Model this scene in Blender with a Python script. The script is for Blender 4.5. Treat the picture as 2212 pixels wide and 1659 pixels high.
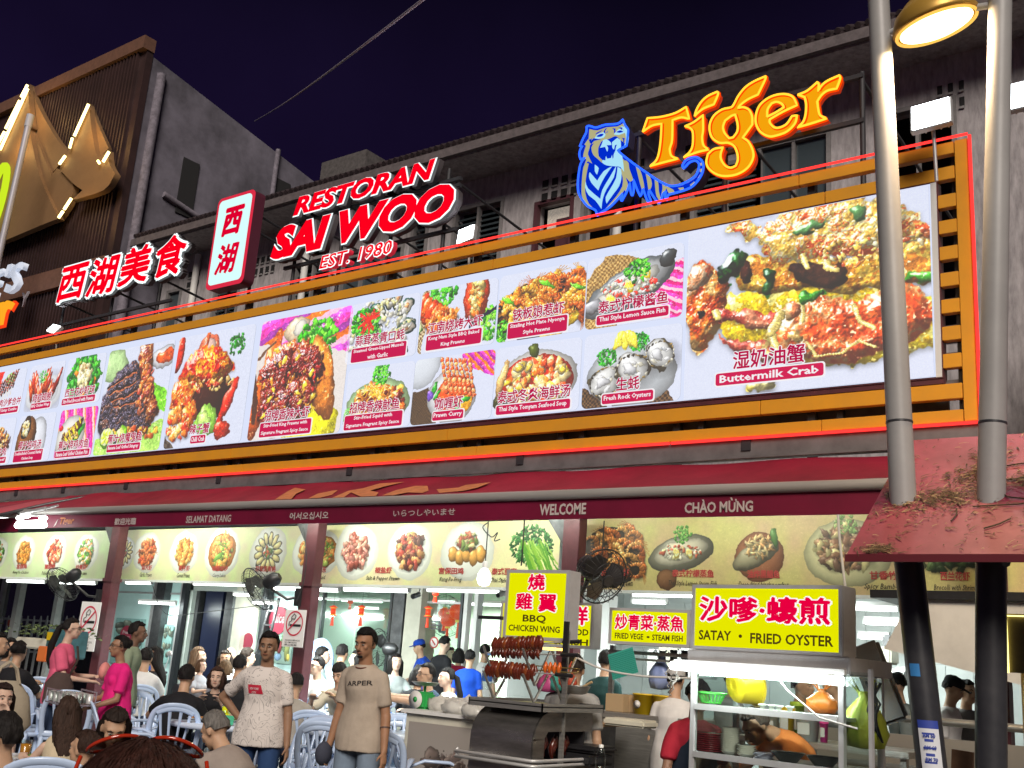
import bpy,bmesh,math,random
import numpy as np
from mathutils import Vector,Matrix,noise
for _o in list(bpy.data.objects): bpy.data.objects.remove(_o)
SC = bpy.context.scene; COL = SC.collection
R_ = math.radians; PI = math.pi
# ---------------- camera, world, light, exposure ----------------
F_,CX_,CY_ = 2316.6,1106.0,829.5          # focal length and centre, in units of a 2212 px wide picture
PITCH,ROLL,YAW,EYE = R_(14.572),R_(4.176),R_(37.3),1.6
def _basis():
 fw = Vector((-math.sin(YAW)*math.cos(PITCH),math.cos(YAW)*math.cos(PITCH),math.sin(PITCH)))
 r0 = Vector((math.cos(YAW),math.sin(YAW),0)); u0 = r0.cross(fw)
 c,s = math.cos(ROLL),math.sin(ROLL)
 return c*r0 + s*u0,-s*r0 + c*u0,fw
_R,_U,_W = _basis()
cam = bpy.data.cameras.new('camera'); cam_o = bpy.data.objects.new('camera',cam); COL.objects.link(cam_o)
cam.sensor_width = 36; cam.lens = F_/2212*36; cam.clip_start = 0.05; cam.clip_end = 600
cam_o.matrix_world = Matrix.Translation((0,0,EYE)) @ Matrix((_R,_U,-_W)).transposed().to_4x4()
SC.camera = cam_o
SC.view_settings.view_transform = 'Standard'; SC.view_settings.look = 'None'
SC.view_settings.exposure = 0.0; SC.view_settings.gamma = 1; SC.view_settings.use_curve_mapping = False
SC.cycles.use_denoising = True; SC.cycles.max_bounces = 6; SC.cycles.diffuse_bounces = 3
SC.cycles.glossy_bounces = 3; SC.cycles.transmission_bounces = 5; SC.cycles.transparent_max_bounces = 10
SC.cycles.sample_clamp_indirect = 3.0; SC.cycles.caustics_reflective = False; SC.cycles.caustics_refractive = False
world = bpy.data.worlds.new('World'); SC.world = world; world.use_nodes = True
_wn = world.node_tree; _bg = _wn.nodes['Background']
_tc = _wn.nodes.new('ShaderNodeTexCoord'); _sep = _wn.nodes.new('ShaderNodeSeparateXYZ')
_rmp = _wn.nodes.new('ShaderNodeValToRGB')
_wn.links.new(_tc.outputs['Generated'],_sep.inputs[0]); _wn.links.new(_sep.outputs[2],_rmp.inputs[0])
_rmp.color_ramp.elements[0].position = 0.0; _rmp.color_ramp.elements[0].color = (.030,.020,.050,1)
_rmp.color_ramp.elements[1].position = 0.62; _rmp.color_ramp.elements[1].color = (.0018,.0012,.0045,1)
_e = _rmp.color_ramp.elements.new(.40); _e.color = (.0065,.0035,.019,1)
_ns = _wn.nodes.new('ShaderNodeTexNoise'); _ns.inputs['Scale'].default_value = 2.2; _ns.inputs['Detail'].default_value = 5; _wn.links.new(_tc.outputs['Generated'],_ns.inputs[0])
_nr = _wn.nodes.new('ShaderNodeMapRange'); _nr.inputs['From Min'].default_value = .3; _nr.inputs['From Max'].default_value = .7; _nr.inputs['To Min'].default_value = .55; _nr.inputs['To Max'].default_value = 1.7; _wn.links.new(_ns.outputs[0],_nr.inputs[0])
_mx = _wn.nodes.new('ShaderNodeVectorMath'); _mx.operation = 'SCALE'; _wn.links.new(_rmp.outputs[0],_mx.inputs[0]); _wn.links.new(_nr.outputs[0],_mx.inputs['Scale']); _wn.links.new(_mx.outputs[0],_bg.inputs[0]); _bg.inputs[1].default_value = 1.0
sun = bpy.data.lights.new('sun','SUN'); sun.energy = 3.1; sun.angle = R_(25); sun.color = (1,.90,.80)
sun_o = bpy.data.objects.new('sun',sun); COL.objects.link(sun_o)
sun_o.rotation_euler = Vector((-.55,.75,-.62)).to_track_quat('-Z','Y').to_euler()   # glow of the street behind the camera
# ---------------- helpers ----------------
def ray(x,y): return ((x-CX_)/F_)*_R - ((y-CY_)/F_)*_U + _W
def A(x,y,Y):
 d = ray(x,y); t = Y/d.y; return Vector((d.x*t,Y,EYE+d.z*t))
def Dp(x,y,dist):
 d = ray(x,y); t = dist/math.hypot(d.x,d.y); return Vector((d.x*t,d.y*t,EYE+d.z*t))
def tag(o,label=None,cat=None,group=None,kind=None):
 if label: o['label'] = label
 if cat: o['category'] = cat
 if group: o['group'] = group
 if kind: o['kind'] = kind
 return o
def empty(name,loc,label=None,cat=None,group=None,rz=0):
 o = bpy.data.objects.new(name,None); COL.objects.link(o); o.location = loc; o.rotation_euler = (0,0,rz)
 o.empty_display_size = .1
 return tag(o,label,cat,group)
def copy_tree(o,parent=None):
 c = o.copy(); COL.objects.link(c); c.parent = parent
 for ch in [x for x in KIDS.get(o.name,[])]:
  copy_tree(ch,c)
 return c
KIDS = {}
def link(name,me,parent=None):
 o = bpy.data.objects.new(name,me); COL.objects.link(o)
 if parent is not None:
  o.parent = parent; KIDS.setdefault(parent.name,[]).append(o)
 return o
_ctr = [0]
def mat(name,col,rough=.6,metal=0,var=.0,scale=8,bump=0,bscale=40,spec=.5,emit=None,es=1,trans=0,alpha=1,stretch=None,coat=0,dirt=None):
 m = bpy.data.materials.new(name); m.use_nodes = True; nt = m.node_tree; b = nt.nodes['Principled BSDF']
 c = tuple(col[:3])+(1,)
 b.inputs['Base Color'].default_value = c; b.inputs['Roughness'].default_value = rough
 b.inputs['Metallic'].default_value = metal; b.inputs['Specular IOR Level'].default_value = spec
 b.inputs['Coat Weight'].default_value = coat
 if trans: b.inputs['Transmission Weight'].default_value = trans
 if alpha < 1: b.inputs['Alpha'].default_value = alpha
 if emit: b.inputs['Emission Color'].default_value = tuple(emit)+(1,); b.inputs['Emission Strength'].default_value = es
 if var or bump or dirt:
  tc = nt.nodes.new('ShaderNodeTexCoord'); mp = nt.nodes.new('ShaderNodeMapping')
  nt.links.new(tc.outputs['Object'],mp.inputs[0])
  if stretch: mp.inputs['Scale'].default_value = stretch
 if var or dirt:
  n = nt.nodes.new('ShaderNodeTexNoise'); n.inputs['Scale'].default_value = scale; n.inputs['Detail'].default_value = 6
  n.inputs['Roughness'].default_value = .65
  nt.links.new(mp.outputs[0],n.inputs[0])
  r = nt.nodes.new('ShaderNodeValToRGB'); nt.links.new(n.outputs[0],r.inputs[0])
  v = var or .25; lo = dirt or tuple(max(0,x*(1-v)) for x in c[:3]); hi = tuple(min(1,x*(1+v*.6)) for x in c[:3])
  r.color_ramp.elements[0].position = .32; r.color_ramp.elements[0].color = tuple(lo)+(1,)
  r.color_ramp.elements[1].position = .66; r.color_ramp.elements[1].color = tuple(hi)+(1,)
  nt.links.new(r.outputs[0],b.inputs['Base Color'])
  rr = nt.nodes.new('ShaderNodeMapRange'); rr.inputs['To Min'].default_value = min(1,rough*1.25); rr.inputs['To Max'].default_value = rough*.8
  nt.links.new(n.outputs[0],rr.inputs[0]); nt.links.new(rr.outputs[0],b.inputs['Roughness'])
 if bump:
  n2 = nt.nodes.new('ShaderNodeTexNoise'); n2.inputs['Scale'].default_value = bscale; n2.inputs['Detail'].default_value = 4
  nt.links.new(mp.outputs[0],n2.inputs[0]); bp = nt.nodes.new('ShaderNodeBump'); bp.inputs['Strength'].default_value = bump
  bp.inputs['Distance'].default_value = .01
  nt.links.new(n2.outputs[0],bp.inputs['Height']); nt.links.new(bp.outputs[0],b.inputs['Normal'])
 return m
def emat(name,col,s):
 m = bpy.data.materials.new(name); m.use_nodes = True; nt = m.node_tree; nt.nodes.clear()
 e = nt.nodes.new('ShaderNodeEmission'); o = nt.nodes.new('ShaderNodeOutputMaterial')
 e.inputs[0].default_value = tuple(col)+(1,); e.inputs[1].default_value = s; nt.links.new(e.outputs[0],o.inputs[0]); return m
class MB:
 def __init__(s): s.v = []; s.f = []; s.mi = []; s.sm = []; s.m = 0; s.uv = None
 def add(s,vs,fs,smooth=False):
  n = len(s.v); s.v += [tuple(v) for v in vs]
  for f in fs: s.f.append(tuple(n+i for i in f)); s.mi.append(s.m); s.sm.append(smooth)
  return s
 def box(s,a,b,rot=None,bevel=0):
  x0,y0,z0 = [min(a[i],b[i]) for i in range(3)]; x1,y1,z1 = [max(a[i],b[i]) for i in range(3)]
  if bevel > 0:
   c = Vector(((x0+x1)/2,(y0+y1)/2,(z0+z1)/2)); bm = bmesh.new(); bmesh.ops.create_cube(bm,size=1)
   for v in bm.verts: v.co = Vector((v.co.x*(x1-x0),v.co.y*(y1-y0),v.co.z*(z1-z0)))
   bmesh.ops.bevel(bm,geom=bm.edges[:],offset=bevel,segments=2,affect='EDGES')
   vs = [(rot @ v.co if rot else v.co)+c for v in bm.verts]; s.add(vs,[[v.index for v in f.verts] for f in bm.faces]); bm.free(); return s
  vs = [Vector(p) for p in ((x0,y0,z0),(x1,y0,z0),(x1,y1,z0),(x0,y1,z0),(x0,y0,z1),(x1,y0,z1),(x1,y1,z1),(x0,y1,z1))]
  if rot: c = Vector(((x0+x1)/2,(y0+y1)/2,(z0+z1)/2)); vs = [rot @ (v-c)+c for v in vs]
  return s.add(vs,[(0,3,2,1),(4,5,6,7),(0,1,5,4),(1,2,6,5),(2,3,7,6),(3,0,4,7)])
 def quad(s,*p): return s.add(p,[tuple(range(len(p)))])
 def rings(s,rs,cap=True,closed=True,smooth=True):
  n = len(rs[0]); vs = [p for r in rs for p in r]; fs = []
  for i in range(len(rs)-1):
   for j in range(n if closed else n-1):
    k = (j+1) % n; fs.append((i*n+j,i*n+k,(i+1)*n+k,(i+1)*n+j))
  s.add(vs,fs,smooth)
  if cap: s.add(rs[0],[tuple(reversed(range(n)))]); s.add(rs[-1],[tuple(range(n))])
  return s
 def tube(s,pts,r,n=8,cap=True,flat=1.0,up=None):
  pts = [Vector(p) for p in pts]; rs = []; rr = r if isinstance(r,(list,tuple)) else [r]*len(pts)
  u = None
  for i,p in enumerate(pts):
   t = (pts[min(i+1,len(pts)-1)]-pts[max(i-1,0)])
   if t.length < 1e-9: t = Vector((0,0,1))
   t.normalize()
   if u is None: u = Vector(up) if up else (Vector((0,0,1)) if abs(t.z) < .9 else Vector((0,1,0)))
   u = (u-t*u.dot(t)); u.normalize(); w = t.cross(u)
   rs.append([p+(u*math.cos(2*PI*k/n)*rr[i]*flat+w*math.sin(2*PI*k/n)*rr[i]) for k in range(n)])
  return s.rings(rs,cap)
 def lathe(s,prof,c=(0,0,0),n=20,M=None,cap=True):
  c = Vector(c); rs = []
  for r,z in prof:
   ring = [Vector((r*math.cos(2*PI*k/n),r*math.sin(2*PI*k/n),z)) for k in range(n)]
   rs.append([(M @ p if M else p)+c for p in ring])
  return s.rings(rs,cap)
 def ball(s,c,r,n=12,rot=None):
  if not isinstance(r,(tuple,list)): r = (r,r,r)
  rs = []; m = max(4,n//2+1); c = Vector(c)
  for i in range(m+1):
   a = -PI/2+PI*i/m; ca = max(.02,math.cos(a))
   ring = [Vector((r[0]*ca*math.cos(2*PI*k/n),r[1]*ca*math.sin(2*PI*k/n),r[2]*math.sin(a))) for k in range(n)]
   rs.append([(rot @ p if rot else p)+c for p in ring])
  return s.rings(rs)
 def prism(s,poly,d,fn):
  """poly: 2-D points; fn(u, v, w) -> 3-D; depth 0..d"""
  n = len(poly); a = [fn(u,v,0) for u,v in poly]; b = [fn(u,v,d) for u,v in poly]
  s.add(a+b,[tuple(range(n)),tuple(reversed(range(n,2*n)))]+[(i,n+i,n+(i+1) % n,(i+1) % n) for i in range(n)])
  return s
 def build(s,name,m,parent=None,world=False,label=None,**tg):
  me = bpy.data.meshes.new(name); v = s.v
  if world and parent is not None:
   l = root_loc(parent); v = [(a[0]-l.x,a[1]-l.y,a[2]-l.z) for a in v]
  me.from_pydata(v,[],s.f)
  for x in (m if isinstance(m,(list,tuple)) else [m]): me.materials.append(x)
  if max(s.mi,default=0) > 0: me.polygons.foreach_set('material_index',s.mi)
  if any(s.sm): me.polygons.foreach_set('use_smooth',s.sm)
  me.update()
  o = link(name,me,parent)
  if label or tg: tag(o,label,**tg)
  return o
def root_loc(p):
 l = Vector(p.location)
 while p.parent: p = p.parent; l += Vector(p.location)
 return l
def uvquad(name,p,m,parent=None,world=False):
 """p: four corners, bl br tr tl"""
 me = bpy.data.meshes.new(name); l = root_loc(parent) if (world and parent is not None) else Vector((0,0,0))
 me.from_pydata([tuple(Vector(q)-l) for q in p],[],[(0,1,2,3)]); uv = me.uv_layers.new(name='uv')
 for i,c in enumerate(((0,0),(1,0),(1,1),(0,1))): uv.data[i].uv = c
 me.materials.append(m); return link(name,me,parent)
def shape_uv(name,pts,depth,x0,z0,x1,z1,y,m,side,parent):
 """flat outline in the facade plane (points in x,z), front face at y, thickness to the back, uv over the box"""
 l = root_loc(parent) if parent is not None else Vector((0,0,0)); n = len(pts)
 v = [(a-l.x,y-l.y,b-l.z) for a,b in pts]+[(a-l.x,y+depth-l.y,b-l.z) for a,b in pts]
 f = [tuple(range(n))]+[(i,n+i,n+(i+1) % n,(i+1) % n) for i in range(n)]
 me = bpy.data.meshes.new(name); me.from_pydata(v,[],f); uv = me.uv_layers.new(name='uv')
 for i in range(n): uv.data[i].uv = ((pts[i][0]-x0)/(x1-x0),(pts[i][1]-z0)/(z1-z0))
 me.materials.append(m); me.materials.append(side)
 for p in me.polygons[1:]: p.material_index = 1
 return link(name,me,parent)
def rrect(x0,z0,x1,z1,r,n=5):
 P = []
 for cx,cz,a0 in ((x1-r,z0+r,-90),(x1-r,z1-r,0),(x0+r,z1-r,90),(x0+r,z0+r,180)):
  for i in range(n+1):
   a = R_(a0+90*i/n); P.append((cx+r*math.cos(a),cz+r*math.sin(a)))
 return P
_tcache = {}
def text_mesh(body,off=0,ext=0,res=2,shear=0,bev=0):
 k = (body,off,ext,res,shear,bev)
 if k in _tcache: return _tcache[k]
 if off and any(ord(c) > 0x2e80 for c in body):      # thicken these by overlaying shifted copies
  me0,lo,hi = text_mesh(body,0,ext,res,shear,bev); n = len(me0.vertices); co = np.empty(n*3,'f'); me0.vertices.foreach_get('co',co); co = co.reshape(-1,3)
  F = [tuple(p.vertices) for p in me0.polygons]; K = 8 if (off > .04 or ext) else 4; V = [co]; FF = list(F)
  for i in range(K):
   a = 2*PI*i/K+.39; V.append(co+np.array([off*math.cos(a),off*math.sin(a),-.0012*(i+1)],'f')); FF += [tuple(v+n*(i+1) for v in f) for f in F]
  me = bpy.data.meshes.new('lettering'); V = np.concatenate(V); me.from_pydata(V.tolist(),[],FF); me.update()
  _tcache[k] = (me,V.min(0),V.max(0)); return _tcache[k]
 c = bpy.data.curves.new('lettering','FONT'); c.body = body; c.resolution_u = res; c.offset = off; c.extrude = ext; c.shear = shear
 c.align_x = 'CENTER'; c.bevel_depth = bev
 o = bpy.data.objects.new('lettering',c); COL.objects.link(o)
 me = bpy.data.meshes.new_from_object(o.evaluated_get(bpy.context.evaluated_depsgraph_get()))
 co = np.empty(len(me.vertices)*3,'f'); me.vertices.foreach_get('co',co); co = co.reshape(-1,3)
 bpy.data.objects.remove(o); bpy.data.curves.remove(c)
 _tcache[k] = (me,co.min(0),co.max(0)); return _tcache[k]
def text(name,body,x0,x1,z0,z1,y,m,parent=None,off=0,ext=0,res=2,shear=0,world=True,ref=None,rot=None,bev=0):
 """lettering fitted into the box x0..x1, z0..z1 of the facade plane at y; ref = offset whose box is fitted (for halos)"""
 me0,lo,hi = text_mesh(body,off,ext,res,shear,bev)
 if ref is not None: _,lo,hi = text_mesh(body,ref,ext,res,shear,bev)
 n = len(me0.vertices); co = np.empty(n*3,'f'); me0.vertices.foreach_get('co',co); co = co.reshape(-1,3)
 sx = (x1-x0)/(hi[0]-lo[0]); sz = (z1-z0)/(hi[1]-lo[1]); out = np.empty_like(co)
 out[:,0] = x0+(co[:,0]-lo[0])*sx; out[:,2] = z0+(co[:,1]-lo[1])*sz; out[:,1] = y-co[:,2]*sz-(ext*sz if ext else 0)
 if world and parent is not None:
  l = root_loc(parent); out -= np.array(l,'f')
 me = me0.copy(); me.name = name; me.vertices.foreach_set('co',out.ravel()); me.materials.clear(); me.materials.append(m); me.update()
 return link(name,me,parent)
def frame_bars(mb,x0,z0,x1,z1,w,ya,yb):
 mb.box((x0,ya,z0),(x1,yb,z0+w)); mb.box((x0,ya,z1-w),(x1,yb,z1))
 mb.box((x0,ya,z0+w),(x0+w,yb,z1-w)); mb.box((x1-w,ya,z0+w),(x1,yb,z1-w)); return mb
rnd = random.Random(7)
# shared materials
M = {}
M['steel'] = mat('brushed_steel',(.44,.44,.42),.34,.72,var=.25,scale=5,bump=.15,bscale=60,stretch=(1,1,14))
M['dsteel'] = mat('dark_steel',(.11,.11,.115),.45,.8,var=.3,scale=6)
M['alu'] = mat('aluminium',(.56,.56,.56),.38,.45,var=.12,scale=5)
M['black'] = mat('black_paint',(.018,.018,.02),.4,var=.3,scale=12)
M['blackp'] = mat('black_plastic',(.02,.02,.022),.35)
M['maroon'] = mat('maroon_paint',(.10,.028,.035),.45,var=.3,scale=4,bump=.1)
M['white'] = mat('white_paint',(.72,.72,.70),.6,var=.08,scale=3,bump=.05)
M['cream'] = mat('cream_paint',(.62,.60,.50),.7,var=.15,scale=2.5,bump=.1)
M['wall'] = mat('aged_plaster',(.40,.375,.385),.9,stretch=(1.5,1.5,.35),var=.38,bump=.25,bscale=14)
M['tube'] = emat('lit_tube',(.93,1.0,.97),7)
M['red'] = mat('red_plastic',(.55,.02,.03),.4)
M['yellow'] = mat('yellow_plastic',(.70,.48,.012),.35)
def glass_mat(name,tint=(.93,.98,.96),k=.07):
 m = bpy.data.materials.new(name); m.use_nodes = True; nt = m.node_tree; nt.nodes.clear(); o = nt.nodes.new('ShaderNodeOutputMaterial'); mx = nt.nodes.new('ShaderNodeMixShader'); t = nt.nodes.new('ShaderNodeBsdfTransparent'); g = nt.nodes.new('ShaderNodeBsdfGlossy'); f = nt.nodes.new('ShaderNodeLayerWeight'); mu = nt.nodes.new('ShaderNodeMath')
 t.inputs[0].default_value = tint+(1,); g.inputs['Roughness'].default_value = .06; g.inputs[0].default_value = (.8,.85,.85,1); f.inputs[0].default_value = .35; mu.operation = 'MULTIPLY_ADD'; mu.inputs[1].default_value = .35; mu.inputs[2].default_value = k
 nt.links.new(f.outputs['Facing'],mu.inputs[0]); nt.links.new(mu.outputs[0],mx.inputs[0]); nt.links.new(t.outputs[0],mx.inputs[1]); nt.links.new(g.outputs[0],mx.inputs[2]); nt.links.new(mx.outputs[0],o.inputs[0]); return m
M['glass'] = glass_mat('clear_glass',k=.03)
M['wire'] = mat('black_cable',(.03,.03,.03),.6)
M['wirew'] = mat('white_cable',(.6,.6,.58),.6)
M['gold'] = mat('bronze_panel',(.35,.20,.06),.5,.5,var=.2,scale=2)
# ---------------- printed food pictures: a small numeric painter, every picture drawn here ----------------
class Cv:
 def __init__(s,w,h,bg=(.86,.88,.95),seed=1):
  s.w,s.h = w,h; s.a = np.empty((h,w,3),'f'); s.a[:] = bg; s.r = np.random.RandomState(seed); s.q = random.Random(seed)
 def _box(s,x,y,R):
  x0 = int(max(0,(x-R)*s.h)); x1 = int(min(s.w,(x+R)*s.h+2)); y0 = int(max(0,(y-R)*s.h)); y1 = int(min(s.h,(y+R)*s.h+2))
  if x1 <= x0 or y1 <= y0: return None
  yy,xx = np.mgrid[y0:y1,x0:x1].astype('f'); return x0,x1,y0,y1,(xx+.5)/s.h-x,(yy+.5)/s.h-y
 def blob(s,x,y,rx,ry=None,ang=0,col=(1,0,0),rough=.12,shade=.75,spec=.35,rim=.35,soft=1.0,alpha=1):
  ry = ry or rx; b = s._box(x,y,max(rx,ry)*(1.15+rough))
  if b is None: return
  x0,x1,y0,y1,dx,dy = b; c,n = math.cos(ang),math.sin(ang)
  u = (dx*c+dy*n)/rx; v = (-dx*n+dy*c)/ry; th = np.arctan2(v,u); p = s.r.rand(4)*6.28
  k = 1+rough*(.5*np.sin(2*th+p[0])+.4*np.sin(3*th+p[1])+.3*np.sin(5*th+p[2])+.2*np.sin(9*th+p[3]))
  d = np.sqrt(u*u+v*v)/k; al = np.clip((1-d)*min(rx,ry)*s.h/soft,0,1)*alpha
  dn = np.clip(d,0,1); nz = np.sqrt(1-dn*dn*.97); gx = u/k*rx; gy = v/k*ry
  nx = (u*c-v*n)/k; ny = (u*n+v*c)/k
  lam = np.clip(-.42*nx+.58*ny+.70*nz,0,1); col = np.array(col,'f')
  lum = (1-shade)+shade*(.46+.80*lam); lum = lum*(1-rim*dn**6)
  im = col[None,None]*lum[...,None]
  if spec: im = im+(spec*np.clip(lam,0,1)**22)[...,None]
  s.a[y0:y1,x0:x1] = s.a[y0:y1,x0:x1]*(1-al[...,None])+im*al[...,None]
 def shadow(s,x,y,rx,ry,k=.5,ang=0):
  b = s._box(x,y,max(rx,ry)*1.5)
  if b is None: return
  x0,x1,y0,y1,dx,dy = b; c,n = math.cos(ang),math.sin(ang); u = (dx*c+dy*n)/rx; v = (-dx*n+dy*c)/ry
  s.a[y0:y1,x0:x1] *= (1-k*np.clip(1.25-np.sqrt(u*u+v*v),0,1)**.8)[...,None]
 def line(s,pts,w,col,alpha=1):
  for (xa,ya),(xb,yb) in zip(pts[:-1],pts[1:]):
   b = s._box((xa+xb)/2,(ya+yb)/2,math.hypot(xb-xa,yb-ya)/2+w)
   if b is None: continue
   x0,x1,y0,y1,dx,dy = b; dx = dx+(xa+xb)/2-xa; dy = dy+(ya+yb)/2-ya; L = (xb-xa)**2+(yb-ya)**2+1e-9
   t = np.clip((dx*(xb-xa)+dy*(yb-ya))/L,0,1); d = np.hypot(dx-t*(xb-xa),dy-t*(yb-ya)); al = (np.clip((w-d)*s.h+.5,0,1)*alpha)[...,None]
   s.a[y0:y1,x0:x1] = s.a[y0:y1,x0:x1]*(1-al)+np.array(col,'f')*al
 def poly(s,pts,col,alpha=1,grad=0):
  yy,xx = np.mgrid[0:s.h,0:s.w].astype('f'); xx = (xx+.5)/s.h; yy = (yy+.5)/s.h; m = np.zeros((s.h,s.w),bool)
  for (xa,ya),(xb,yb) in zip(pts,pts[1:]+pts[:1]):
   if ya == yb: continue
   m ^= ((ya > yy) != (yb > yy)) & (xx < (xb-xa)*(yy-ya)/(yb-ya)+xa)
  k = m[...,None]*alpha; c = np.array(col,'f')[None,None]
  if grad: c = c*(1+grad*(yy[...,None]-.5))
  s.a = s.a*(1-k)+c*k
 def stripes(s,pts,cols,w,ang):
  keep = s.a.copy(); c,n = math.cos(ang),math.sin(ang); yy,xx = np.mgrid[0:s.h,0:s.w].astype('f'); t = ((xx*c+yy*n)/s.h/w)
  k = np.floor(t).astype(int) % len(cols); im = np.array(cols,'f')[k]; s.a = np.zeros_like(s.a); s.poly(pts,(1,1,1)); s.a = keep*(1-s.a)+im*s.a
 def weave(s,pts,c1,c2,n=46):
  keep = s.a.copy(); yy,xx = np.mgrid[0:s.h,0:s.w].astype('f')/s.h*n
  m = (np.sin(xx*2.2)*np.sin(yy*2.2) > 0)[...,None]; im = np.where(m,np.array(c1,'f'),np.array(c2,'f')); s.a = np.zeros_like(s.a); s.poly(pts,(1,1,1)); s.a = keep*(1-s.a)+im*s.a
 def plate(s,x,y,rx,ry,col=(.93,.94,.96),inner=None):
  s.shadow(x+.02,y-.03,rx*1.12,ry*1.12,.3)
  s.blob(x,y,rx,ry,0,col,0,.12,0,.12); s.blob(x,y,rx*.80,ry*.80,0,tuple(c*.93 for c in col),0,.08,0,.1)
  if inner: s.blob(x,y-.01,rx*.74,ry*.70,0,inner,.03,.2,.0,.3)
 def heap(s,x,y,rx,ry,cols,n,a,b,elong=1.5,spec=.4,rough=.2,angs=None):
  P = []
  for _ in range(n):
   t = s.q.random()*6.283; q = math.sqrt(s.q.random()); P.append((x+rx*q*math.cos(t),y+ry*q*math.sin(t)))
  P.sort(key=lambda p: -p[1]+s.q.random()*.1)
  for px,py in P:
   z = a+(b-a)*s.q.random(); c = s.q.choice(cols); j = .8+.4*s.q.random()
   s.shadow(px+z*.2,py-z*.5,z*elong,z*1.1,.24)
   s.blob(px,py,z*elong,z,s.q.choice(angs) if angs else s.q.random()*3.14,tuple(min(1,v*j) for v in c),rough*1.3,.72,spec*.8,.18,1.6,.88)
 def leaf(s,x,y,sz,n=60,cols=((.10,.55,.06),(.25,.75,.10),(.05,.36,.05),(.40,.85,.20))):
  for _ in range(n):
   t = s.q.random()*6.283; q = math.sqrt(s.q.random())*sz
   s.blob(x+q*math.cos(t),y+q*math.sin(t)*.85,sz*.17,sz*.12,s.q.random()*3,s.q.choice(cols),.35,.6,.15)
 def shrimp(s,x,y,z,ang=0,col=(.95,.42,.12),flip=1):
  for i in range(9):
   t = i/8; a = ang+flip*(2.6*t-.6); r = z*.62; px,py = x+r*math.cos(a),y+r*math.sin(a); w = z*(.30-.17*t)
   s.shadow(px,py-w*.5,w*1.3,w*1.3,.3)
   s.blob(px,py,w*1.05,w*.85,a,tuple(min(1,c*(1.12 if i % 2 else .86)) for c in col),.08,.75,.45)
  a = ang+flip*2.1
  for k in (-.3,0,.3): s.blob(x+z*.80*math.cos(a+k),y+z*.80*math.sin(a+k),z*.17,z*.05,a+k,tuple(c*.8 for c in col),.1,.6,.2)
  for k in range(4): s.line([(x+z*.7*math.cos(ang-flip*.6),y+z*.7*math.sin(ang-flip*.6)),(x+z*(1.3+.1*k)*math.cos(ang-flip*(.9+.12*k)),y+z*(1.1)*math.sin(ang-flip*(.9+.2*k)))],.004,tuple(c*.7 for c in col),.8)
 def citrus(s,x,y,r,col=(.75,.85,.2),rind=(.35,.6,.08),sq=.8,ang=0):
  s.blob(x+.01,y-.02,r*1.05,r*1.05*sq,ang,rind,.02,.5,.1); s.blob(x,y,r*.95,r*sq*.95,ang,(.93,.95,.75),.01,.1,0,.1)
  for k in range(8): s.blob(x+r*.5*math.cos(k*.785+ang),y+r*.5*sq*math.sin(k*.785+ang),r*.34,r*.17,k*.785+ang,col,.1,.3,.4)
 def form(s,pts,cols,r=.05,k=.05,spec=.5,rough=.02,sharp=2.2,dark=.35):
  # a smooth swelling form with an irregular outline and mottled colour
  P = []; n = len(pts)
  for i in range(n):
   p0,p1,p2,p3 = [np.array(pts[(i+j) % n],'f') for j in (-1,0,1,2)]
   for t in (0,.25,.5,.75): P.append(tuple(.5*(2*p1+(p2-p0)*t+(2*p0-5*p1+4*p2-p3)*t*t+(3*p1-p0-3*p2+p3)*t**3)))
  keep = s.a; s.a = np.zeros_like(keep); s.poly(P,(1,1,1)); m = s.a[...,0].copy(); s.a = keep; f = 320/s.h
  dy = (s.nz(.06*f)+.5*s.nz(.15*f))*rough*2*s.h; dx = (s.nz(.06*f)+.5*s.nz(.15*f))*rough*2*s.h; yy,xx = np.mgrid[0:s.h,0:s.w]; m = m[np.clip(yy+dy,0,s.h-1).astype(int),np.clip(xx+dx,0,s.w-1).astype(int)]
  def blur(a,q):
   q = max(1,int(q))
   for ax in (0,1):
    for _ in range(2):
     c = np.cumsum(np.pad(a,[(q+1,q) if ax == 0 else (0,0),(q+1,q) if ax == 1 else (0,0)],'edge'),ax); L = a.shape[ax]
     a = (c[2*q+1:2*q+1+L]-c[:L])/(2*q+1) if ax == 0 else (c[:,2*q+1:2*q+1+L]-c[:,:L])/(2*q+1)
   return a
  h = np.sqrt(np.clip(blur(m,r*s.h)*2-.75,0,1)); bump_ = s.nz(k*f)+.5*s.nz(2.2*k*f)+.25*s.nz(5*k*f); hh = (h+bump_*.16)*r*s.h*sharp
  gy,gx = np.gradient(hh); nz_ = 1/np.sqrt(1+gx*gx+gy*gy); lam = np.clip((.45*gx-.60*gy+.72)*nz_,0,1)
  t = np.clip(.5+1.5*(s.nz(k*f*.8)+.6*s.nz(k*f*2.5)+.35*s.nz(k*f*6)),0,.999)*(len(cols)-1); i0 = t.astype(int); ft = (t-i0); ft = np.clip((ft-.25)*2,0,1)[...,None]; C = np.array(cols+[cols[-1]],'f'); col = C[i0]*(1-ft)+C[i0+1]*ft
  im = col*(dark+(1.12-dark)*lam)[...,None]+(spec*lam**16)[...,None]; s.a *= (1-.35*np.clip(blur(np.roll(m,-int(.012*s.h),0),.015*s.h)-m,0,1))[...,None]
  al = blur(m,1)[...,None]; s.a = s.a*(1-al)+im*al
 def grain(s,k=.03,q=0.06):
  n = s.r.rand(s.h//3+2,s.w//3+2,1).repeat(3,0).repeat(3,1)[:s.h,:s.w]; s.a *= 1-k+2*k*s.r.rand(s.h,s.w,1); s.a *= 1-q+2*q*n
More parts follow.
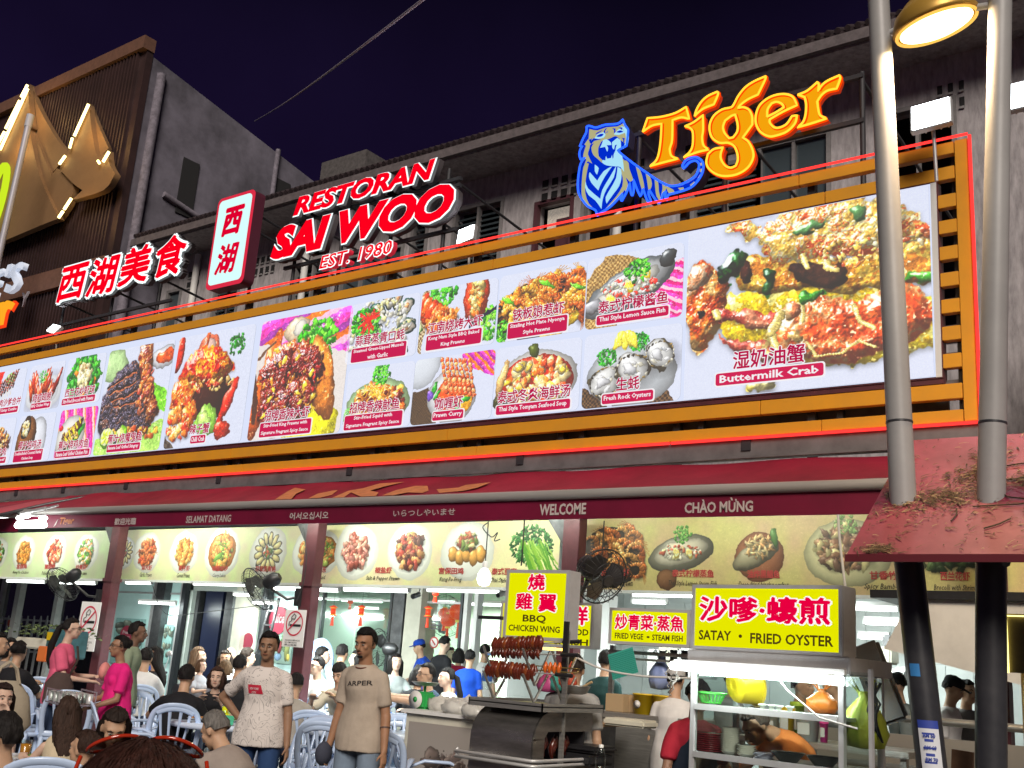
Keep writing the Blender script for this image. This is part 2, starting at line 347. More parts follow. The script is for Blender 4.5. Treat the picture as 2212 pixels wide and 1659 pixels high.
 def nz(s,k):
  g = s.r.rand(max(2,int(s.h*k)+3),max(2,int(s.w*k)+3)).astype('f'); yy,xx = np.mgrid[0:s.h,0:s.w].astype('f'); yy *= k; xx *= k
  y0 = yy.astype(int); x0 = xx.astype(int); fy = yy-y0; fx = xx-x0; fy = fy*fy*(3-2*fy); fx = fx*fx*(3-2*fx)
  return (g[y0,x0]*(1-fx)+g[y0,x0+1]*fx)*(1-fy)+(g[y0+1,x0]*(1-fx)+g[y0+1,x0+1]*fx)*fy-.5
 def photo(s,amp=.020,gain=1.2,gloss=.5,sat=1.10,zoom=1.0,cx=.5,cy=.5,tex=1):
  # irregular outlines, sauce texture, glints and a brighter print
  f = 320/s.h; Z = lambda k: s.nz(k*f)
  dx = (Z(.03)*1.6+Z(.08)*1.0+Z(.2)*.35)*amp*s.h; dy = (Z(.03)*1.6+Z(.08)*1.0+Z(.2)*.35)*amp*s.h
  yy,xx = np.mgrid[0:s.h,0:s.w]; yi = np.clip((yy-cy*s.h)*zoom+cy*s.h+dy,0,s.h-1).astype(int); xi = np.clip((xx-cx*s.w)*zoom+cx*s.w+dx,0,s.w-1).astype(int); b = s.a[yi,xi]
  mx = b.max(2); mn = b.min(2); S = np.clip((mx-mn)*2.2-.25,0,1); t = Z(.05)*.5+Z(.12)*.5+Z(.3)*.6+Z(.5 if f >= 1 else 1)*.35
  b = b*(1+S*t*.75*tex)[...,None]; gl = np.clip((Z(.14)+Z(.3)*.8-.42)*6,0,1)*S*gloss; b = b+gl[...,None]*np.array([1,.97,.85],'f')
  b = b*(1+(gain-1)*S)[...,None]; l = b.mean(2,keepdims=True); b = l+(b-l)*sat; s.a = np.clip(b,0,1)**(1-.14*S[...,None])
  return s
 def image(s,name):
  im = bpy.data.images.new(name,s.w,s.h); px = np.ones((s.h,s.w,4),'f'); px[...,:3] = np.clip(s.a,0,1)
  im.pixels.foreach_set(px.ravel()); im.update(); im.pack(); return im
def print_mat(name,img,emit=0,rough=.5,tint=1):
 m = bpy.data.materials.new(name); m.use_nodes = True; nt = m.node_tree; b = nt.nodes['Principled BSDF']
 t = nt.nodes.new('ShaderNodeTexImage'); t.image = img; t.interpolation = 'Cubic'; t.extension = 'EXTEND'
 u = nt.nodes.new('ShaderNodeUVMap'); nt.links.new(u.outputs[0],t.inputs[0])
 nt.links.new(t.outputs[0],b.inputs['Base Color']); b.inputs['Roughness'].default_value = rough
 if emit:
  nt.links.new(t.outputs[0],b.inputs['Emission Color']); b.inputs['Emission Strength'].default_value = emit
  b.inputs['Base Color'].default_value = (.1,.1,.1,1); nt.links.remove(b.inputs['Base Color'].links[0]); b.inputs['Roughness'].default_value = .3
 return m
OR,DR,YE,BR,GR,WH,PK = (.93,.38,.08),(.62,.08,.03),(.96,.78,.18),(.38,.14,.05),(.2,.6,.1),(.95,.93,.86),(.93,.2,.62)
def mat_cloth(c,side=1):
 c.stripes([(0,.55),(0,1),(1.7,1),(1.7,.55)] if side == 1 else [(.7,.35),(.62,1),(1.6,1),(1.6,.2)],[PK,(.85,.1,.5),(1,.85,.8),(.95,.45,.15),PK,(.6,.1,.55)],.035,.9)
def dish(kind,w,h,seed):
 c = Cv(w,h,(.88,.90,.97),seed); W = w/h; mx = W/2; q = c.q
 if kind == 'big_crab':
  def T(P): return [((x-50)/1690*W,((1520-.089*(x-50))-y)/((1520-.089*(x-50))-(400-.213*(x-50)))) for x,y in P]
  RD = [(.80,.20,.05),(.95,.38,.08),(.98,.52,.16),(.98,.74,.42)]; SC_ = [(.95,.72,.30),(.98,.84,.42),(.98,.93,.74),(.93,.45,.20),(.97,.80,.38),(.90,.32,.14)]
  c.form(T([(330,900),(420,815),(700,790),(1100,760),(1500,780),(1760,900),(1760,1130),(1300,1290),(700,1230),(320,1090)]),[(.86,.72,.04),(.95,.84,.10),(.80,.62,.03),(.98,.93,.5)],.05,.04,.5,.02,1)
  c.form(T([(520,560),(830,560),(1000,560),(1200,560),(1500,500),(1740,440),(1740,720),(1500,760),(1200,800),(950,770),(740,800),(480,800),(450,700)]),[(.72,.42,.10),(.93,.66,.18),(.98,.80,.30),(.85,.48,.14)],.04,.05,.4)
  c.form(T([(820,620),(1000,590),(1190,640),(1180,740),(1020,780),(870,720)]),[(.16,.08,.08),(.28,.14,.10)],.03,.05,.05); c.form(T([(470,580),(530,600),(540,700),(480,740),(450,660)]),[(.14,.07,.05),(.3,.12,.08)],.03,.05,.05)
  c.form(T([(345,400),(470,315),(620,380),(750,255),(900,190),(1100,160),(1340,130),(1500,170),(1650,230),(1725,330),(1722,440),(1500,500),(1300,560),(1150,545),(980,575),(820,590),(700,565),(600,500),(560,430),(430,430)]),SC_,.09,.05,.9,.03,2.0,.5)
  for P in ([(850,380),(960,310),(1060,300),(1020,350),(900,400)],[(1250,210),(1340,190),(1360,260),(1300,300)],[(1480,180),(1600,200),(1560,230)]): c.form(T(P),[(.35,.58,.32),(.55,.72,.5)],.02,.06,.5)
  c.form(T([(60,720),(150,605),(260,640),(355,700),(375,800),(340,950),(270,1100),(200,1215),(115,1215),(60,1050),(45,900)]),RD,.07,.05,.9,.015,2.4); c.form(T([(70,700),(150,620),(230,650),(200,740),(110,800),(65,830)]),[(.93,.62,.42),(.97,.82,.66),(.90,.40,.25)],.04,.06,.7); c.form(T([(140,940),(200,910),(205,970),(150,990)]),[(.06,.04,.06)],.02,.05,.1)
  c.form(T([(270,660),(330,575),(420,525),(500,560),(470,650),(400,730),(320,745)]),[(.03,.20,.08),(.08,.35,.10),(.05,.12,.10)],.04,.04,1.1); c.form(T([(640,650),(705,640),(722,740),(650,830)]),[(.02,.16,.06),(.06,.3,.08)],.03,.05,.8); c.form(T([(1540,700),(1640,660),(1740,640),(1740,730),(1640,735)]),[(.18,.58,.10),(.4,.78,.2)],.03,.04,.8)
  c.form(T([(265,925),(330,930),(560,935),(760,930),(760,1000),(640,1065),(450,1015),(300,990)]),[(.70,.16,.14),(.86,.30,.22),(.93,.55,.4)],.03,.05,.8); c.form(T([(310,1100),(420,1130),(640,1110),(710,1190),(700,1270),(560,1235),(400,1170)]),[(.70,.22,.18),(.88,.42,.3),(.93,.78,.45)],.03,.05,.6)
  c.form(T([(680,1060),(745,940),(830,865),(900,880),(1050,825),(1250,880),(1350,800),(1420,785),(1560,720),(1700,830),(1735,960),(1660,1090),(1400,1215),(1150,1290),(950,1245),(780,1260),(700,1190)]),[(.90,.26,.08),(.96,.38,.14),(.98,.52,.26),(.98,.72,.46),(.94,.34,.12)],.08,.04,.9,.015,2.2)
  for P,w in (([(700,1070),(720,1150),(760,1240)],.022),([(760,950),(730,1010),(690,1080)],.030),([(905,880),(915,960),(905,1000)],.014),([(940,1140),(1000,1230),(1180,1210),(1290,1130),(1400,1180)],.010),([(1250,890),(1300,1000),(1390,1050)],.014),([(905,540),(930,600),(950,630)],.014),([(1060,540),(1080,620),(1150,640)],.020),([(280,940),(300,985)],.022)):
   Q = T(P)
   for (a,b),(d,e) in zip(Q[:-1],Q[1:]):
    for k in range(9): c.blob(a+(d-a)*k/9,b+(e-b)*k/9,w*(.8+.5*c.q.random()),w*.8,0,(.93,.82,.45),.2,.5,.6)
  c.form(T([(780,880),(860,870),(900,900),(880,960),(800,1000),(770,950)]),[(.93,.75,.5),(.95,.5,.3)],.03,.06,.6); c.form(T([(820,1050),(900,1060),(930,1110),(880,1150),(830,1110)]),[(.93,.74,.40)],.02,.06,.5)
  c.form(T([(885,870),(930,800),(1060,820),(1010,850)]),[(.08,.42,.08),(.2,.6,.1)],.02,.06,.5); c.form(T([(510,1440),(600,1340),(690,1340),(740,1420),(640,1450)]),[(.88,.80,.35),(.95,.9,.6)],.03,.05,.6)
  c.heap(1.05,.72,.30,.10,SC_,60,.005,.016,1.6,.9)
  c.grain(.02,.02); return c.photo(.006,1.12,.8)
 if kind == 'lemon_fish':
  c.weave([(0,0),(0,.62),(.35,1),(.9,.82),(.5,0)],(.74,.60,.36),(.50,.36,.18)); c.stripes([(1.15,0),(.95,.45),(1.3,.75),(2,.8),(2,0)],[PK,(.8,.05,.4),(1,.8,.85)],.04,1.2)
  c.blob(.66,.50,.66,.27,.38,(.55,.58,.60),.03,.6,.4); c.blob(.66,.51,.60,.21,.38,(.78,.79,.80),.03,.4,.3); c.blob(1.18,.80,.12,.10,.6,(.25,.27,.28),.1,.9,.7)
  c.blob(.63,.48,.50,.15,.38,(.93,.92,.88),.06,.5,.2); c.heap(.66,.50,.40,.12,[WH,(.97,.97,.95),(.9,.9,.75),(.85,.12,.08)],150,.012,.03,1.3,.3)
  c.blob(.16,.32,.15,.09,.1,(.72,.72,.74),.05,.9,.5)
  for x,y in ((.42,.38),(.66,.53),(.88,.66)): c.citrus(x,y,.085,(.98,.86,.2),(.95,.78,.05),.55,2.2)
  c.leaf(.76,.70,.17,90)
 elif kind == 'oysters':
  c.weave([(0,0),(0,.3),(.4,0)],(.45,.32,.2),(.2,.13,.08)); c.weave([(1.25,.15),(.9,0),(1.35,0)],(.45,.32,.2),(.2,.13,.08)); c.blob(mx,.40,.66,.42,0,(.86,.88,.90),.02,.25,0)
  c.leaf(.36,.66,.14,80,((.04,.42,.08),(.1,.6,.1),(.2,.72,.15))); c.leaf(.82,.82,.14,80,((.04,.42,.08),(.1,.6,.1),(.2,.72,.15)))
  for k in range(5): c.blob(.50+.06*k,.86+.04*(k % 2),.05,.13,.2*(k-2),(.98,.88,.25),.05,.5,.3)
  for x,y,r,a in ((.34,.33,.24,.2),(.74,.47,.25,-.5),(1.13,.62,.22,-.9)):
   c.shadow(x+.03,y-.05,r*1.2,r,.4); c.blob(x,y,r*1.02,r*.86,a,(.42,.38,.28),.16,.7,.2); c.blob(x,y+.01,r*.95,r*.78,a,(.90,.90,.89),.12,.35,.2)
   for k in range(14): c.blob(x+(q.random()-.5)*r,y+(q.random()-.5)*r*.8,r*.22,r*.12,a+q.random(),q.choice([(.97,.97,.97),(.80,.81,.82),(.92,.9,.82)]),.3,.4,.5)
   c.blob(x-.04,y,r*.42,r*.3,a,(.90,.90,.91),.2,.5,.6)
   for k in range(24):
    t = k*.262; c.blob(x+r*.93*math.cos(t),y+r*.78*math.sin(t),r*.10,r*.06,t+1.57,q.choice([(.55,.45,.25),(.2,.18,.15),(.85,.83,.75)]),.3,.6,.2)
 elif kind in ('nyonya','menu_prawns'):
  c.blob(mx,.42,mx*.98,.38,.12,(.12,.10,.10),.03,.6,.3); c.blob(mx+.25,.12,.5,.08,.5,(.75,.60,.1),.1,.4,.2)
  c.heap(mx,.42,mx*.7,.25,[(.80,.35,.08),(.55,.18,.04),(.90,.55,.15)],90,.03,.06,1.8,.5)
  for k in range(34): c.shrimp(.22+(mx*2-.4)*q.random(),.72-.46*(k/34),.20,q.random()*.9+.6*(k % 2)*3,q.choice([(.96,.48,.10),(.90,.36,.08),(.98,.62,.16)]),1 if k % 3 else -1)
  c.leaf(.14,.20,.17,80,((.25,.7,.1),(.45,.85,.15),(.1,.45,.05)))
  for x,y in ((.25,.58),(.8,.72),(mx*1.7,.62)): c.blob(x,y,.13,.03,-.5,(.35,.7,.1),.1,.6,.4)
 elif kind == 'tomyam':
  c.blob(mx,.46,mx*.95,.44,0,(.93,.92,.90),.02,.3,0); c.blob(mx,.46,mx*.85,.38,0,(.72,.10,.02),.03,.4,.5)
  c.heap(mx,.46,mx*.72,.30,[OR,(.93,.70,.35),YE,(.93,.86,.62),(.85,.25,.1),(.96,.80,.5)],120,.03,.075,1.5,.6)
  for k in range(9): x,y = .25+q.random()*(2*mx-.5),.25+q.random()*.5; c.blob(x,y,.085,.065,q.random()*3,(.80,.70,.48),.05,.7,.3); c.blob(x,y,.055,.04,0,(.95,.78,.25),.2,.6,.5)
  c.blob(mx*.9,.90,.09,.10,.3,(.28,.33,.06),.1,.6,.3); c.blob(.12,.55,.07,.28,-.35,(.90,.70,.42),.1,.7,.3); c.blob(.12,.2,.14,.1,0,(.2,.22,.05),.1,.5,.2)
 elif kind == 'lobster':
  c.weave([(0,0),(0,1),(.3,1),(.25,0)],(.85,.78,.62),(.45,.34,.22),60); c.leaf(.50,.80,.20,80); c.leaf(1.15,.35,.22,80,((.25,.7,.1),(.5,.88,.2),(.1,.5,.05)))
  c.blob(.38,.55,.34,.15,-.55,(.80,.20,.03),.05,.9,.6)
  for j in range(7): c.blob(.20+.07*j,.70-.05*j,.07,.15-.008*j,-.5,(.95,.32,.06) if j % 2 else (.82,.18,.03),.05,.8,.7); c.heap(.5,.46,.18,.1,[(.93,.45,.1),(.80,.25,.05)],30,.02,.05,2,.7)
  c.blob(.95,.72,.17,.36,.0,(.82,.20,.05),.05,.8,.4); c.blob(.96,.74,.10,.33,.0,(.95,.80,.42),.12,.6,.3); c.heap(.96,.74,.08,.28,[(.96,.85,.5),OR,(.80,.4,.1)],70,.015,.04,1.3,.5)
  c.citrus(.12,.42,.10,(.8,.93,.55),(.3,.6,.1),.9); c.line([(.9,.35),(1.4,.62)],.022,(.05,.05,.2))
 elif kind == 'curry':
  c.weave([(0,0),(0,.5),(.3,.55),(.5,0)],(.40,.30,.20),(.20,.14,.08),60); c.stripes([(.9,.85),(.9,1),(1.5,1),(1.5,.6)],[PK,OR,(.6,.1,.55)],.04,.8)
  c.blob(.08,.95,.42,.40,0,(.90,.92,.95),0,.1,0,.25); c.blob(.75,.38,.46,.40,0,(.92,.92,.93),.02,.3,0); c.blob(.80,.38,.36,.30,0,(.80,.22,.02),.03,.4,.4); c.blob(1.0,.25,.16,.12,.5,(.95,.62,.05),.1,.4,.4)
  for k in range(7):
   for j in range(9): c.blob(.52+.085*k+.018*j,.95-.045*k*.3-.062*j,.045-.001*j,.035,-1.2,(.97,.58,.32) if j % 2 else (.85,.30,.12),.1,.8,.4)
  for x,y,a in ((.42,.52,1.2),(.48,.42,.9),(.82,.26,-.3),(1.0,.30,.3),(.90,.16,-.9),(.72,.30,.8)): c.blob(x,y,.11,.04,a,(.12,.55,.1),.1,.7,.5)
  c.blob(.34,.42,.06,.08,0,(.45,.3,.75),.1,.5,.3)
 elif kind == 'mussels':
  for k in range(11):
   x,y = .85+.30*math.cos(k*.62),.50+.42*math.sin(k*.62); c.blob(x,y,.17,.09,k*.62,(.12,.35,.30),.05,.8,.5); c.blob(x,y,.145,.07,k*.62,(.86,.82,.75),.08,.5,.4); c.blob(x,y,.07,.04,k*.62,(.85,.60,.40),.1,.7,.6)
  c.heap(.62,.50,.58,.42,[WH,(.97,.97,.93),(.88,.86,.70),(.93,.9,.6)],260,.015,.04,1.3,.3); c.leaf(.40,.62,.24,110); c.leaf(.55,.45,.14,50)
  for k in range(12): x,y = .40+.1*q.random(),.60+.1*q.random(); t = q.random()*6.28; c.line([(x-.16*math.cos(t),y-.16*math.sin(t)),(x,y+.03),(x+.16*math.cos(t),y+.16*math.sin(t))],.012,(.85,.08,.04))
 elif kind == 'squid':
  c.blob(mx,.40,.58,.36,0,(.72,.85,.62),.05,.3,0); c.leaf(.12,.28,.12,40,((.4,.8,.3),(.6,.9,.5)))
  c.heap(mx,.40,.46,.27,[(.60,.12,.04),(.80,.35,.08),(.95,.70,.25),(.40,.06,.04)],110,.03,.07,1.5,.7)
  for k in range(13):
   x,y,r = .25+q.random()*.75,.22+q.random()*.42,.075+.03*q.random(); c.blob(x,y,r,r*.7,q.random(),(.88,.48,.14),.1,.8,.6); c.blob(x,y,r*.5,r*.32,0,(.35,.08,.04),.1,.4,.1)
  for k in range(26): x,y = .62+(q.random()-.5)*.3,.60; t = q.random()*3.1; c.line([(x-.14*math.cos(t),y-.10*math.sin(t)),(x,y+.02),(x+.13*math.cos(t+.4),y+.10*math.sin(t))],.007,q.choice([(.98,.72,.2),(.95,.5,.1),(1,.85,.5)]))
  c.leaf(.72,.82,.17,80)
 elif kind == 'king_prawn':
  c.a[:] = (.93,.90,.88); c.stripes([(0,.78),(0,1),(1,1),(1,.62)],[PK,(.85,.3,.8),(1,.75,.85),OR,(.6,.2,.6)],.05,1.9); c.blob(.45,.83,.13,.10,.2,(.93,.83,.70),.05,.4,.2); c.blob(.47,.84,.08,.06,.2,(.97,.95,.9),.05,.2,0)
  c.leaf(.66,.72,.19,120,((.2,.7,.08),(.4,.88,.15),(.1,.5,.04))); c.blob(.68,.10,.30,.16,.3,(.90,.85,.05),.1,.3,.3)
  c.blob(.17,.45,.10,.42,-.25,(.90,.34,.06),.05,.8,.5); c.blob(.75,.45,.13,.33,.35,(.93,.50,.15),.06,.8,.4)
  c.form([(.14,.56),(.30,.74),(.52,.74),(.74,.60),(.72,.36),(.64,.14),(.44,.08),(.24,.12),(.15,.3)],[(.60,.14,.05),(.80,.35,.10),(.50,.08,.05),(.92,.6,.2)],.06,.08,.7,.03)
  for P in ([(.12,.52),(.20,.66),(.34,.72),(.42,.62),(.38,.30),(.28,.12),(.16,.20)],[(.40,.64),(.50,.70),(.68,.66),(.76,.50),(.70,.40),(.60,.46),(.46,.50)],[(.34,.40),(.48,.46),(.58,.40),(.62,.24),(.50,.12),(.34,.12)]): c.form(P,[(.22,.02,.03),(.50,.05,.05),(.68,.10,.06),(.38,.03,.04),(.80,.30,.08),(.45,.04,.05)],.05,.11,1.0,.035,2.6)
  c.heap(.44,.42,.30,.28,[(.45,.05,.06),(.62,.08,.07),(.88,.52,.12)],150,.006,.018,1.5,.9,.3)
  for k in range(12): c.blob(.2+q.random()*.55,.2+q.random()*.5,.035,.02,q.random()*3,(.98,.78,.2),.3,.5,.7)
  c.line([(.0,.62),(.22,.76)],.012,(.45,.3,.2)); c.line([(.0,.70),(.1,.2)],.03,(.30,.16,.10))
 elif kind == 'chilli_crab':
  c.blob(.42,.86,.13,.09,0,(.93,.42,.28),.03,.4,.4); c.blob(.42,.85,.08,.05,0,(.90,.75,.70),.03,.3,.2); c.leaf(.78,.82,.10,50,((.04,.35,.04),(.1,.5,.08)))
  c.blob(.06,.82,.05,.17,-.15,(.75,.12,.04),.06,.9,.5); c.blob(.40,.93,.025,.12,-.1,(.80,.30,.12),.1,.8,.4); c.blob(.50,.42,.30,.20,.1,(.22,.07,.03),.06,.7,.3)
  c.form([(.10,.62),(.16,.74),(.32,.84),(.52,.85),(.68,.76),(.78,.64),(.66,.56),(.44,.50),(.22,.53)],[(.72,.05,.01),(.90,.16,.02),(.97,.45,.05),(.98,.60,.08),(.85,.10,.02)],.09,.035,.6,.012,2.4); c.heap(.45,.52,.32,.05,[(.93,.60,.25),(.80,.15,.05),(.96,.78,.45)],60,.012,.03,1.2,.6)
  c.form([(.02,.52),(.12,.60),(.26,.52),(.36,.36),(.38,.22),(.30,.20),(.22,.32),(.06,.34)],[(.80,.14,.03),(.93,.35,.06),(.97,.6,.2),(.85,.2,.04)],.05,.05,.9); c.blob(.28,.26,.12,.07,-.8,(.93,.42,.08),.1,.8,.6); c.heap(.18,.22,.16,.12,[(.93,.45,.12),(.85,.15,.04),(.96,.72,.4)],60,.015,.04,1.3,.7)
  c.blob(.75,.35,.05,.22,-.4,(.75,.10,.03),.06,.8,.5); c.blob(.52,.22,.13,.15,0,(.55,.78,.25),.12,.5,.4); c.blob(.50,.22,.07,.10,.3,(.75,.9,.45),.2,.4,.3); c.blob(.72,.14,.12,.07,0,(.7,.12,.03),.2,.6,.5)
  c.weave([(0,0),(0,.14),(.2,0)],(.4,.35,.3),(.25,.2,.18))
 elif kind == 'stingray':
  c.blob(.12,.80,.22,.14,0,(.75,.88,.62),.1,.2,0); c.blob(.82,.80,.17,.10,0,(.88,.88,.9),.03,.4,.1); c.blob(.84,.81,.12,.06,0,(.85,.28,.08),.05,.5,.6); c.poly([(0,.18),(0,0),(1,0),(.95,.3)],(.62,.82,.35)); c.poly([(.62,.66),(.92,.52),(.95,.35),(.7,.4)],(.40,.72,.12))
  c.form([(.03,.34),(.06,.56),(.20,.74),(.44,.80),(.60,.58),(.78,.36),(.74,.20),(.50,.10),(.20,.14)],[(.13,.10,.15),(.25,.21,.30),(.38,.34,.44),(.18,.14,.18),(.55,.33,.26)],.06,.14,.45,.02,3.2)
  c.form([(.50,.94),(.60,.96),(.66,.80),(.72,.60),(.84,.36),(.74,.30),(.58,.56),(.50,.74)],[(.50,.16,.14),(.70,.30,.14),(.85,.5,.22),(.45,.14,.12)],.05,.07,.8); c.heap(.62,.58,.07,.22,[(.85,.42,.15),(.60,.2,.15),(.75,.35,.2)],60,.012,.03,1.3,.6)
  for k in range(4): c.line([(.10+.04*k,.62-.06*k),(.46+.03*k,.72-.08*k)],.008,(.12,.05,.05)); c.line([(.11+.04*k,.605-.06*k),(.47+.03*k,.705-.08*k)],.006,(.70,.35,.20))
  c.heap(.55,.20,.34,.05,[(.60,.2,.05),(.9,.6,.15),(.35,.1,.05)],60,.012,.03,1.3,.5); c.citrus(.22,.20,.09); c.blob(.42,.18,.085,.095,.3,(.42,.68,.08),.03,.8,.5); c.blob(.40,.20,.05,.07,.3,(.80,.90,.45),.03,.4,.3)
 elif kind == 'broccoli':
  c.leaf(mx,.55,.55,150,((.05,.38,.08),(.1,.5,.1),(.2,.62,.1))); c.heap(mx,.52,.42,.38,[(.06,.36,.06),(.93,.45,.08),(.15,.55,.1)],60,.05,.09,1.1,.3); c.heap(mx,.58,.22,.25,[(.96,.83,.58),(.98,.90,.70)],34,.05,.08,1.3,.5)
 elif kind == 'wings':
  c.plate(mx,.38,.58,.34)
  for k in range(16): c.blob(.22+.055*k,.45+.16*math.sin(k*.9),.055,.24,.35-.05*k,q.choice([(.62,.12,.05),(.80,.25,.08),(.48,.08,.04)]),.1,.9,.8)
  c.leaf(mx*.85,.68,.13,50)
 elif kind == 'coconut':
  c.blob(.75,.45,.30,.42,0,(.92,.93,.96),0,.2,0); c.blob(.40,.50,.30,.40,-.2,(.48,.28,.10),.03,.9,.3); c.blob(.34,.70,.15,.21,-.3,(.20,.13,.06),.04,.6,.1); c.heap(.34,.68,.09,.13,[(.93,.88,.70),(.85,.72,.42),WH],26,.025,.05,1.4,.4); c.blob(.80,.25,.10,.12,.3,(.35,.2,.1),.05,.8,.3)
 elif kind == 'fish':
  c.stripes([(0,0),(0,1),(2,1),(2,0)],[PK,(.85,.1,.5),(1,.9,.85),(.95,.5,.3),PK,(.7,.1,.5)],.05,.3); c.blob(.45,.45,.52,.40,.4,(.94,.93,.90),.02,.2,0); c.blob(.60,.38,.45,.10,.75,(.15,.6,.15),.05,.5,.2)
  c.blob(.48,.45,.46,.15,.78,(.40,.26,.12),.05,.9,.5); c.heap(.45,.42,.26,.20,[(.85,.62,.2),(.30,.18,.08),(.70,.6,.35)],70,.015,.04,1.6,.6)
  for k in range(5): c.line([(.28+.1*k,.45+.09*k),(.42+.08*k,.30+.10*k)],.02,(.95,.75,.1))
  c.blob(.10,.62,.07,.06,0,(.75,.08,.04),.03,.5,.3)
 elif kind == 'satay':
  c.poly([(0,.6),(0,1),(.4,1),(.3,.6)],(.8,.1,.05)); c.blob(.7,.8,.2,.14,0,(.6,.85,.4),.1,.3,.2)
  for k in range(9):
   for j in range(7): c.blob(.05+.10*k+.02*j,.30+.07*k*.6+.06*j,.045,.038,1,q.choice([(.40,.15,.12),(.28,.10,.10),(.58,.22,.15)]),.2,.9,.7)
   c.line([(.03+.10*k,.28+.04*k),(.0+.10*k,.12+.04*k)],.006,(.9,.75,.45))
 elif kind == 'beef':
  c.heap(mx,.45,.48,.34,[(.38,.18,.1),(.90,.45,.12),(.75,.6,.3),(.25,.1,.08)],160,.02,.05,2.0,.7); c.leaf(.45,.75,.16,60)
 c.grain(.02,.03); z = {'lemon_fish': .92,'nyonya': .86,'lobster': .72,'chilli_crab': .94,'king_prawn': .90,'stingray': .88,'squid': .9,'wings': .85,'coconut': .85,'mussels': .85}.get(kind,1); return c.photo(zoom=z,cy=.45,cx={'chilli_crab': .42,'lobster': .48,'mussels': .42}.get(kind,.5))
def menu_dish(c,x,y,s,kind):
 q = c.q; c.blob(x,y,s*1.12,s*1.02,0,(.93,.93,.88),.05,.10,0,.10); c.blob(x-.01,y+.01,s*.98,s*.88,0,(.96,.96,.92),.04,.06,0,.05)
 P = {0: [(.78,.45,.15),(.88,.60,.28),(.62,.30,.10)],1: [(.80,.25,.12),(.90,.55,.35),(.60,.12,.08),(.93,.8,.7)],2: [(.93,.9,.8),(.35,.6,.15),(.90,.5,.2),(.2,.45,.1)],
  3: [(.86,.36,.14),(.93,.55,.28),(.70,.2,.08)],4: [(.88,.55,.22),(.93,.72,.40),(.75,.38,.12)],5: [(.90,.60,.25),(.85,.45,.18),(.60,.7,.3)],6: [(.90,.84,.55),(.80,.72,.40)],7: [(.80,.50,.45),(.88,.65,.55),(.62,.3,.25)],
  8: [(.45,.25,.18),(.80,.55,.3),(.65,.2,.15),(.3,.15,.12)],9: [(.90,.60,.22),(.93,.75,.45)]}[kind]
 if kind == 5: c.blob(x,y,s*.86,s*.78,0,(.85,.50,.18),.03,.3,.2)
 if kind == 6:
  for k in range(13):
   t = k*.483; c.blob(x+s*.58*math.cos(t),y+s*.55*math.sin(t),s*.30,s*.15,t,(.28,.26,.22),.04,.7,.3); c.blob(x+s*.58*math.cos(t),y+s*.55*math.sin(t),s*.26,s*.12,t,(.93,.86,.58),.1,.5,.2)
  c.heap(x,y,s*.25,s*.22,[(.7,.25,.1),(.3,.5,.2)],30,s*.05,s*.1,1.4,.2); return
 if kind == 9:
  for k in range(5): c.blob(x-s*.6+s*.3*k,y-s*.1*(k % 2)-s*.1,s*.22,s*.28,0,(.88,.60,.25),.06,.7,.3)
  c.heap(x,y+s*.35,s*.45,s*.25,[(.9,.85,.6),(.4,.5,.2),(.7,.3,.2)],60,s*.04,s*.1,2.2,.2); return
 c.heap(x,y,s*.62,s*.62,P,120,s*.06,s*.16,1.5,.3)
 if kind == 3:
  for k in (-1,1): c.shrimp(x+k*s*.3,y-s*.15,s*.42,1.6,(.88,.40,.18),k)
 if kind == 5: c.blob(x-s*.2,y-s*.2,s*.36,s*.12,.5,(.45,.65,.25),.05,.5,.2); c.leaf(x+s*.1,y+s*.25,s*.22,20)
# ---------------- ground, shophouse row, neighbour ----------------
asph = mat('asphalt',(.05,.05,.052),.85,var=.35,scale=3,bump=.4,bscale=90)
pave = mat('paving',(.20,.19,.18),.6,var=.35,scale=2,bump=.25,bscale=30)
tag(MB().box((-200,-60,-.3),(200,200,0)).build('ground',asph),kind='structure')
tag(MB().box((-24,5.4,0),(4,14.5,.05)).build('pavement',pave),kind='structure')
_m = MB()
for i in range(-30,6):
 for j in range(9): _m.box((i*.8+.01,5.42+j+.01,.05),(i*.8+.79,6.41+j-.01,.058))
tag(_m.build('paving_tiles',pave),kind='stuff')
wallm = M['wall']; dark_in = mat('dark_room',(.012,.012,.018),.8); tilem = mat('roof_tile',(.028,.016,.02),.95,var=.5,scale=6,bump=.5,bscale=12)
shop = empty('shophouse_row',(-10,14.5,0),'long two tone plaster shophouse row with louvre windows behind the lit sign','building')
YB = 14.5
# openings of the upper wall in x, z
def zx(x,y,Y=YB): p = A(x,y,Y); return p.x,p.z
ops = []   # (x0, x1, z0, z1, kind)
for x0,x1,yt,kd in ((985,1085,456,'louvre'),(1160,1236,442,'door'),(1262,1392,425,'dark'),(1500,1640,372,'louvre'),(1642,1790,320,'glass'),(262,331,640,'glass'),(364,391,632,'glass'),(640,716,578,'louvre'),(742,868,560,'glass'),(470,520,600,'louvre'),(895,925,480,'louvre'),(1905,2060,250,'dark')):
 a = zx(x0,yt); b = zx(x1,yt); ops.append((a[0],zx(x1,yt)[0],6.2,a[1],kd))
ops.sort()
wm = MB(); xs = -22.05; zt = 10.55
for x0,x1,z0,z1,kd in ops:
 wm.box((xs,YB,3.1),(x0,YB+.25,zt)); wm.box((x0,YB,z1),(x1,YB+.25,zt)); wm.box((x0,YB,3.1),(x1,YB+.25,z0)); xs = x1
wm.box((xs,YB,3.1),(4.5,YB+.25,zt))
wm.build('wall',wallm,shop,world=True)
louv = mat('louvre_glass',(.06,.08,.09),.15,spec=.8); frm = mat('window_frame_paint',(.22,.21,.21),.6,var=.2); drm = mat('door_frame_paint',(.09,.03,.04),.6)
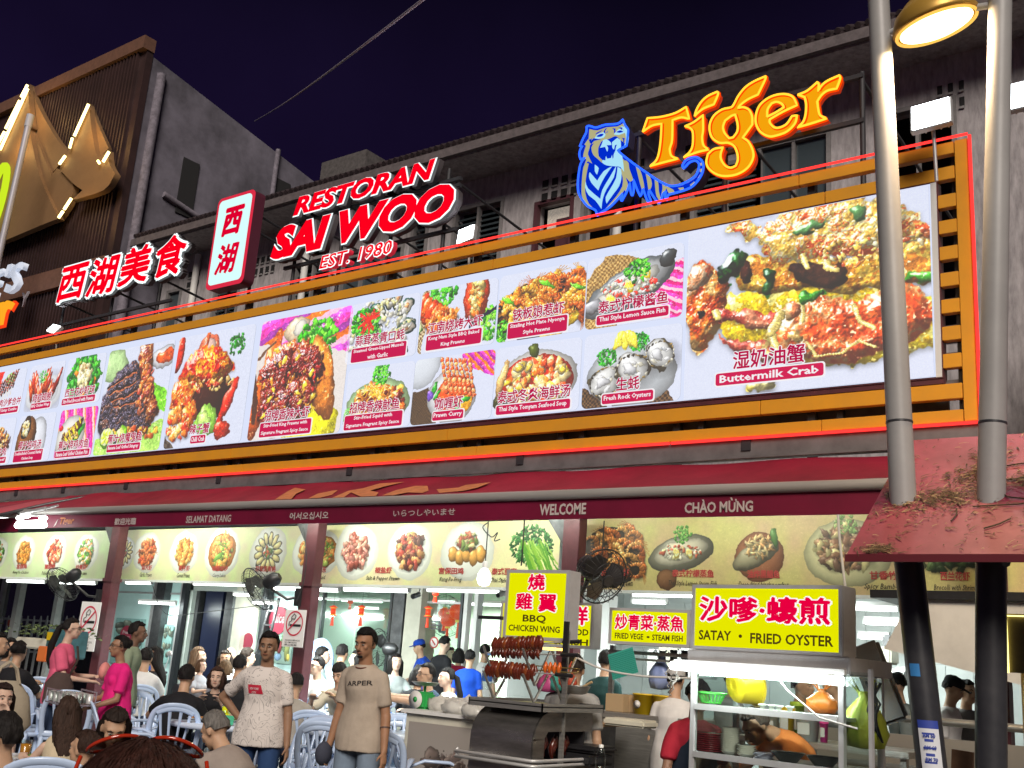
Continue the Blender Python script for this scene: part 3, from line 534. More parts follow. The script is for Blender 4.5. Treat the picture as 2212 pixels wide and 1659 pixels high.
MB().box((-22,YB+1.2,3.2),(4.4,YB+1.3,10.5)).build('inner_wall',dark_in,shop,world=True)
for x0,x1,z0,z1,kd in ops:
 w = link('window',frame_bars(MB(),x0,z0,x1,z1,.07,YB-.02,YB+.1) and None,shop) if False else None
 fb = frame_bars(MB(),x0-.04,z0,x1+.04,z1+.04,.07,YB-.03,YB+.09); n = max(1,round((x1-x0)/.62))
 for k in range(1,n): xx = x0+(x1-x0)*k/n; fb.box((xx-.025,YB-.02,z0+.07),(xx+.025,YB+.08,z1-.03))
 w = fb.build('window',drm if kd == 'door' else frm,shop,world=True)
 if kd == 'louvre':
  l = MB(); z = z0+.1
  while z < z1-.12: l.box((x0+.04,YB+.03,z),(x1-.04,YB+.12,z+.012),rot=Matrix.Rotation(R_(50),3,'X')); z += .105
  tag(l.build('louvre_panes',louv,None),kind=None); o = bpy.data.objects[-1] if False else None
  lo = [ob for ob in bpy.data.objects if ob.name.startswith('louvre_panes') and ob.parent is None][0]
  lo.parent = w; lo.location = -root_loc(shop); lo['kind'] = 'stuff'
 elif kd == 'glass':
  for k in range(n):
   a = x0+(x1-x0)*k/n+.03; b = x0+(x1-x0)*(k+1)/n-.03; g = MB().box((a,YB+.05,z0+.07),(b,YB+.06,z1-.04)).build('pane',louv,None); g.parent = w; g.location = -root_loc(shop)
 elif kd == 'door':
  g = MB().box((x0+.35,YB+.15,z0+.1),(x1-.08,YB+.19,z1-.3)).build('door_leaf',drm,None); g.parent = w; g.location = -root_loc(shop)
  lit = mat('lit_curtain',(.5,.45,.38),.8,emit=(.75,.66,.55),es=.35,var=.5,scale=22)
  g = MB().box((x0+.1,YB+.22,z1-.55),(x0+.75,YB+.25,z1-.05)).build('curtain',lit,None); g.parent = w; g.location = -root_loc(shop)
# ventilation blocks: two rows of openings, their shade painted as dark plates
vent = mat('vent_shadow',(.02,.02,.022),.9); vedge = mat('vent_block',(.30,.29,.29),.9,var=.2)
for (x0,yA,x1,yB2,n) in ((1170,393,1254,371,4),(1358,352,1398,342,2),(552,560,601,545,4),(407,590,437,580,2),(1478,318,1530,305,2),(2020,190,2090,175,3)):
 a = zx(x0,yA); b = zx(x1,yB2); wd = (b[0]-a[0])/n
 g = MB();
 for r in range(2):
  for k in range(n):
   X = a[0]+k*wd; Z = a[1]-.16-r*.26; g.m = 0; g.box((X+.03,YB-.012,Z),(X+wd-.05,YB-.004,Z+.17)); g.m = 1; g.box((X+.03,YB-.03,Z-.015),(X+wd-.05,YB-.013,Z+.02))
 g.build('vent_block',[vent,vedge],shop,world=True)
# roof, soffit and gutter
MB().prism([(13.55,10.72),(13.55,10.80),(17.2,12.9),(17.2,12.7)],27,lambda u,v,w: (-22.0+w,u,v)).build('roof',tilem,shop,world=True)
MB().box((-22,13.6,10.52),(4.6,YB,10.58)).build('soffit',wallm,shop,world=True)
MB().box((-22,13.50,10.55),(4.6,13.6,10.72)).build('fascia',mat('fascia_paint',(.13,.11,.115),.8,var=.3),shop,world=True)
t = MB()
for i in range(180): t.tube([(-21.9+i*.147,13.52,10.80),(-21.9+i*.147,17.2,12.94)],.05,5)
tag(t.build('tile_ridge',tilem,shop,world=True),kind='stuff')
for x,y0,y1 in ((443,510,690),(676/1.0,500,600),(1347,330,520)):
 a = zx(x,y0); MB().tube([(a[0],YB-.1,10.4),(a[0],YB-.1,6.0)],.075,10).build('drain_pipe',M['white'],shop,world=True)
# water tanks and parapet room on the roof, faintly lit
rb = empty('rooftop_room',(-20.5,20,12),'faintly lit block with window grid rising over the roofline beside the red lettering','building')
p0 = A(690,400,20); p1 = A(855,325,20); rw = mat('rooftop_wall',(.10,.09,.09),.9,var=.4); litp = mat('dim_window',(.2,.18,.12),.5,emit=(.55,.45,.25),es=.16,var=.6,scale=6)
a = A(692,378,20); b = A(792,322,20); c = A(858,352,20)
MB().box((a.x,20,9),(b.x,23,b.z)).box((b.x,20.6,9),(c.x,23,c.z)).build('wall',rw,rb,world=True)
for i in range(5):
 for j in range(3):
  X = a.x+.25+i*(b.x-a.x-.3)/5; Z = b.z-1.0-j*.75
  MB().box((X,19.96,Z-.5),(X+(b.x-a.x)/5-.12,19.99,Z)).build('window',litp if j > 0 else rw,rb,world=True)
# overhead cable in the sky
a = A(550,262,22); b = A(945,-25,7);
tag(MB().tube([a.lerp(b,t/12)-Vector((0,0,.12*math.sin(PI*t/12))) for t in range(13)],.018,5).build('overhead_cable',mat('pale_cable',(.30,.27,.34),.6)),'thin pale cable crossing the night sky above the rooftops','cable')
# ---- neighbour: tall dark building with corrugated front and illuminated mountain relief
NB = empty('corrugated_building',(-24,13,0),'tall dark building with ribbed metal front and golden mountain relief at the left','building')
nY = 13.0; nx1 = A(315,75,nY).x; nz1 = A(315,78,nY).z; side = mat('stained_concrete',(.15,.14,.175),.95,var=.65,scale=.6,bump=.4,bscale=8)
rib = mat('ribbed_metal',(.055,.030,.030),.55,.3,var=.3,scale=2);
MB().box((-45,nY+.12,3.3),(nx1,nY+.3,nz1-.3)).build('wall',rib,NB,world=True)
MB().prism([(nY+.3,3.3),(nY+.3,nz1-.4),(19.3,14.5),(30,11.5),(30,3.3)],.3,lambda u,v,w: (nx1-.02-w,u,v)).build('side_wall',side,NB,world=True)
d = MB()
for (ya,za,yb,zb,w) in ((13.6,3.4,13.6,15.2,.25),(14.2,12.2,21,11.0,.18),(16.5,11.9,18.8,8,.12),(17.5,9,17.5,14.9,.15),(15.6,8,15.6,11.6,.12)):
 d.tube([(nx1+.02,ya,za),(nx1+.02,yb,zb)],w/2,6)
d.build('pilaster',mat('concrete_band',(.20,.18,.22),.9,var=.4),NB,world=True)
MB().box((nx1+.0,17.6,12.2),(nx1+.015,18.1,14.1)).build('opening',vent,NB,world=True); MB().box((nx1,14.6,11.9),(nx1+.015,15.1,13.4)).build('opening',vent,NB,world=True)  # openings given as dark plates, their shade put into the colour
g = MB(); x = A(0,640,nY).x-1
k = 0
while x < nx1-.2:
 g.box((x,nY+.04,3),(x+.06,nY+.12,nz1-.35)); x += .14; k += 1
tag(g.build('rib',rib,NB,world=True),kind='stuff')
trim = mat('roof_trim',(.15,.075,.05),.6,var=.2)
MB().box((-45,nY-.03,nz1-.32),(nx1+.03,nY+.3,nz1+.02)).build('roof_trim',trim,NB,world=True)
zl = A(200,590,nY).z; MB().box((-45,nY-.06,zl-.15),(nx1+.02,nY+.14,zl+.35)).build('lower_trim',trim,NB,world=True)
def Q4(X,Y): return (X*.229/1.15732,(180+Y*.229)/1.15732)
def plane_pts(pts,conv,Y): return [(lambda p: (p.x,p.z))(A(*conv(*q),Y)) for q in pts]
def smooth(pts,n=4,sharp=55,closed=True):
 out = []; N = len(pts)
 def ang(i):
  a = Vector(pts[i])-Vector(pts[i-1]); b = Vector(pts[(i+1) % N])-Vector(pts[i])
  return math.degrees(a.angle(b)) if a.length > 1e-6 and b.length > 1e-6 else 0
 sh = [ang(i) > sharp for i in range(N)]
 for i in range(N if closed else N-1):
  p1,p2 = Vector(pts[i]),Vector(pts[(i+1) % N]); p0 = p1-(p2-p1)*.5 if (sh[i] or (not closed and i == 0)) else Vector(pts[i-1]); p3 = p2+(p2-p1)*.5 if (sh[(i+1) % N] or (not closed and i == N-2)) else Vector(pts[(i+2) % N])
  for k in range(n):
   t = k/n; out.append(tuple(.5*((2*p1)+(p2-p0)*t+(2*p0-5*p1+4*p2-p3)*t*t+(3*p1-p0-3*p2+p3)*t**3)))
 if not closed: out.append(tuple(pts[-1]))
 return out
def plate_shape(name,polys,y,depth,m,parent=None,world=True):
 """flat letter or emblem: outlines (x, z), first the outside then its holes, front at y, thickness depth behind it"""
 c = bpy.data.curves.new(name,'CURVE'); c.dimensions = '2D'; c.fill_mode = 'BOTH'; c.extrude = depth/2
 for P in polys:
  s = c.splines.new('POLY'); s.points.add(len(P)-1); s.use_cyclic_u = True
  for i,p in enumerate(P): s.points[i].co = (p[0],p[1],0,1)
 o = bpy.data.objects.new(name,c); COL.objects.link(o); me = bpy.data.meshes.new_from_object(o.evaluated_get(bpy.context.evaluated_depsgraph_get()))
 bpy.data.objects.remove(o); bpy.data.curves.remove(c); l = root_loc(parent) if (parent is not None and world) else Vector((0,0,0))
 for v in me.vertices: v.co = Vector((v.co.x,y+depth/2-v.co.z,v.co.y))-l
 me.materials.clear()
 for x in (m if isinstance(m,list) else [m]): me.materials.append(x)
 if isinstance(m,list):
  for p in me.polygons: p.material_index = 0 if abs(p.normal.y) > .5 else 1
 me.name = name; return link(name,me,parent)
gold = mat('bronze_relief',(.25,.145,.07),.6,.2,var=.12,scale=1.5)
# mountain relief: facets standing proud of the ribs
big = [(300,130),(325,440),(345,600),(330,660),(430,1130),(640,1600),(480,1659),(-120,1900),(-400,1900),(-400,1500),(-60,960),(150,520)]
rd = [(325,130),(360,240),(470,480),(640,760),(770,880),(560,1110),(430,800),(345,560)]
mid = [(970,350),(985,500),(1010,700),(1060,960),(1180,850),(1190,990),(1255,1110),(1130,1290),(780,1400),(900,1290),(790,1210),(650,1060),(760,830),(870,560)]
base = [(345,600),(430,810),(560,1130),(620,1050),(790,1210),(770,1390),(640,1600),(480,1300),(400,1000)]
for nm,P,yy in (('relief_panel',big,nY-.32),('relief_panel',base,nY-.22),('relief_panel',mid,nY-.30),('relief_panel',rd,nY-.14)):
 plate_shape(nm,[smooth(plane_pts(P,Q4,yy),3)],yy,.16,gold,NB)
pr = [(980,340),(1090,620),(1185,830),(1060,970),(1010,700)]
plate_shape('relief_panel',[plane_pts(pr,Q4,nY-.16)],nY-.16,.1,gold,NB)
led = emat('warm_led_strip',(1,.78,.30),5)
for P in ([(300,140),(230,275)],[(215,310),(60,620)],[(305,180),(0,850)],[(50,650),(-60,860)],[(968,350),(810,700)],[(790,720),(760,830)],[(712,915),(648,1005)],[(1190,870),(1125,980)],[(1070,970),(1085,995)],[(778,1380),(700,1500)],[(688,1520),(640,1590)]):
 a = A(*Q4(*P[0]),nY-.4); b = A(*Q4(*P[1]),nY-.4); MB().tube([a,b],.035,6).build('led_strip',led,NB,world=True)
for (x,y,pw) in ((240,330,26),(880,560,24),(60,760,20),(740,1450,14),(1120,930,8)):
 p = A(*Q4(x,y),nY-.75); L = bpy.data.lights.new('relief_glow','POINT'); L.energy = pw; L.color = (1,.62,.2); L.shadow_soft_size = .15; o = bpy.data.objects.new('relief_glow',L); o.location = p; COL.objects.link(o)
# yellow-green lit ring and white shop letters of the neighbour, its small neon word
Q2 = lambda X,Y: (X*.27345,345.63+Y*.27345)
ring = MB(); c = A(-12,440,12.6); rp = [(c.x+.62*math.cos(t*PI/12)*.62,12.6,c.z+1.02*math.sin(t*PI/12)+.35*math.cos(t*PI/12)) for t in range(25)]
ring.tube(rp,.09,8,flat=1.0); ro = ring.build('ring_sign',emat('lime_neon',(.62,.85,.02),1.0)); tag(ro,'lime green lit ring sign half hidden behind the pale flagpole','sign')
wl = mat('white_channel_letter',(.55,.6,.7),.4,emit=(.62,.70,.85),es=.55)
nb = empty('neighbour_lettering',A(10,600,12.3),"cut off pale white channel letters E'S of the restaurant next door",'sign')
Z = plane_pts([(118,1040),(235,800),(-75,1100),(75,850)],Q2,12.3)
text('letter',"'S",Z[0][0]-.42,Z[1][0],Z[0][1]-.05,Z[1][1]-.0,12.3,wl,nb,off=.025,ext=.06,shear=.2)
text('letter',"E",Z[2][0],Z[3][0]-.05,Z[2][1]-.05,Z[3][1]-.05,12.3,wl,nb,off=.025,ext=.06,shear=.2)
Z = plane_pts([(165,1170),(240,1040)],Q2,12.5); tag(text('small_letter','Y',Z[0][0],Z[1][0],Z[0][1],Z[1][1],12.5,mat('dull_letter',(.25,.24,.28),.5),None,ext=.04,world=False),'unlit grey letter Y mounted on the ribbed front','letter')
no = empty('neighbour_neon',A(15,660,11.9),'orange neon letter r at the left edge above the red light line','sign')
Z = plane_pts([(-10,1310),(125,1110)],Q2,11.9)
text('letter','r',Z[0][0],Z[1][0],Z[0][1],Z[1][1],11.9,emat('orange_neon_face',(1,.42,.02),1.0),no,off=.03,ext=.05)
text('letter_outline','r',Z[0][0]-.05,Z[1][0]+.05,Z[0][1]-.05,Z[1][1]+.05,11.96,emat('red_neon_rim',(1,.06,.01),1.0),no,off=.06)
text('letter','e',Z[0][0]-.8,Z[0][0]-.1,Z[0][1]-.02,Z[1][1],11.9,emat('orange_neon_face',(1,.42,.02),1.0),no,off=.03,ext=.05)
# flagpole
a = A(66,250,11.6); b = A(-22,640,11.6); fp = empty('flagpole',(b.x,b.y,0),'slim pale metal pole leaning up across the golden mountain relief','pole')
MB().tube([a,(b.x-.0,b.y,b.z),(2*b.x-a.x,b.y,2*b.z-a.z)],.075,12).build('pole',mat('pale_pole',(.45,.44,.50),.45,.2),fp,world=True)
MB().tube([a+Vector((0,0,.02)),a-Vector((.02,0,.30))],.09,12).build('cap',mat('pale_pole_cap',(.5,.5,.55),.5),fp,world=True)
# far right: dark brown tower behind the poles
rt = empty('timber_clad_facade',(1,12,0),'brown panelled facade edge behind the right hand lamp pole','building')
brn = mat('brown_timber',(.10,.06,.05),.7,var=.4,scale=2,bump=.3,bscale=10,stretch=(6,6,1))
MB().box((-1.75,12.3,0),(3.5,12.5,7.0)).build('wall',mat('dim_render',(.10,.085,.09),.9,var=.4,scale=1.2),rt,world=True)
for i in range(5): MB().box((-1.7+.36*i,12.05,2.6),(-1.52+.36*i,12.3,7.0)).build('post',brn,rt,world=True)
MB().box((-1.75,12.0,6.95),(3.5,12.3,7.2)).build('beam',brn,rt,world=True)
# ---------------- the long lit menu sign ----------------
YS = 10.0
orange = mat('orange_slat_paint',(.64,.29,.028),.45,var=.12,scale=2.5,bump=.05,bscale=5,spec=.4,dirt=(.78,.34,.02))
greyf = mat('grey_flashing',(.17,.16,.165),.6,.2,var=.3,scale=3); bracket = mat('sign_bracket',(.03,.03,.035),.6)
neon = emat('red_neon',(1,.035,.03),1.9)
SG = empty('menu_sign',(-10,YS,3.6),'very long backlit food picture sign framed by orange slats and red neon','sign')
XL,XR = -21.0,-2.31
for z0,z1 in ((6.675,6.80),(6.41,6.545),(4.225,4.37),(4.005,4.12)):
 x = XL
 while x < XR-.13:
  x2 = min(x+4.1+.2*((z0*10) % 3),XR-.125); MB().box((x+.004,YS-.03,z0),(x2-.004,YS+.05,z1),bevel=.004).build('slat',orange,SG,world=True); x = x2
for k in range(7):
 z = 6.12-k*.2665; MB().box((-2.60,YS-.03,z),(XR-.125,YS+.05,z+.137),bevel=.004).build('slat',orange,SG,world=True)
MB().box((XR-.12,YS-.035,4.005),(XR,YS+.08,6.80),bevel=.004).build('frame_post',orange,SG,world=True)
for x in [-2.45-.0,-3.9,-5.4,-6.9,-8.4,-9.9,-11.4,-12.9,-14.4,-15.9,-17.4,-18.9,-20.4]:
 MB().box((x-.04,YS+.06,3.75),(x+.04,YS+.14,6.78)).build('upright',bracket,SG,world=True)
 MB().box((x-.04+.3,YS+.06,3.85),(x+.02+.3,YS+.12,4.35)).build('upright',bracket,SG,world=True)
for k in range(8): z = 6.26-k*.2665; MB().box((-2.63,YS+.08,z-.04),(-2.44,YS+.15,z+.04)).build('bracket',greyf,SG,world=True)
MB().box((XL,YS+.16,3.99),(XR-.3,YS+.2,4.45)).build('backing_sheet',greyf,SG,world=True)
MB().box((XL,YS-.02,3.80),(XR+.02,YS+.04,3.985)).box((XL,YS-.06,3.775),(XR+.02,YS+.06,3.80)).build('flashing',greyf,SG,world=True)
for x in (-4.55,-7.4,-10.2,-12.9,-15.2,-17.0,-18.5): MB().box((x-.05,YS-.035,3.86),(x+.05,YS-.02,3.99)).build('bracket',bracket,SG,world=True)
MB().box((XL,YS-.02,4.38),(-2.60,YS+.06,4.43)).build('lower_rail',M['maroon'],SG,world=True)
lit = emat('sign_light_face',(.74,.80,1.0),.97)
MB().box((XL,YS-.03,4.43),(-2.60,YS+.1,6.41)).build('box_body',[M['maroon']],SG,world=True)
MB().quad((XL,YS-.033,4.445),(-2.665,YS-.033,4.445),(-2.665,YS-.033,6.395),(XL,YS-.033,6.395)).build('lit_panel',lit,SG,world=True)
MB().box((-2.665,YS-.036,4.44),(-2.61,YS-.03,6.40)).build('edge_trim',M['white'],SG,world=True)
# neon lines, in lengths with their joints
def neon_run(a,b,par,m=neon,r=.016,step=2.9,name='neon_tube'):
 a = Vector(a); b = Vector(b); n = max(1,round((b-a).length/step))
 for i in range(n):
  p = a.lerp(b,i/n); q = a.lerp(b,(i+1)/n); d = (q-p).normalized()*.012
  MB().tube([p+d,q-d],r,6).build(name,m,par,world=True)
neon_run((XL,YS-.05,6.835),(XR+.02,YS-.05,6.835),SG); neon_run((XL,YS-.05,3.985),(XR+.02,YS-.05,3.985),SG); neon_run((XR+.025,YS-.05,3.99),(XR+.025,YS-.05,6.83),SG)
# pictures
crim = mat('caption_crimson',(.42,.01,.06),.5,emit=(.42,.01,.07),es=.75); wht = emat('caption_white',(1,.97,1),.92); capt = emat('caption_letters',(.55,.01,.08),.9); sidew = emat('picture_edge',(.8,.85,1),.6)
T0,T1,B0,B1 = 5.405,6.28,4.455,5.33
DISH = [('big_crab',-5.27,-2.68,4.45,6.385,620,'湿奶油蟹',['Buttermilk Crab'],.37,.10,.45),
('lemon_fish',-6.585,-5.32,T0,T1,460,'泰式柠檬酱鱼',['Thai Style Lemon Sauce Fish'],.50,.06,.74),('oysters',-6.57,-5.31,B0,B1,460,'生蚝',['Fresh Rock Oysters'],.48,.06,.52),
('nyonya',-7.885,-6.60,T0,T1,460,'铁板娘惹虾',['Sizzling Hot Plate Nyonya','Style Prawns'],.48,.05,.68),('tomyam',-7.855,-6.61,B0,B1,460,'泰式冬炎海鲜汤',['Thai Style Tomyam Seafood Soup'],.48,.05,.86),
('lobster',-9.18,-7.915,T0,T1,460,'江南烧烤大虾',['Kong Nam Style BBQ Baked','King Prawns'],.48,.06,.72),('curry',-9.185,-7.87,B0,B1,460,'咖喱虾',['Prawn Curry'],.48,.06,.38),
('mussels',-10.50,-9.21,T0,T1,460,'蒜茸蒸青口蚝',['Steamed Green-Lipped Mussels','with Garlic'],.48,.03,.78),('squid',-10.41,-9.19,B0,B1,460,'招牌香辣鱿鱼',['Stir-Fried Squid with','Signature Fragrant Spicy Sauce'],.46,.03,.86),
('king_prawn',-12.36,-10.46,B0,T1,420,'招牌香辣大虾',['Stir-Fried King Prawns with','Signature Fragrant Spicy Sauce'],.42,.03,.56),('chilli_crab',-14.35,-12.50,B0,T1,420,'辣子蟹',['Chilli Crab'],.46,.04,.19),
('stingray',-16.27,-14.46,B0,T1,400,'蕉叶烧魔鬼鱼',['Banana Leaf Grilled Stingray'],.47,.03,.50),('broccoli',-17.53,-16.36,T0,T1,300,'西兰花炒虾球',['Stir-Fried Broccoli with Prawns'],.46,.04,.86),
('fish',-17.46,-16.33,B0,B1,300,'蕉叶烧鸡肉鱼',['Banana Leaf Grilled Chicken Fish'],.50,.04,.92),('wings',-18.76,-17.62,T0,T1,300,'烧鸡翅膀',['BBQ Chicken Wings'],.50,.04,.56),
('coconut',-18.80,-17.62,B0,B1,300,'椰子炖鸡汤',['Double-Boiled Coconut Herbal','Chicken Soup'],.42,.03,.80),('satay',-20.05,-18.90,T0,T1,300,'牛肉沙爹合并',['Beef Satay Combo'],.6,.05,.7),('beef',-20.05,-18.93,B0,B1,300,'姜葱牛肉',['Ginger Beef'],.6,.05,.6)]
for i,(kd,x0,x1,z0,z1,H,zh,en,cx,cz,cw) in enumerate(DISH):
 h = H; w = int(H*(x1-x0)/(z1-z0)); im = dish(kd,w,h,11+i).image('picture_'+kd); m = print_mat('backlit_'+kd,im,.96,.3)
 P = rrect(x0,z0,x1,z1,.07 if i else .01); y = YS-.042; shape_uv('dish_picture',P,.006,x0,z0,x1,z1,y,m,sidew,SG)
 W = x1-x0; big = z1-z0 > 1; ph = (.12 if big and i != 0 else .115)*(1 if len(en) == 1 else 1.75); ph = ph*(1.15 if i == 0 else 1); px0 = x0+W*cx-W*cw/2; px1 = px0+W*cw; pz = z0+(z1-z0)*cz*.6
 cp = MB(); cp.m = 0; cp.prism(rrect(px0-.015,pz-.015,px1+.015,pz+ph+.015,.03,3),.004,lambda u,v,w_: (u,y-.004+w_,v)); c1 = cp.build('caption_plate',wht,SG,world=True)
 c2 = MB().prism(rrect(px0,pz,px1,pz+ph,.025,3),.004,lambda u,v,w_: (u,y-.010+w_,v)).build('caption_panel',crim,SG,world=True)
 lh = ph/len(en)
 for k,s in enumerate(en):
  lw = (px1-px0)*(.92 if len(s) == max(map(len,en)) else .92*len(s)/max(map(len,en))*1.03); xm = (px0+px1)/2; zz = pz+ph-(k+1)*lh
  text('caption_lettering',s,xm-lw/2,xm+lw/2,zz+lh*.20,zz+lh*.84,y-.013,wht,SG,off=.022,res=1)
 ch = .155 if not big else (.16 if i else .20); zw = ch*.98*len(zh); xm = (px0+px1)/2
 text('dish_name',zh,xm-zw/2,xm+zw/2,pz+ph+.025,pz+ph+.025+ch,y-.008,capt,SG,off=.022,res=1)
 text('dish_name_halo',zh,xm-zw/2,xm+zw/2,pz+ph+.025,pz+ph+.025+ch,y-.003,wht,SG,off=.07,ref=.022,res=1)
# ---------------- letters standing on the sign ----------------
redl = emat('red_letter_face',(1,.0,.012),1.0); whl = emat('white_letter_edge',(.88,1.0,1.0),1.25); sidem = mat('letter_return',(.07,.06,.065),.6)
YL = 10.12
def two_tone(body,x0,x1,z0,z1,par,off,edge,shear=0,res=3,ext=.045):
 text('letter',body,x0,x1,z0,z1,YL-.10,redl,par,off=off,res=res,shear=shear)
 me0,lo,hi = text_mesh(body,off,0,res,shear); sz = (z1-z0)/(hi[1]-lo[1])
 text('letter_edge',body,x0,x1,z0,z1,YL-.085,whl,par,off=off+edge/sz,ref=off,res=res,shear=shear)
 me1,lo1,hi1 = text_mesh(body,off+edge/sz,0,res,shear); sx = (x1-x0)/(hi[0]-lo[0])
 X0 = x0+(lo1[0]-lo[0])*sx; X1 = x1+(hi1[0]-hi[0])*sx; Z0 = z0+(lo1[1]-lo[1])*sz; Z1 = z1+(hi1[1]-hi[1])*sz
 e = ext/((Z1-Z0)/(hi1[1]-lo1[1])); text('letter_return',body,X0,X1,Z0,Z1,YL+.06,sidem,par,off=off+edge/sz,ext=e,res=res,shear=shear)
RW = empty('restaurant_letters',(-10.5,YL,6.85),'white edged red channel letters RESTORAN SAI WOO EST. 1980 on top of the sign','sign')
two_tone('RESTORAN',-12.07,-9.24,7.96,8.27,RW,.046,.013,.22)
two_tone('SAI WOO',-12.47,-8.84,7.30,7.84,RW,.060,.016,.22)
text('letter','EST. 1980',-11.33,-9.90,6.975,7.185,YL-.10,redl,RW,off=.012,shear=.12); text('letter_edge','EST. 1980',-11.33,-9.90,6.975,7.185,YL-.09,whl,RW,off=.055,ref=.012,shear=.12)
text('letter_return','EST. 1980',-11.34,-9.89,6.965,7.195,YL-.0,mat('red_return',(.5,.02,.04),.5,emit=(.6,.02,.05),es=.5),RW,off=.055,ext=.16,shear=.12)
def frame_to(par,xs,zt,rails,x0,x1,y=YL+.14):
 for x in xs: MB().tube([(x,y+.02,6.5),(x,y+.02,zt)],.03,6).build('post',bracket,par,world=True)
 for z in rails: MB().box((x0,y-.02,z-.025),(x1,y+.03,z+.025)).build('rail',bracket,par,world=True)
 for x in xs: MB().tube([(x,y+.02,zt-.1),(x+.05,YB,zt-.5)],.022,5).build('stay',bracket,par,world=True)
frame_to(RW,(-12.2,-11.2,-10.2,-9.2),8.2,(7.25,7.9,8.0),-12.4,-8.95)
# four characters at the left, each its own lit letter
ZA = lambda X,Y: ((130+X*.1763)/1.15732,(560+Y*.1763)/1.15732)
CW = empty('chinese_letters',(-17,YL,6.85),'four red Chinese channel letters 西湖美食 with glowing white edges','sign')
for ch,cx,cy,w,h in (('西',365,850,380,480),('湖',790,760,410,520),('美',1245,610,420,520),('食',1750,475,420,560)):
 a = A(*ZA(cx-w/2,cy),YL); b = A(*ZA(cx+w/2,cy),YL); t = A(*ZA(cx,cy-h/2),YL); u = A(*ZA(cx,cy+h/2),YL)
 two_tone(ch,a.x,b.x,u.z,t.z,CW,.035,.036,.10)
frame_to(CW,(-18.6,-17.0,-15.6),7.7,(7.15,),-18.8,-15.2)
PQ = empty('plaque_sign',(-13.45,YL,6.9),'upright glowing white plaque with red brush characters 西湖 and a red rim','sign')
MB().prism(rrect(-13.93,7.03,-13.01,8.62,.10),.20,lambda u,v,w: (u,YL-.12+w,v)).build('casing',mat('plaque_case',(.10,.02,.04),.5),PQ,world=True)
MB().prism(rrect(-13.93,7.03,-13.01,8.62,.10),.008,lambda u,v,w: (u,YL-.130+w,v)).build('rim',emat('plaque_rim',(.80,.03,.07),.9),PQ,world=True)
MB().prism(rrect(-13.87,7.10,-13.07,8.56,.08),.01,lambda u,v,w: (u,YL-.142+w,v)).build('lit_face',emat('plaque_face',(.68,1.0,.97),1.02),PQ,world=True)
pl_red = emat('plaque_red',(.78,.0,.03),.95)
text('character','西',-13.70,-13.20,7.90,8.40,YL-.150,pl_red,PQ,off=.05,shear=.15); text('character','湖',-13.74,-13.20,7.24,7.76,YL-.150,pl_red,PQ,off=.04,shear=.15)
frame_to(PQ,(-13.7,-13.2),8.4,(),0,1)
# ---------------- striped big cat emblem and orange neon word ----------------
QT = lambda X,Y: ((1420+X*.17179)/1.15732,(280+Y*.17179)/1.15732)
TG = empty('tiger_sign',(-6.6,YL,6.9),'lit blue and cream roaring tiger emblem outlined in blue neon','sign')
blue = emat('emblem_blue',(.0,.035,.80),.75); bneon = emat('blue_neon',(.02,.10,1.0),2.0); tan = emat('emblem_tan',(.50,.47,.24),.9); ice = emat('emblem_ice_blue',(.42,.80,1.0),.95)
def tp(pts,y,n=3,sh=50): return smooth(plane_pts(pts,QT,y),n,sh)
SIL = [(440,1525),(415,1440),(300,1380),(200,1250),(165,1150),(165,1000),(190,820),(215,745),(265,680),(200,705),(185,640),(195,570),(228,512),(190,515),(240,400),(285,310),(290,230),(330,215),(430,240),(560,200),(740,185),(815,125),(845,205),(890,270),(888,340),(880,420),(868,505),(800,540),(742,575),(800,630),(980,770),(1150,890),(1330,1010),(1490,1085),(1640,1075),(1800,1000),(1890,920),(1925,800),(1905,740),(1860,722),(1790,745),(1740,795),(1700,835),(1680,800),(1720,730),(1780,690),(1880,672),(1960,720),(1985,800),(1970,900),(1900,1020),(1790,1120),(1600,1185),(1500,1210),(1468,1235),(1450,1300),(1430,1270),(1440,1170),(1400,1210),(1370,1300),(1340,1335),(1290,1290),(1200,1150),(1190,1210),(1225,1310),(1200,1335),(1160,1280),(1110,1130),(1090,1200),(1070,1240),(1030,1160),(970,1000),(975,1150),(955,1230),(935,1200),(915,1050),(880,1160),(800,1310),(785,1290),(815,1200),(640,1385),(480,1490)]
y0 = YL-.12; so = tp(SIL,y0); plate_shape('body',[so],y0,.14,[blue,mat('emblem_return',(.02,.02,.06),.5)],TG)
MB().tube([(a,y0-.03,b) for a,b in so]+[(so[0][0],y0-.03,so[0][1])],.014,5,cap=False).build('neon_outline',bneon,TG,world=True)
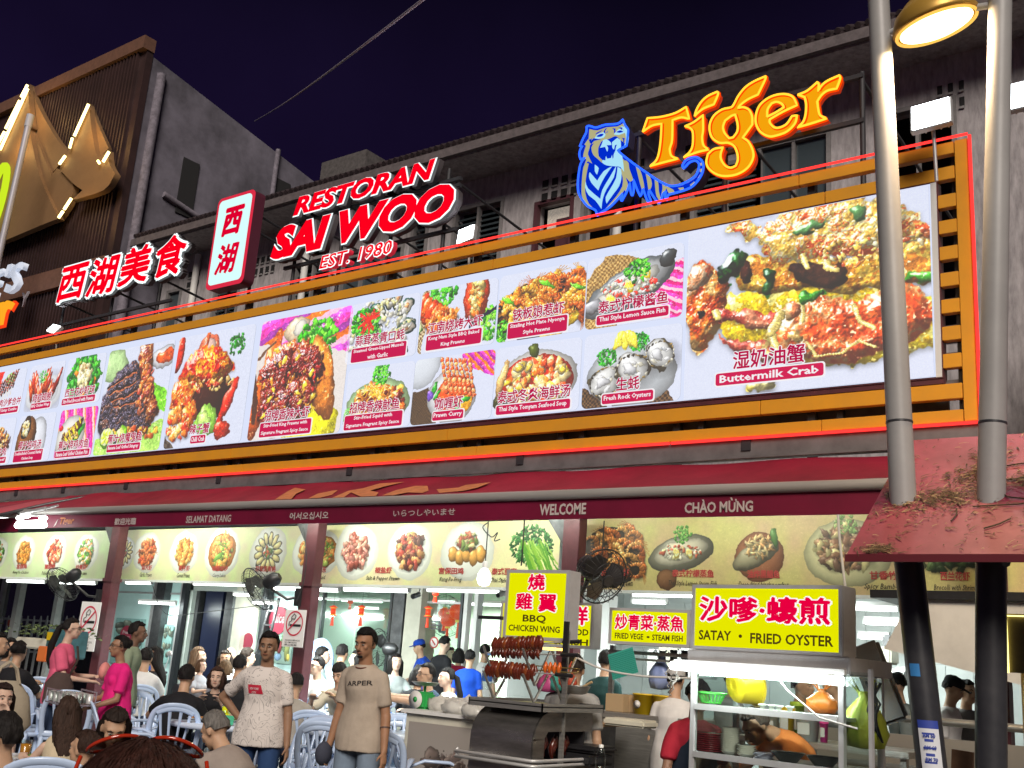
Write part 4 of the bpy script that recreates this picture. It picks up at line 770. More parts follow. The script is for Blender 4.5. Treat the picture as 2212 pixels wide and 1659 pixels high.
for k,(m,P) in enumerate([
(tan,[(310,250),(330,252),(430,268),(560,222),(720,210),(808,160),(830,220),(868,330),(845,470),(780,420),(700,350),(640,368),(580,395),(490,420),(440,520),(445,640),(490,690),(495,740),(430,680),(365,620),(340,520),(380,450),(318,475),(350,385),(300,400)]),
(tan,[(295,390),(320,470),(300,560),(290,620),(350,750),(290,715),(240,765),(268,690),(222,660),(232,580),(262,490),(238,472)]),
(tan,[(262,740),(300,750),(268,900),(250,1050),(250,1180),(300,1330),(410,1430),(300,1370),(215,1260),(195,1150),(205,950),(225,800)]),
(tan,[(800,680),(850,740),(890,820),(950,990),(900,1015),(838,950),(880,1090),(850,1180),(822,1130),(700,1290),(490,1470),(560,1390),(700,1230),(790,1080),(795,950),(770,850)]),
(tan,[(985,790),(1050,850),(1090,980),(1110,1110),(1080,1150),(1050,1050),(1020,930)]),(tan,[(1130,900),(1190,940),(1220,1040),(1200,1120),(1170,1140),(1150,1000)]),
(tan,[(1260,985),(1310,1020),(1320,1150),(1345,1250),(1375,1120),(1370,1050),(1440,1090),(1385,1200),(1345,1305),(1290,1230),(1270,1120)]),(tan,[(1430,1075),(1530,1130),(1555,1180),(1480,1195),(1440,1130)]),
(tan,[(1600,1105),(1680,1095),(1690,1140),(1645,1150)]),(tan,[(1775,1060),(1838,1010),(1840,1045),(1785,1085)]),(tan,[(1888,960),(1922,905),(1918,945),(1888,975)]),(tan,[(1922,830),(1950,822),(1945,880),(1918,870)]),(tan,[(1918,745),(1945,735),(1955,775),(1930,780)]),
(tan,[(830,700),(880,740),(895,900),(870,860),(850,790)]),
(ice,[(315,875),(425,1000),(520,860),(640,790),(540,930),(470,1060),(440,1140),(340,1030),(305,940)]),(ice,[(255,1010),(290,1110),(470,1265),(500,1130),(600,960),(700,785),(665,950),(560,1120),(505,1260),(485,1410),(400,1290),(300,1210),(250,1100)]),
(ice,[(720,800),(770,830),(775,960),(740,1080),(660,1190),(560,1330),(548,1240),(620,1110),(700,960)]),(ice,[(390,765),(445,815),(420,910),(390,860)]),
(ice,[(700,500),(760,390),(770,500),(735,570),(790,650),(815,870),(760,800),(700,790),(640,785),(560,775),(500,740),(500,700),(560,690),(640,670),(690,560)]),
(ice,[(380,405),(420,330),(520,290),(545,325),(520,370),(440,390)]),(ice,[(665,325),(740,248),(800,258),(828,300),(740,332)]),(ice,[(765,210),(820,218),(882,300),(872,450),(822,520),(790,535),(838,440),(838,330),(800,245)]),
(blue,[(440,570),(490,470),(560,440),(690,400),(745,420),(690,480),(665,560),(660,660),(630,690),(560,695),(520,700),(480,650)]),(blue,[(580,398),(620,385),(685,362),(640,425),(637,470),(618,430)]),
(blue,[(410,352),(470,318),(518,318),(492,352),(440,362)]),(blue,[(700,292),(760,265),(805,288),(745,302)]),(blue,[(320,440),(370,380),(480,400),(380,420),(340,470)]),(blue,[(515,290),(540,245),(570,235),(540,270),(545,320)]),(blue,[(640,235),(690,240),(690,290),(665,310),(670,265)]),(blue,[(555,300),(580,275),(570,300)]),(blue,[(780,375),(825,380),(800,500),(790,470),(805,410)]),(blue,[(420,300),(500,262),(470,290),(400,330)]),(blue,[(730,225),(790,225),(780,262),(760,240)]),
(ice,[(510,410),(560,396),(620,440),(630,478),(560,482),(582,520),(572,575),(560,560),(540,505),(465,520),(490,470)]),(ice,[(640,440),(715,378),(750,400),(742,465),(682,480),(668,545),(645,520)]),(ice,[(545,690),(552,640),(570,680),(625,670),(640,625),(650,690),(560,720)])]):
 y = y0-.004-.0007*k; plate_shape('panel',[tp(P,y,2,60)],y,.003,m,TG)
QL = lambda X,Y: ((1580+X*.25316)/1.15732,(170+Y*.25316)/1.15732)
TW = empty('neon_word',(-4.5,YL,6.9),'amber neon lettering Tiger leaning upwards beside the tiger emblem','sign')
amber = emat('amber_face',(1,.40,.004),.92); aneon = emat('amber_neon',(1,.50,.03),1.7); rglow = mat('amber_return',(.3,.02,.0),.5,emit=(.75,.04,.0),es=.45)
LET = [[[(118,640),(165,505),(300,492),(440,455),(545,395),(577,515),(500,498),(412,525),(408,720),(390,790),(385,822),(402,880),(468,905),(330,940),(190,978),(245,930),(275,860),(295,720),(303,560),(210,580)]],
[[(535,585),(620,545),(712,475),(715,620),(705,700),(720,780),(770,815),(660,840),(522,890),(580,840),(610,770),(612,650),(590,605)]],[[(630,487),(650,420),(700,340),(765,285),(855,245),(860,275),(820,370),(720,410),(660,455)]],
[[(985,400),(1015,370),(1060,285),(1130,200),(1220,140),(1330,92),(1325,130),(1255,275),(1160,320),(1090,370),(1060,405),(1110,398),(1165,425),(1197,490),(1200,570),(1150,640),(1105,700),(1160,740),(1205,830),(1205,910),(1150,1000),(1050,1060),(930,1078),(840,1055),(770,1000),(745,940),(760,860),(820,810),(910,795),(890,850),(890,910),(930,975),(985,995),(1035,975),(1055,920),(1050,850),(1020,780),(960,750),(880,750),(810,705),(780,640),(780,560),(820,480),(900,420)],[(985,488),(930,530),(910,590),(925,650),(970,705),(1010,697),(1050,640),(1055,570),(1030,470),(1005,478)]],
[[(1440,275),(1530,270),(1600,300),(1640,380),(1500,445),(1370,520),(1375,560),(1420,600),(1480,595),(1540,560),(1590,485),(1640,480),(1620,560),(1540,640),(1430,680),(1360,685),(1280,640),(1235,560),(1235,470),(1270,380),(1350,310)],[(1345,492),(1350,420),(1390,360),(1440,345),(1490,365),(1510,400),(1430,450)]],
[[(1648,275),(1740,235),(1840,150),(1855,180),(1850,240),(1880,190),(1940,140),(2060,85),(2065,120),(2030,215),(1940,235),(1880,280),(1840,340),(1850,420),(1870,480),(1935,510),(1780,560),(1645,598),(1700,545),(1725,470),(1730,370),(1715,300)]]]
for L in LET:
 P = [smooth(plane_pts(q,QL,YL-.1),4,42) for q in L]; lt = plate_shape('letter',P,YL-.1,.09,[amber,rglow],TW)
 for q in P:
  n = MB().tube([(a,YL-.13,b) for a,b in q]+[(q[0][0],YL-.13,q[0][1])],.013,5,cap=False).build('neon_outline',aneon,lt,world=False); n.location = -root_loc(TW)
  n = MB().tube([(a,YL-.105,b) for a,b in q]+[(q[0][0],YL-.105,q[0][1])],.022,5,cap=False).build('neon_rim',emat('orange_rim',(1,.06,.0),1.1) if not bpy.data.materials.get('orange_rim') else bpy.data.materials['orange_rim'],lt,world=False); n.location = -root_loc(TW)
frame_to(TW,(-6.15,-5.0,-3.42),8.0,(7.42,7.95),-6.9,-3.4)
# floodlights over the sign
def flood(p,w,h,ry,tilt,label,rx=0,es=14,pw=25,yaw=0):
 r = empty('floodlight',p,label,'floodlight','floodlights along the top of the sign',rz=yaw)
 R = Matrix.Rotation(R_(tilt),3,'X') @ Matrix.Rotation(R_(ry),3,'Y')
 def bx(a,b,nm,m,bev=0):
  mb = MB(); mb.box(a,b,bevel=bev); mb.v = [tuple(R @ Vector(v)) for v in mb.v]; return mb.build(nm,m,r)
 bx((-w/2-.02,0,-h/2-.02),(w/2+.02,.07,h/2+.02),'housing',M['alu'],.008); bx((-w/2,-.012,-h/2),(w/2,-.002,h/2),'lens',emat('flood_lens_%d' % es,(.9,.97,1),es))
 for k in range(5): bx((-w/2+.03+k*(w-.06)/4-.006,.07,-h/2),(-w/2+.03+k*(w-.06)/4+.006,.10,h/2),'fin',M['alu'])
 MB().tube([(0,.06,-.02),(0,.10,-h/2-.12),(.0,.14,-h/2-.5)],.018,6).build('arm',M['alu'],r)
 L = bpy.data.lights.new('flood_light','AREA'); L.shape = 'RECTANGLE'; L.size = w*.9; L.size_y = h*.9; L.energy = pw; L.color = (.93,.97,1); o = bpy.data.objects.new('flood_light',L); COL.objects.link(o); o.parent = r
 o.location = R @ Vector((0,-.03,0)); o.rotation_euler = (R @ Matrix.Rotation(R_(-90),3,'X')).to_euler(); return r
p = A(2010,246,9.55); flood(p,.34,.27,-3,-12,'big square floodlight shining beside the amber lettering, behind the left pole',pw=45,es=16)
p = A(1006,506,10.1); flood(p,.24,.24,-12,-20,'square floodlight glowing right of the red SAI WOO letters',pw=16,es=10)
p = A(116,710,10.1); flood(p,.38,.17,18,-30,'slim floodlight glowing below the 西湖美食 letters',pw=16,es=10)
p = A(2222,200,9.5); flood(p,.30,.26,0,-10,'floodlight cut by the right edge of the photo beside the right pole',pw=20,es=12)
# ---------------- awning, posts and printed menu banners ----------------
def vz(X,t): return (3.07 if t == 0 else 3.276 if t == 1 else 3.345)+(-3.17-X)*(.0061 if t == 0 else .0062)
redf = mat('red_awning_fabric',(.25,.007,.030),.6,var=.28,scale=1.2,bump=.15,bscale=6); redv = mat('red_valance',(.16,.005,.03),.5,var=.3,scale=.8)
gut = mat('awning_bar',(.40,.38,.36),.42,.3,var=.18,scale=2,stretch=(.3,1,4))
AW = empty('awning',(-9,9.25,3.0),'long dark red canvas awning with greetings on its valance and a grey front bar','awning')
xl,xr = -16.75,-2.35
m = MB(); n = 60
for j in range(5):
 t = j/4; ring = []
 for i in range(n+1):
  X = xl+(xr-xl)*i/n; sag = -.02*math.sin(PI*t)+.012*math.sin(i*.9+j); ring.append((X,9.27+.70*t,vz(X,2)+.03+.36*t+sag+.0))
 m.v += ring
for j in range(4):
 for i in range(n): a = j*(n+1)+i; m.f.append((a,a+1,a+n+2,a+n+1)); m.mi.append(0); m.sm.append(True)
m.build('canopy',redf,AW,world=True)
MB().tube([(xl+(xr-xl)*i/20,9.24,vz(xl+(xr-xl)*i/20,2)-.02) for i in range(21)],.052,12).build('front_bar',gut,AW,world=True)
MB().add([(xl,9.25,vz(xl,0)),(xr,9.25,vz(xr,0)),(xr,9.25,vz(xr,1)),(xl,9.25,vz(xl,1)),(xl,9.27,vz(xl,0)),(xr,9.27,vz(xr,0)),(xr,9.27,vz(xr,1)),(xl,9.27,vz(xl,1))],[(0,1,2,3),(7,6,5,4),(0,4,5,1),(3,2,6,7)]).build('valance',redv,AW,world=True)
gold_p = mat('faded_gold_print',(.55,.20,.08),.6,var=.2)
QA = lambda X,Y: ((640+X*.29837)/1.15732,(1180+Y*.29837)/1.15732)
def on_canopy(pts):
 out = []
 for X,Y in pts:
  d = ray(*QA(X,Y)); best = None
  t = 0.05
  for k in range(400):       # meet the sloping cloth
   Yw = 9.2+.9*k/400; p = A(*QA(X,Y),Yw); s = (Yw-9.27)/.70
   zc = vz(p.x,2)+.03+.36*s-.02*math.sin(PI*max(0,min(1,s)))
   if p.z <= zc: best = Vector((p.x,Yw-.01,zc+.012)); break
   best = Vector((p.x,Yw-.01,zc+.012))
  out.append(best)
 return out
for P in ([(160,240),(260,175),(330,140),(420,155),(340,190),(300,235)],[(440,230),(520,190),(640,165),(690,160),(640,200),(540,225)],[(640,225),(780,165),(900,145),(1040,105),(1250,92),(1080,130),(960,165),(1030,180),(1010,210),(880,215),(800,180),(740,222)],[(1060,205),(1180,160),(1340,125),(1440,125),(1450,165),(1400,185),(1280,180),(1150,205)],[(1515,155),(1700,140),(1760,118),(1975,95),(1860,140),(1740,168),(1540,185)]):
 v = on_canopy(P); MB().add(v,[tuple(range(len(v)))]).build('printed_lettering',gold_p,AW,world=True)
vl = mat('valance_lettering',(.50,.44,.42),.6)
for s,x0,y0,x1,y1,o in (('歡迎光臨',246,1136,295,1118,.03),('SELAMAT DATANG',401,1130,500,1112.6,.02),('어서오십시오',624.5,1125,710.6,1104.4,.02),('いらつしやいませ',848.7,1118,984,1097.5,.01),('WELCOME',1164.8,1113.6,1266.7,1087,.03),('CHÀO MỪNG',1478.5,1109,1627,1074.4,.03)):
 a = A(x0,y0,9.245); b = A(x1,y1,9.245)
 if s[0] in 'SWC': text('lettering',s,a.x,b.x,a.z,b.z+.006,9.244,vl,AW,off=o)
 else: text('lettering',s,a.x,b.x,a.z+.01,b.z,9.244,vl,AW,off=o)
a = A(140,1130,9.245); MB().prism([(a.x-.30,a.z-.06),(a.x-.24,a.z-.02),(a.x-.2,a.z+.07),(a.x-.24,a.z+.03)],.002,lambda u,v,w: (u,9.244-w,v)).build('print',vl,AW,world=True)
text('print','Tiger',a.x-.15,a.x+.25,a.z-.05,a.z+.09,9.244,gold_p,AW,off=.03,shear=.2)
for i in range(9): X = xl+.4+i*1.72; MB().tube([(X,9.27,vz(X,2)),(X,10.1,3.72)],.02,6).build('arm',M['dsteel'],AW,world=True)
# the second awning, folded half back at the left
A2 = empty('side_awning',(-18,9,3.2),'separate dark red awning with a raised slanting edge at the far left','awning')
p = [A(-60,1172,8.6),A(-60,1105,8.5),A(0,1112,8.55),A(175,1079,9.9),A(235,1076,9.95),A(120,1064,10.05),A(-60,1078,9.9)]
q = lambda X,Y: ((X*.14467)/1.15732,(1180+Y*.14467)/1.15732)
e0 = [A(*q(-500,870),8.9),A(*q(0,745),8.95),A(*q(800,560),9.5),A(*q(1500,430),9.93)]; e1 = [A(*q(-500,700),9.1),A(*q(0,620),9.15),A(*q(600,500),9.6),A(*q(1400,425),9.95)]; e2 = [A(*q(-500,540),9.95),A(*q(0,530),9.95),A(*q(500,480),9.95),A(*q(1300,420),9.96)]
pale_red = mat('pale_red_fabric',(.42,.07,.09),.6,var=.15,scale=2)  # paler red for the slanting front strip
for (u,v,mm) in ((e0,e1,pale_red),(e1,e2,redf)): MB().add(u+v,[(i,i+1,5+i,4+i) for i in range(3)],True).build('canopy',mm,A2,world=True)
MB().tube(e0,.03,8).build('edge_bar',M['dsteel'],A2,world=True)
l0 = A(-60,1108,9.2); l1 = A(*q(320,760),9.2); MB().tube([l0,l1],.04,10).build('front_bar',gut,A2,world=True)
b0 = A(*q(-500,820),9.2); b1 = A(*q(310,790),9.2); b2 = A(*q(310,1030),9.2); b3 = A(*q(-500,1040),9.2); MB().add([b0,b1,b2,b3],[(3,2,1,0)]).build('valance',redv,A2,world=True)
# cluster of work lamps under it
LC = empty('lamp_cluster',A(80,1120,9.0),'cluster of bright tube lamps hanging under the left awning corner','lamp')
for (xa,ya,xb,yb,r) in ((290,925,775,915,.045),(300,870,778,845,.022),(310,795,500,755,.035),(700,800,795,795,.03)):
 a = A(*q(xa,ya),9.0); b = A(*q(xb,yb),9.0); MB().tube([a,b],r,8).build('tube',emat('work_lamp',(.95,1,.97),9) if not bpy.data.materials.get('work_lamp') else bpy.data.materials['work_lamp'],LC,world=True)
for (xa,ya,xb,yb,r) in ((370,715,790,630,.035),(790,630,1000,580,.02),(300,965,770,960,.02),(520,750,780,745,.02)):
 a = A(*q(xa,ya),9.03); b = A(*q(xb,yb),9.03); MB().tube([a,b],r,8).build('fitting',M['alu'],LC,world=True)
def area_lamp(parent,loc,sx,sy,e,rot=(0,0,0),col=(.90,1.0,.95)):
 L = bpy.data.lights.new('lamp_light','AREA'); L.shape = 'RECTANGLE'; L.size = sx; L.size_y = sy; L.energy = e; L.color = col
 o = bpy.data.objects.new('lamp_light',L); COL.objects.link(o); o.parent = parent; o.location = Vector(loc)-(root_loc(parent) if parent else Vector()); o.rotation_euler = rot; return o
area_lamp(LC,A(80,1128,8.98),.5,.15,10,rot=(R_(-20),0,0))
# maroon posts of the shelter
PX = [-15.5,-10.93,-6.72,-2.3]
for k,X in enumerate(PX):
 c = empty('awning_post',(X,10.2,.05),['maroon steel awning post behind the woman in pink with the shoulder bag','maroon steel awning post behind the man in the patterned white shirt','dark maroon steel awning post between the green vegetable and prawn banners','maroon steel awning post hidden behind the slanting black pole'][k],'post','posts carrying the awning')
 MB().box((-.11,-.08,0),(.11,.08,3.6),bevel=.006).build('shaft',M['maroon'],c); MB().box((-.16,-.14,0),(.16,.14,.02)).build('base_plate',M['maroon'],c)
 MB().prism([(-.11,2.85),(-.11,3.25),(-.42,3.25)],.03,lambda u,v,w: (u,-.015+w,v)).build('gusset',M['dsteel'],c)
 if k < 2: MB().box((-.125,-.095,2.36),(.125,.095,2.41)).build('collar',M['maroon'],c)
MB_ = MB().box((-18,10.15,3.6),(-2,10.35,3.75)); tag(MB_.build('beam',M['maroon']),'long maroon steel beam behind the awning carrying the sign','beam')
# banners
CREAM = (.86,.84,.62)
def banner(x0,x1,z0,z1,Y,bg,items,seed,label,H=240,extra=None):
 W = x1-x0; h = z1-z0; c = Cv(int(H*W/h),H,bg,seed); n1 = c.nz(.02)[...,None]; c.a = c.a*(1+n1*.06)+n1*np.array([-.06,.04,-.08],'f')
 for (x,k,sc) in items:
  if isinstance(k,int): menu_dish(c,(x-x0)/h,.54,.40*sc,k)
 if extra: extra(c,x0,h)
 c.photo(.014,1.02,.1,1.0,tex=.2); m = print_mat('banner_print',c.image('banner'),0,.45)
 r = empty('menu_banner',((x0+x1)/2,Y,z0),label,'banner','printed menu banners under the awning')
 MB().box((x0,Y+.01,z0),(x1,Y+.03,z1)).build('backing',M['white'],r,world=True); uvquad('print',[(x0,Y,z0),(x1,Y,z0),(x1,Y,z1),(x0,Y,z1)],m,r,world=True)
 MB().box((x0,Y-.01,z0-.035),(x1,Y+.03,z0)).build('lower_edge',M['white'],r,world=True); return r
zb = A(1230,1272,10.6).z; zt = 3.30
def bx(x): return A(x,1200,10.6).x
rtx = mat('banner_red_text',(.50,.06,.05),.6); btx = mat('banner_dark_text',(.06,.05,.03),.6); wtx = mat('banner_white_text',(.8,.8,.74),.6)
def cap(r,x,w,zh,en,we):
 X = bx(x); d = (bx(x+1)-bx(x)); text('dish_name',zh,X-w*d/2,X+w*d/2,zb+.15,zb+.235,10.592,rtx,r,off=.03,res=1); text('caption',en,X-we*d/2,X+we*d/2,zb+.045,zb+.115,10.592,btx,r,off=.01,shear=.25,res=1)
GRN = (.80,.86,.66)
r1 = banner(-20.6,bx(237),zb,zt,10.6,GRN,[(bx(-5),2,.9),(bx(50),0,1),(bx(117),1,1),(bx(184),2,1)],3,'pale green menu banner with four plates left of the first maroon post')
cap(r1,52,22,'宫保鸡','Kung Po Chicken',34); cap(r1,113,22,'酸甜肉','Pickled Sweet Sour',30); cap(r1,180,22,'炒青菜','Fried Vegetable',30)
r2 = banner(bx(237)+.02,bx(668),zb,zt,10.6,(.86,.87,.66),[(bx(268),6,.8),(bx(316),3,1),(bx(396),4,1),(bx(478),5,1.15),(bx(578),6,1.1),(bx(668),4,1)],4,'yellow green menu banner with laksa and mussels between the first two maroon posts')
cap(r2,258,18,'虾酱','and Porridge',26); cap(r2,322,22,'蒜大虾','Garlic Prawn',26); cap(r2,403,24,'麦片虾','Cereal Prawn',28); cap(r2,480,34,'咖喱叻沙','Curry Laksa',28); cap(r2,578,44,'蒜茸蒸青蚝','Steamed Mussels',36)
def veg(c,x0,h):
 X = (bx(1145)-x0)/h
 for k in range(260):
  t = c.q.random()*6.28; q = math.sqrt(c.q.random())*.38; c.blob(X+q*math.cos(t),.62+q*.75*math.sin(t),.035,.022,c.q.random()*3,c.q.choice([(.12,.38,.12),(.2,.5,.2),(.08,.28,.1),(.35,.6,.3)]),.4,.7,.1)
 for k in range(46): x = X+.05+.45*c.q.random(); c.line([(x,.42-.3*c.q.random()),(x-.25,.6+.1*c.q.random())],.012,c.q.choice([(.45,.65,.15),(.30,.55,.12),(.6,.75,.3)]))
r3 = banner(bx(668)+.02,bx(1208),zb,zt,10.6,(.90,.86,.66),[(bx(700),5,.9),(bx(768),7,1.15),(bx(884),8,1.1),(bx(1008),9,1.15)],5,'cream menu banner with squid, prawn, frog and tofu dishes behind the light bulb',extra=veg)
cap(r3,700,18,'苏东','Squid',18); cap(r3,832,36,'椒盐虾','Salt & Pepper Prawn',72); cap(r3,978,54,'宫保田鸡','Kung Po Frog',48); cap(r3,1092,54,'泰式豆腐','Thai Style Tofu',56)
def big4(c,x0,h):
 D = lambda x: (bx(x)-x0)/h; q = c.q
 X = D(1320); c.blob(X,.45,.55,.42,.1,(.25,.20,.16),.03,.5,.2)
 for k in range(30): c.shrimp(X-.42+.84*q.random(),.78-.55*k/30,.17,q.random()*1.2,q.choice([(.88,.50,.20),(.80,.38,.14),(.90,.62,.30)]),1 if k % 3 else -1)
 c.leaf(D(1262),.25,.18,60,((.4,.6,.2),(.5,.7,.3)))
 X = D(1470); c.blob(X,.50,.50,.24,.25,(.52,.50,.42),.03,.5,.2); c.blob(X,.52,.42,.16,.25,(.84,.80,.70),.05,.4,.1); c.heap(X,.52,.30,.10,[(.88,.85,.75),(.75,.3,.2),(.9,.86,.6)],90,.012,.03,1.4,.2); c.leaf(X+.02,.76,.14,70,((.3,.55,.2),(.45,.68,.3))); c.blob(X-.2,.15,.16,.14,0,(.50,.34,.22),.02,.4,0)
 for dx in (-.08,.12): c.citrus(X+dx,.52,.07,(.93,.82,.4),(.88,.75,.3),.6,2)
 X = D(1640); c.blob(X,.46,.34,.32,0,(.62,.38,.25),.03,.3,0); c.blob(X-.05,.48,.36,.15,.5,(.62,.58,.46),.05,.8,.2); c.heap(X,.58,.20,.14,[(.80,.65,.42),(.7,.5,.3),(.88,.78,.55)],60,.01,.025,3.0,.2); c.blob(X+.2,.7,.05,.14,.2,(.30,.45,.2),.1,.5,.2)
 X = D(1830); c.blob(X,.50,.55,.42,0,(.86,.82,.62),.02,.2,0); c.heap(X,.58,.36,.27,[(.48,.32,.22),(.62,.45,.30),(.38,.26,.20),(.72,.66,.45)],130,.03,.06,2.0,.3); c.leaf(X-.02,.84,.15,50,((.45,.6,.3),(.6,.7,.4)))
 X = D(2050); c.heap(X,.55,.42,.26,[(.20,.26,.14),(.30,.38,.2),(.14,.18,.1)],120,.03,.06,1.3,.2)
r4 = banner(bx(1238),-2.6+.9,zb,zt,10.6,(.78,.70,.46),[],6,'large tan menu banner with prawns, steamed fish and fried fish above the yellow stall signs',extra=big4)
cap(r4,1330,62,'铁板烧黄虾','Butter Cereal Prawn',80); cap(r4,1498,90,'泰式柠檬蒸鱼','Thai Style Lemon Steam Fish',104); cap(r4,1650,70,'油炸黑鲳鱼','Deep fried black pomfret',108); cap(r4,1908,60,'甘香竹','Spicy Bamboo',84); cap(r4,2062,64,'西兰花虾','Brocolli with Shrimp',94)
# black clips along the banner tops and loose wires
# fluorescent battens just behind the banners' lower edge
G1 = 'bright fluorescent battens just below the menu banners'
def batten(xa,xb,y,Y,label,e=14,z=None,group='bright fluorescent battens under the ceiling'):
 a = A(xa,y,Y); b = A(xb,y,Y)
 if z is not None: a.z = b.z = z
 else: a.z = b.z = (a.z+b.z)/2
 r = empty('fluorescent_batten',(a+b)/2,label,'lamp',group)
 MB().box((a.x,Y-.03,a.z+.03),(b.x,Y+.03,a.z+.07)).build('batten',M['white'],r,world=True); MB().tube([(a.x+.02,Y,a.z),(b.x-.02,Y,b.z)],.024,8).build('tube',M['tube'],r,world=True)
 for X in (a.x,b.x): MB().box((X-.015,Y-.02,a.z-.02),(X+.015,Y+.02,a.z+.04)).build('socket',M['white'],r,world=True)
 if e: area_lamp(r,((a.x+b.x)/2,Y,a.z-.035),abs(b.x-a.x)*.95,.05,e*(2.6 if group == G1 else 1),rot=(R_(24 if Y < 14.5 else 0),0,0))
 return r
for k,(xa,xb,y) in enumerate(((15,98,1256),(116,208,1259),(272,328,1259),(418,532,1262),(536,612,1264),(592,655,1272),(690,733,1275),(742,884,1275),(922,1082,1276),(1365,1500,1285),(1690,1770,1290))):
 batten(xa,xb,y,10.95,'bright fluorescent batten below the menu banners, number %s' % k if False else ['fluorescent batten at the far left below the pale green banner','fluorescent batten behind the black fan left of the first maroon post','short fluorescent batten just right of the first maroon post','fluorescent batten below the laksa picture','fluorescent batten right of the laksa picture, ending at the second fan','short fluorescent batten behind the second black fan','short fluorescent batten right of the second maroon post','long fluorescent batten above the red lanterns in the window','long fluorescent batten above the big round lanterns','fluorescent batten above the steam fish sign','short fluorescent batten behind the satay sign'][k],26,group=G1)
# lamps behind the valance that wash the banners
for X in (-18.2,-14.2,-10.4,-7.4,-4.6):
 r = empty('valance_batten',(X,9.62,3.42),'fluorescent batten tucked behind the awning valance near ' + {-18.2: 'the far left lamps',-14.2: 'the laksa picture',-10.4: 'the second post',-7.4: 'the green vegetable picture',-4.6: 'the steamed fish picture'}[X],'lamp','battens behind the valance')
 MB().tube([(X-.6,9.62,3.42),(X+.6,9.62,3.42)],.018,6).build('tube',M['tube'],r,world=True)
 area_lamp(r,(X,9.64,3.40),2.4,.06,{-4.6: 20,-7.4: 28,-10.4: 34}.get(X,38),rot=(R_(48),0,0),col=(.93,1,.86))
for (x,y,n) in ((215,1152,1),):
 pass
# ---------------- dining hall behind the awning ----------------
floorm = mat('tiled_floor',(.14,.13,.12),.35,var=.3,scale=1.2,bump=.05,bscale=4)
tag(MB().box((-40,14.5,-.05),(6,24,.08)).build('hall_floor',floorm),kind='structure')
hall_w = mat('hall_paint',(.66,.74,.68),.6,var=.06,scale=1); ceilm = mat('hall_ceiling',(.60,.66,.64),.6,var=.08,scale=2); teal = mat('teal_film',(.55,.78,.76),.3,var=.10,scale=1.5,spec=.5)
sheet = mat('corrugated_sheet',(.20,.21,.22),.6,.3,var=.25,scale=1.5)
SH = empty('unseen_shelter_roof',(-10,12.5,3.5),'dark metal sheet roof between the awning posts and the shophouse front','roof')  # roof out of view, added to keep the lamp light under cover
MB().box((-30,10.5,3.62),(1,14.5,3.66)).build('sheet',sheet,SH,world=True)
for y in (11.4,12.5,13.6): MB().box((-30,y-.03,3.5),(1,y+.03,3.62)).build('purlin',M['dsteel'],SH,world=True)
HL = empty('dining_hall',(-14,17,.08),'bright ground floor dining hall with pale green glass front and white ceiling','building')
MB().box((-19.2,14.6,3.0),(-2.0,21,3.06)).build('ceiling',ceilm,HL,world=True)
for y in (15.4,16.3,17.2,18.1,19.0,19.9): MB().box((-19.2,y-.03,2.94),(-2.0,y+.03,2.998)).build('ceiling_beam',M['alu'],HL,world=True)
MB().box((-19.2,20.9,.08),(-2.0,21,3.0)).build('back_wall',hall_w,HL,world=True)
MB().box((-19.3,14.6,.08),(-19.2,21,3.0)).build('side_wall',hall_w,HL,world=True)
MB().box((-11.9,17.4,.08),(-11.8,20.9,3.0)).build('partition',hall_w,HL,world=True)
MB().box((-15.9,17.6,.08),(-11.9,17.7,3.0)).build('partition',mat('pale_green_wall',(.50,.62,.46),.6,var=.05),HL,world=True)
def X_(x,Y=14.6,y=1380): return A(x,y,Y).x
def bxx(x0,x1,Y0,Y1,z0,z1,name,m,par=HL,xy=None):
 return MB().box((X_(x0,xy or Y0),Y0,z0),(X_(x1,xy or Y0),Y1,z1),bevel=0).build(name,m,par,world=True)
# glazing of the front: frames and panes
gl = glass_mat('green_tinted_glass',(.88,.97,.92),.05); framed = mat('dark_frame',(.05,.055,.06),.4,.5)
for (a,b,mm) in ((235,318,'film'),(343,378,'film'),(566,650,'film'),(690,838,'glass'),(912,992,'glass')):
 if mm == 'film': bxx(a,b,14.62,14.64,.2,2.98,'film_panel',teal)
 else:
  n = 2;
  for k in range(n): x0 = a+(b-a)*k/n+1; x1 = a+(b-a)*(k+1)/n-1; bxx(x0,x1,14.62,14.635,.2,2.96,'pane',gl)
 f = MB(); xa,xb = X_(a),X_(b); frame_bars(f,xa-.03,.1,xb+.03,3.0,.05,14.58,14.66); f.build('window_frame',framed if mm == 'glass' else M['alu'],HL,world=True)
 bxx(a,b,14.60,14.615,2.52,2.56,'transom',M['alu'])
for (a,b,m_,nm,dp) in ((556,567,framed,'steel_post',.15),(842,866,M['dsteel'],'steel_post',.25),(870,903,M['cream'],'pillar',.45),(498,518,M['cream'],'pillar',.4),(1018,1026,M['white'],'door_jamb',.15),(378,386,framed,'steel_post',.1),(322,341,M['dsteel'],'steel_post',.2),(996,1004,M['white'],'door_jamb',.12)):
 bxx(a,b,14.45,14.45+dp,.08,3.05,nm,m_)
bxx(386,498,14.9,15.0,.08,3.0,'door_recess',dark_in); bxx(432,470,14.8,14.88,.3,2.75,'door_leaf',mat('navy_door',(.015,.02,.05),.3)); bxx(404,418,14.7,14.85,.1,2.9,'door_frame',M['dsteel']); bxx(476,492,14.7,14.85,.1,2.9,'door_frame',M['dsteel'])
bxx(386,500,14.6,14.7,2.62,2.9,'lintel_panel',mat('door_head_glass',(.45,.50,.46),.4))
bxx(1088,1122,13.2,13.5,1.5,2.5,'wall_cabinet',M['cream'],xy=13.2); bxx(1095,1100,13.18,13.2,1.62,1.72,'cabinet_lock',M['black'],xy=13.2)
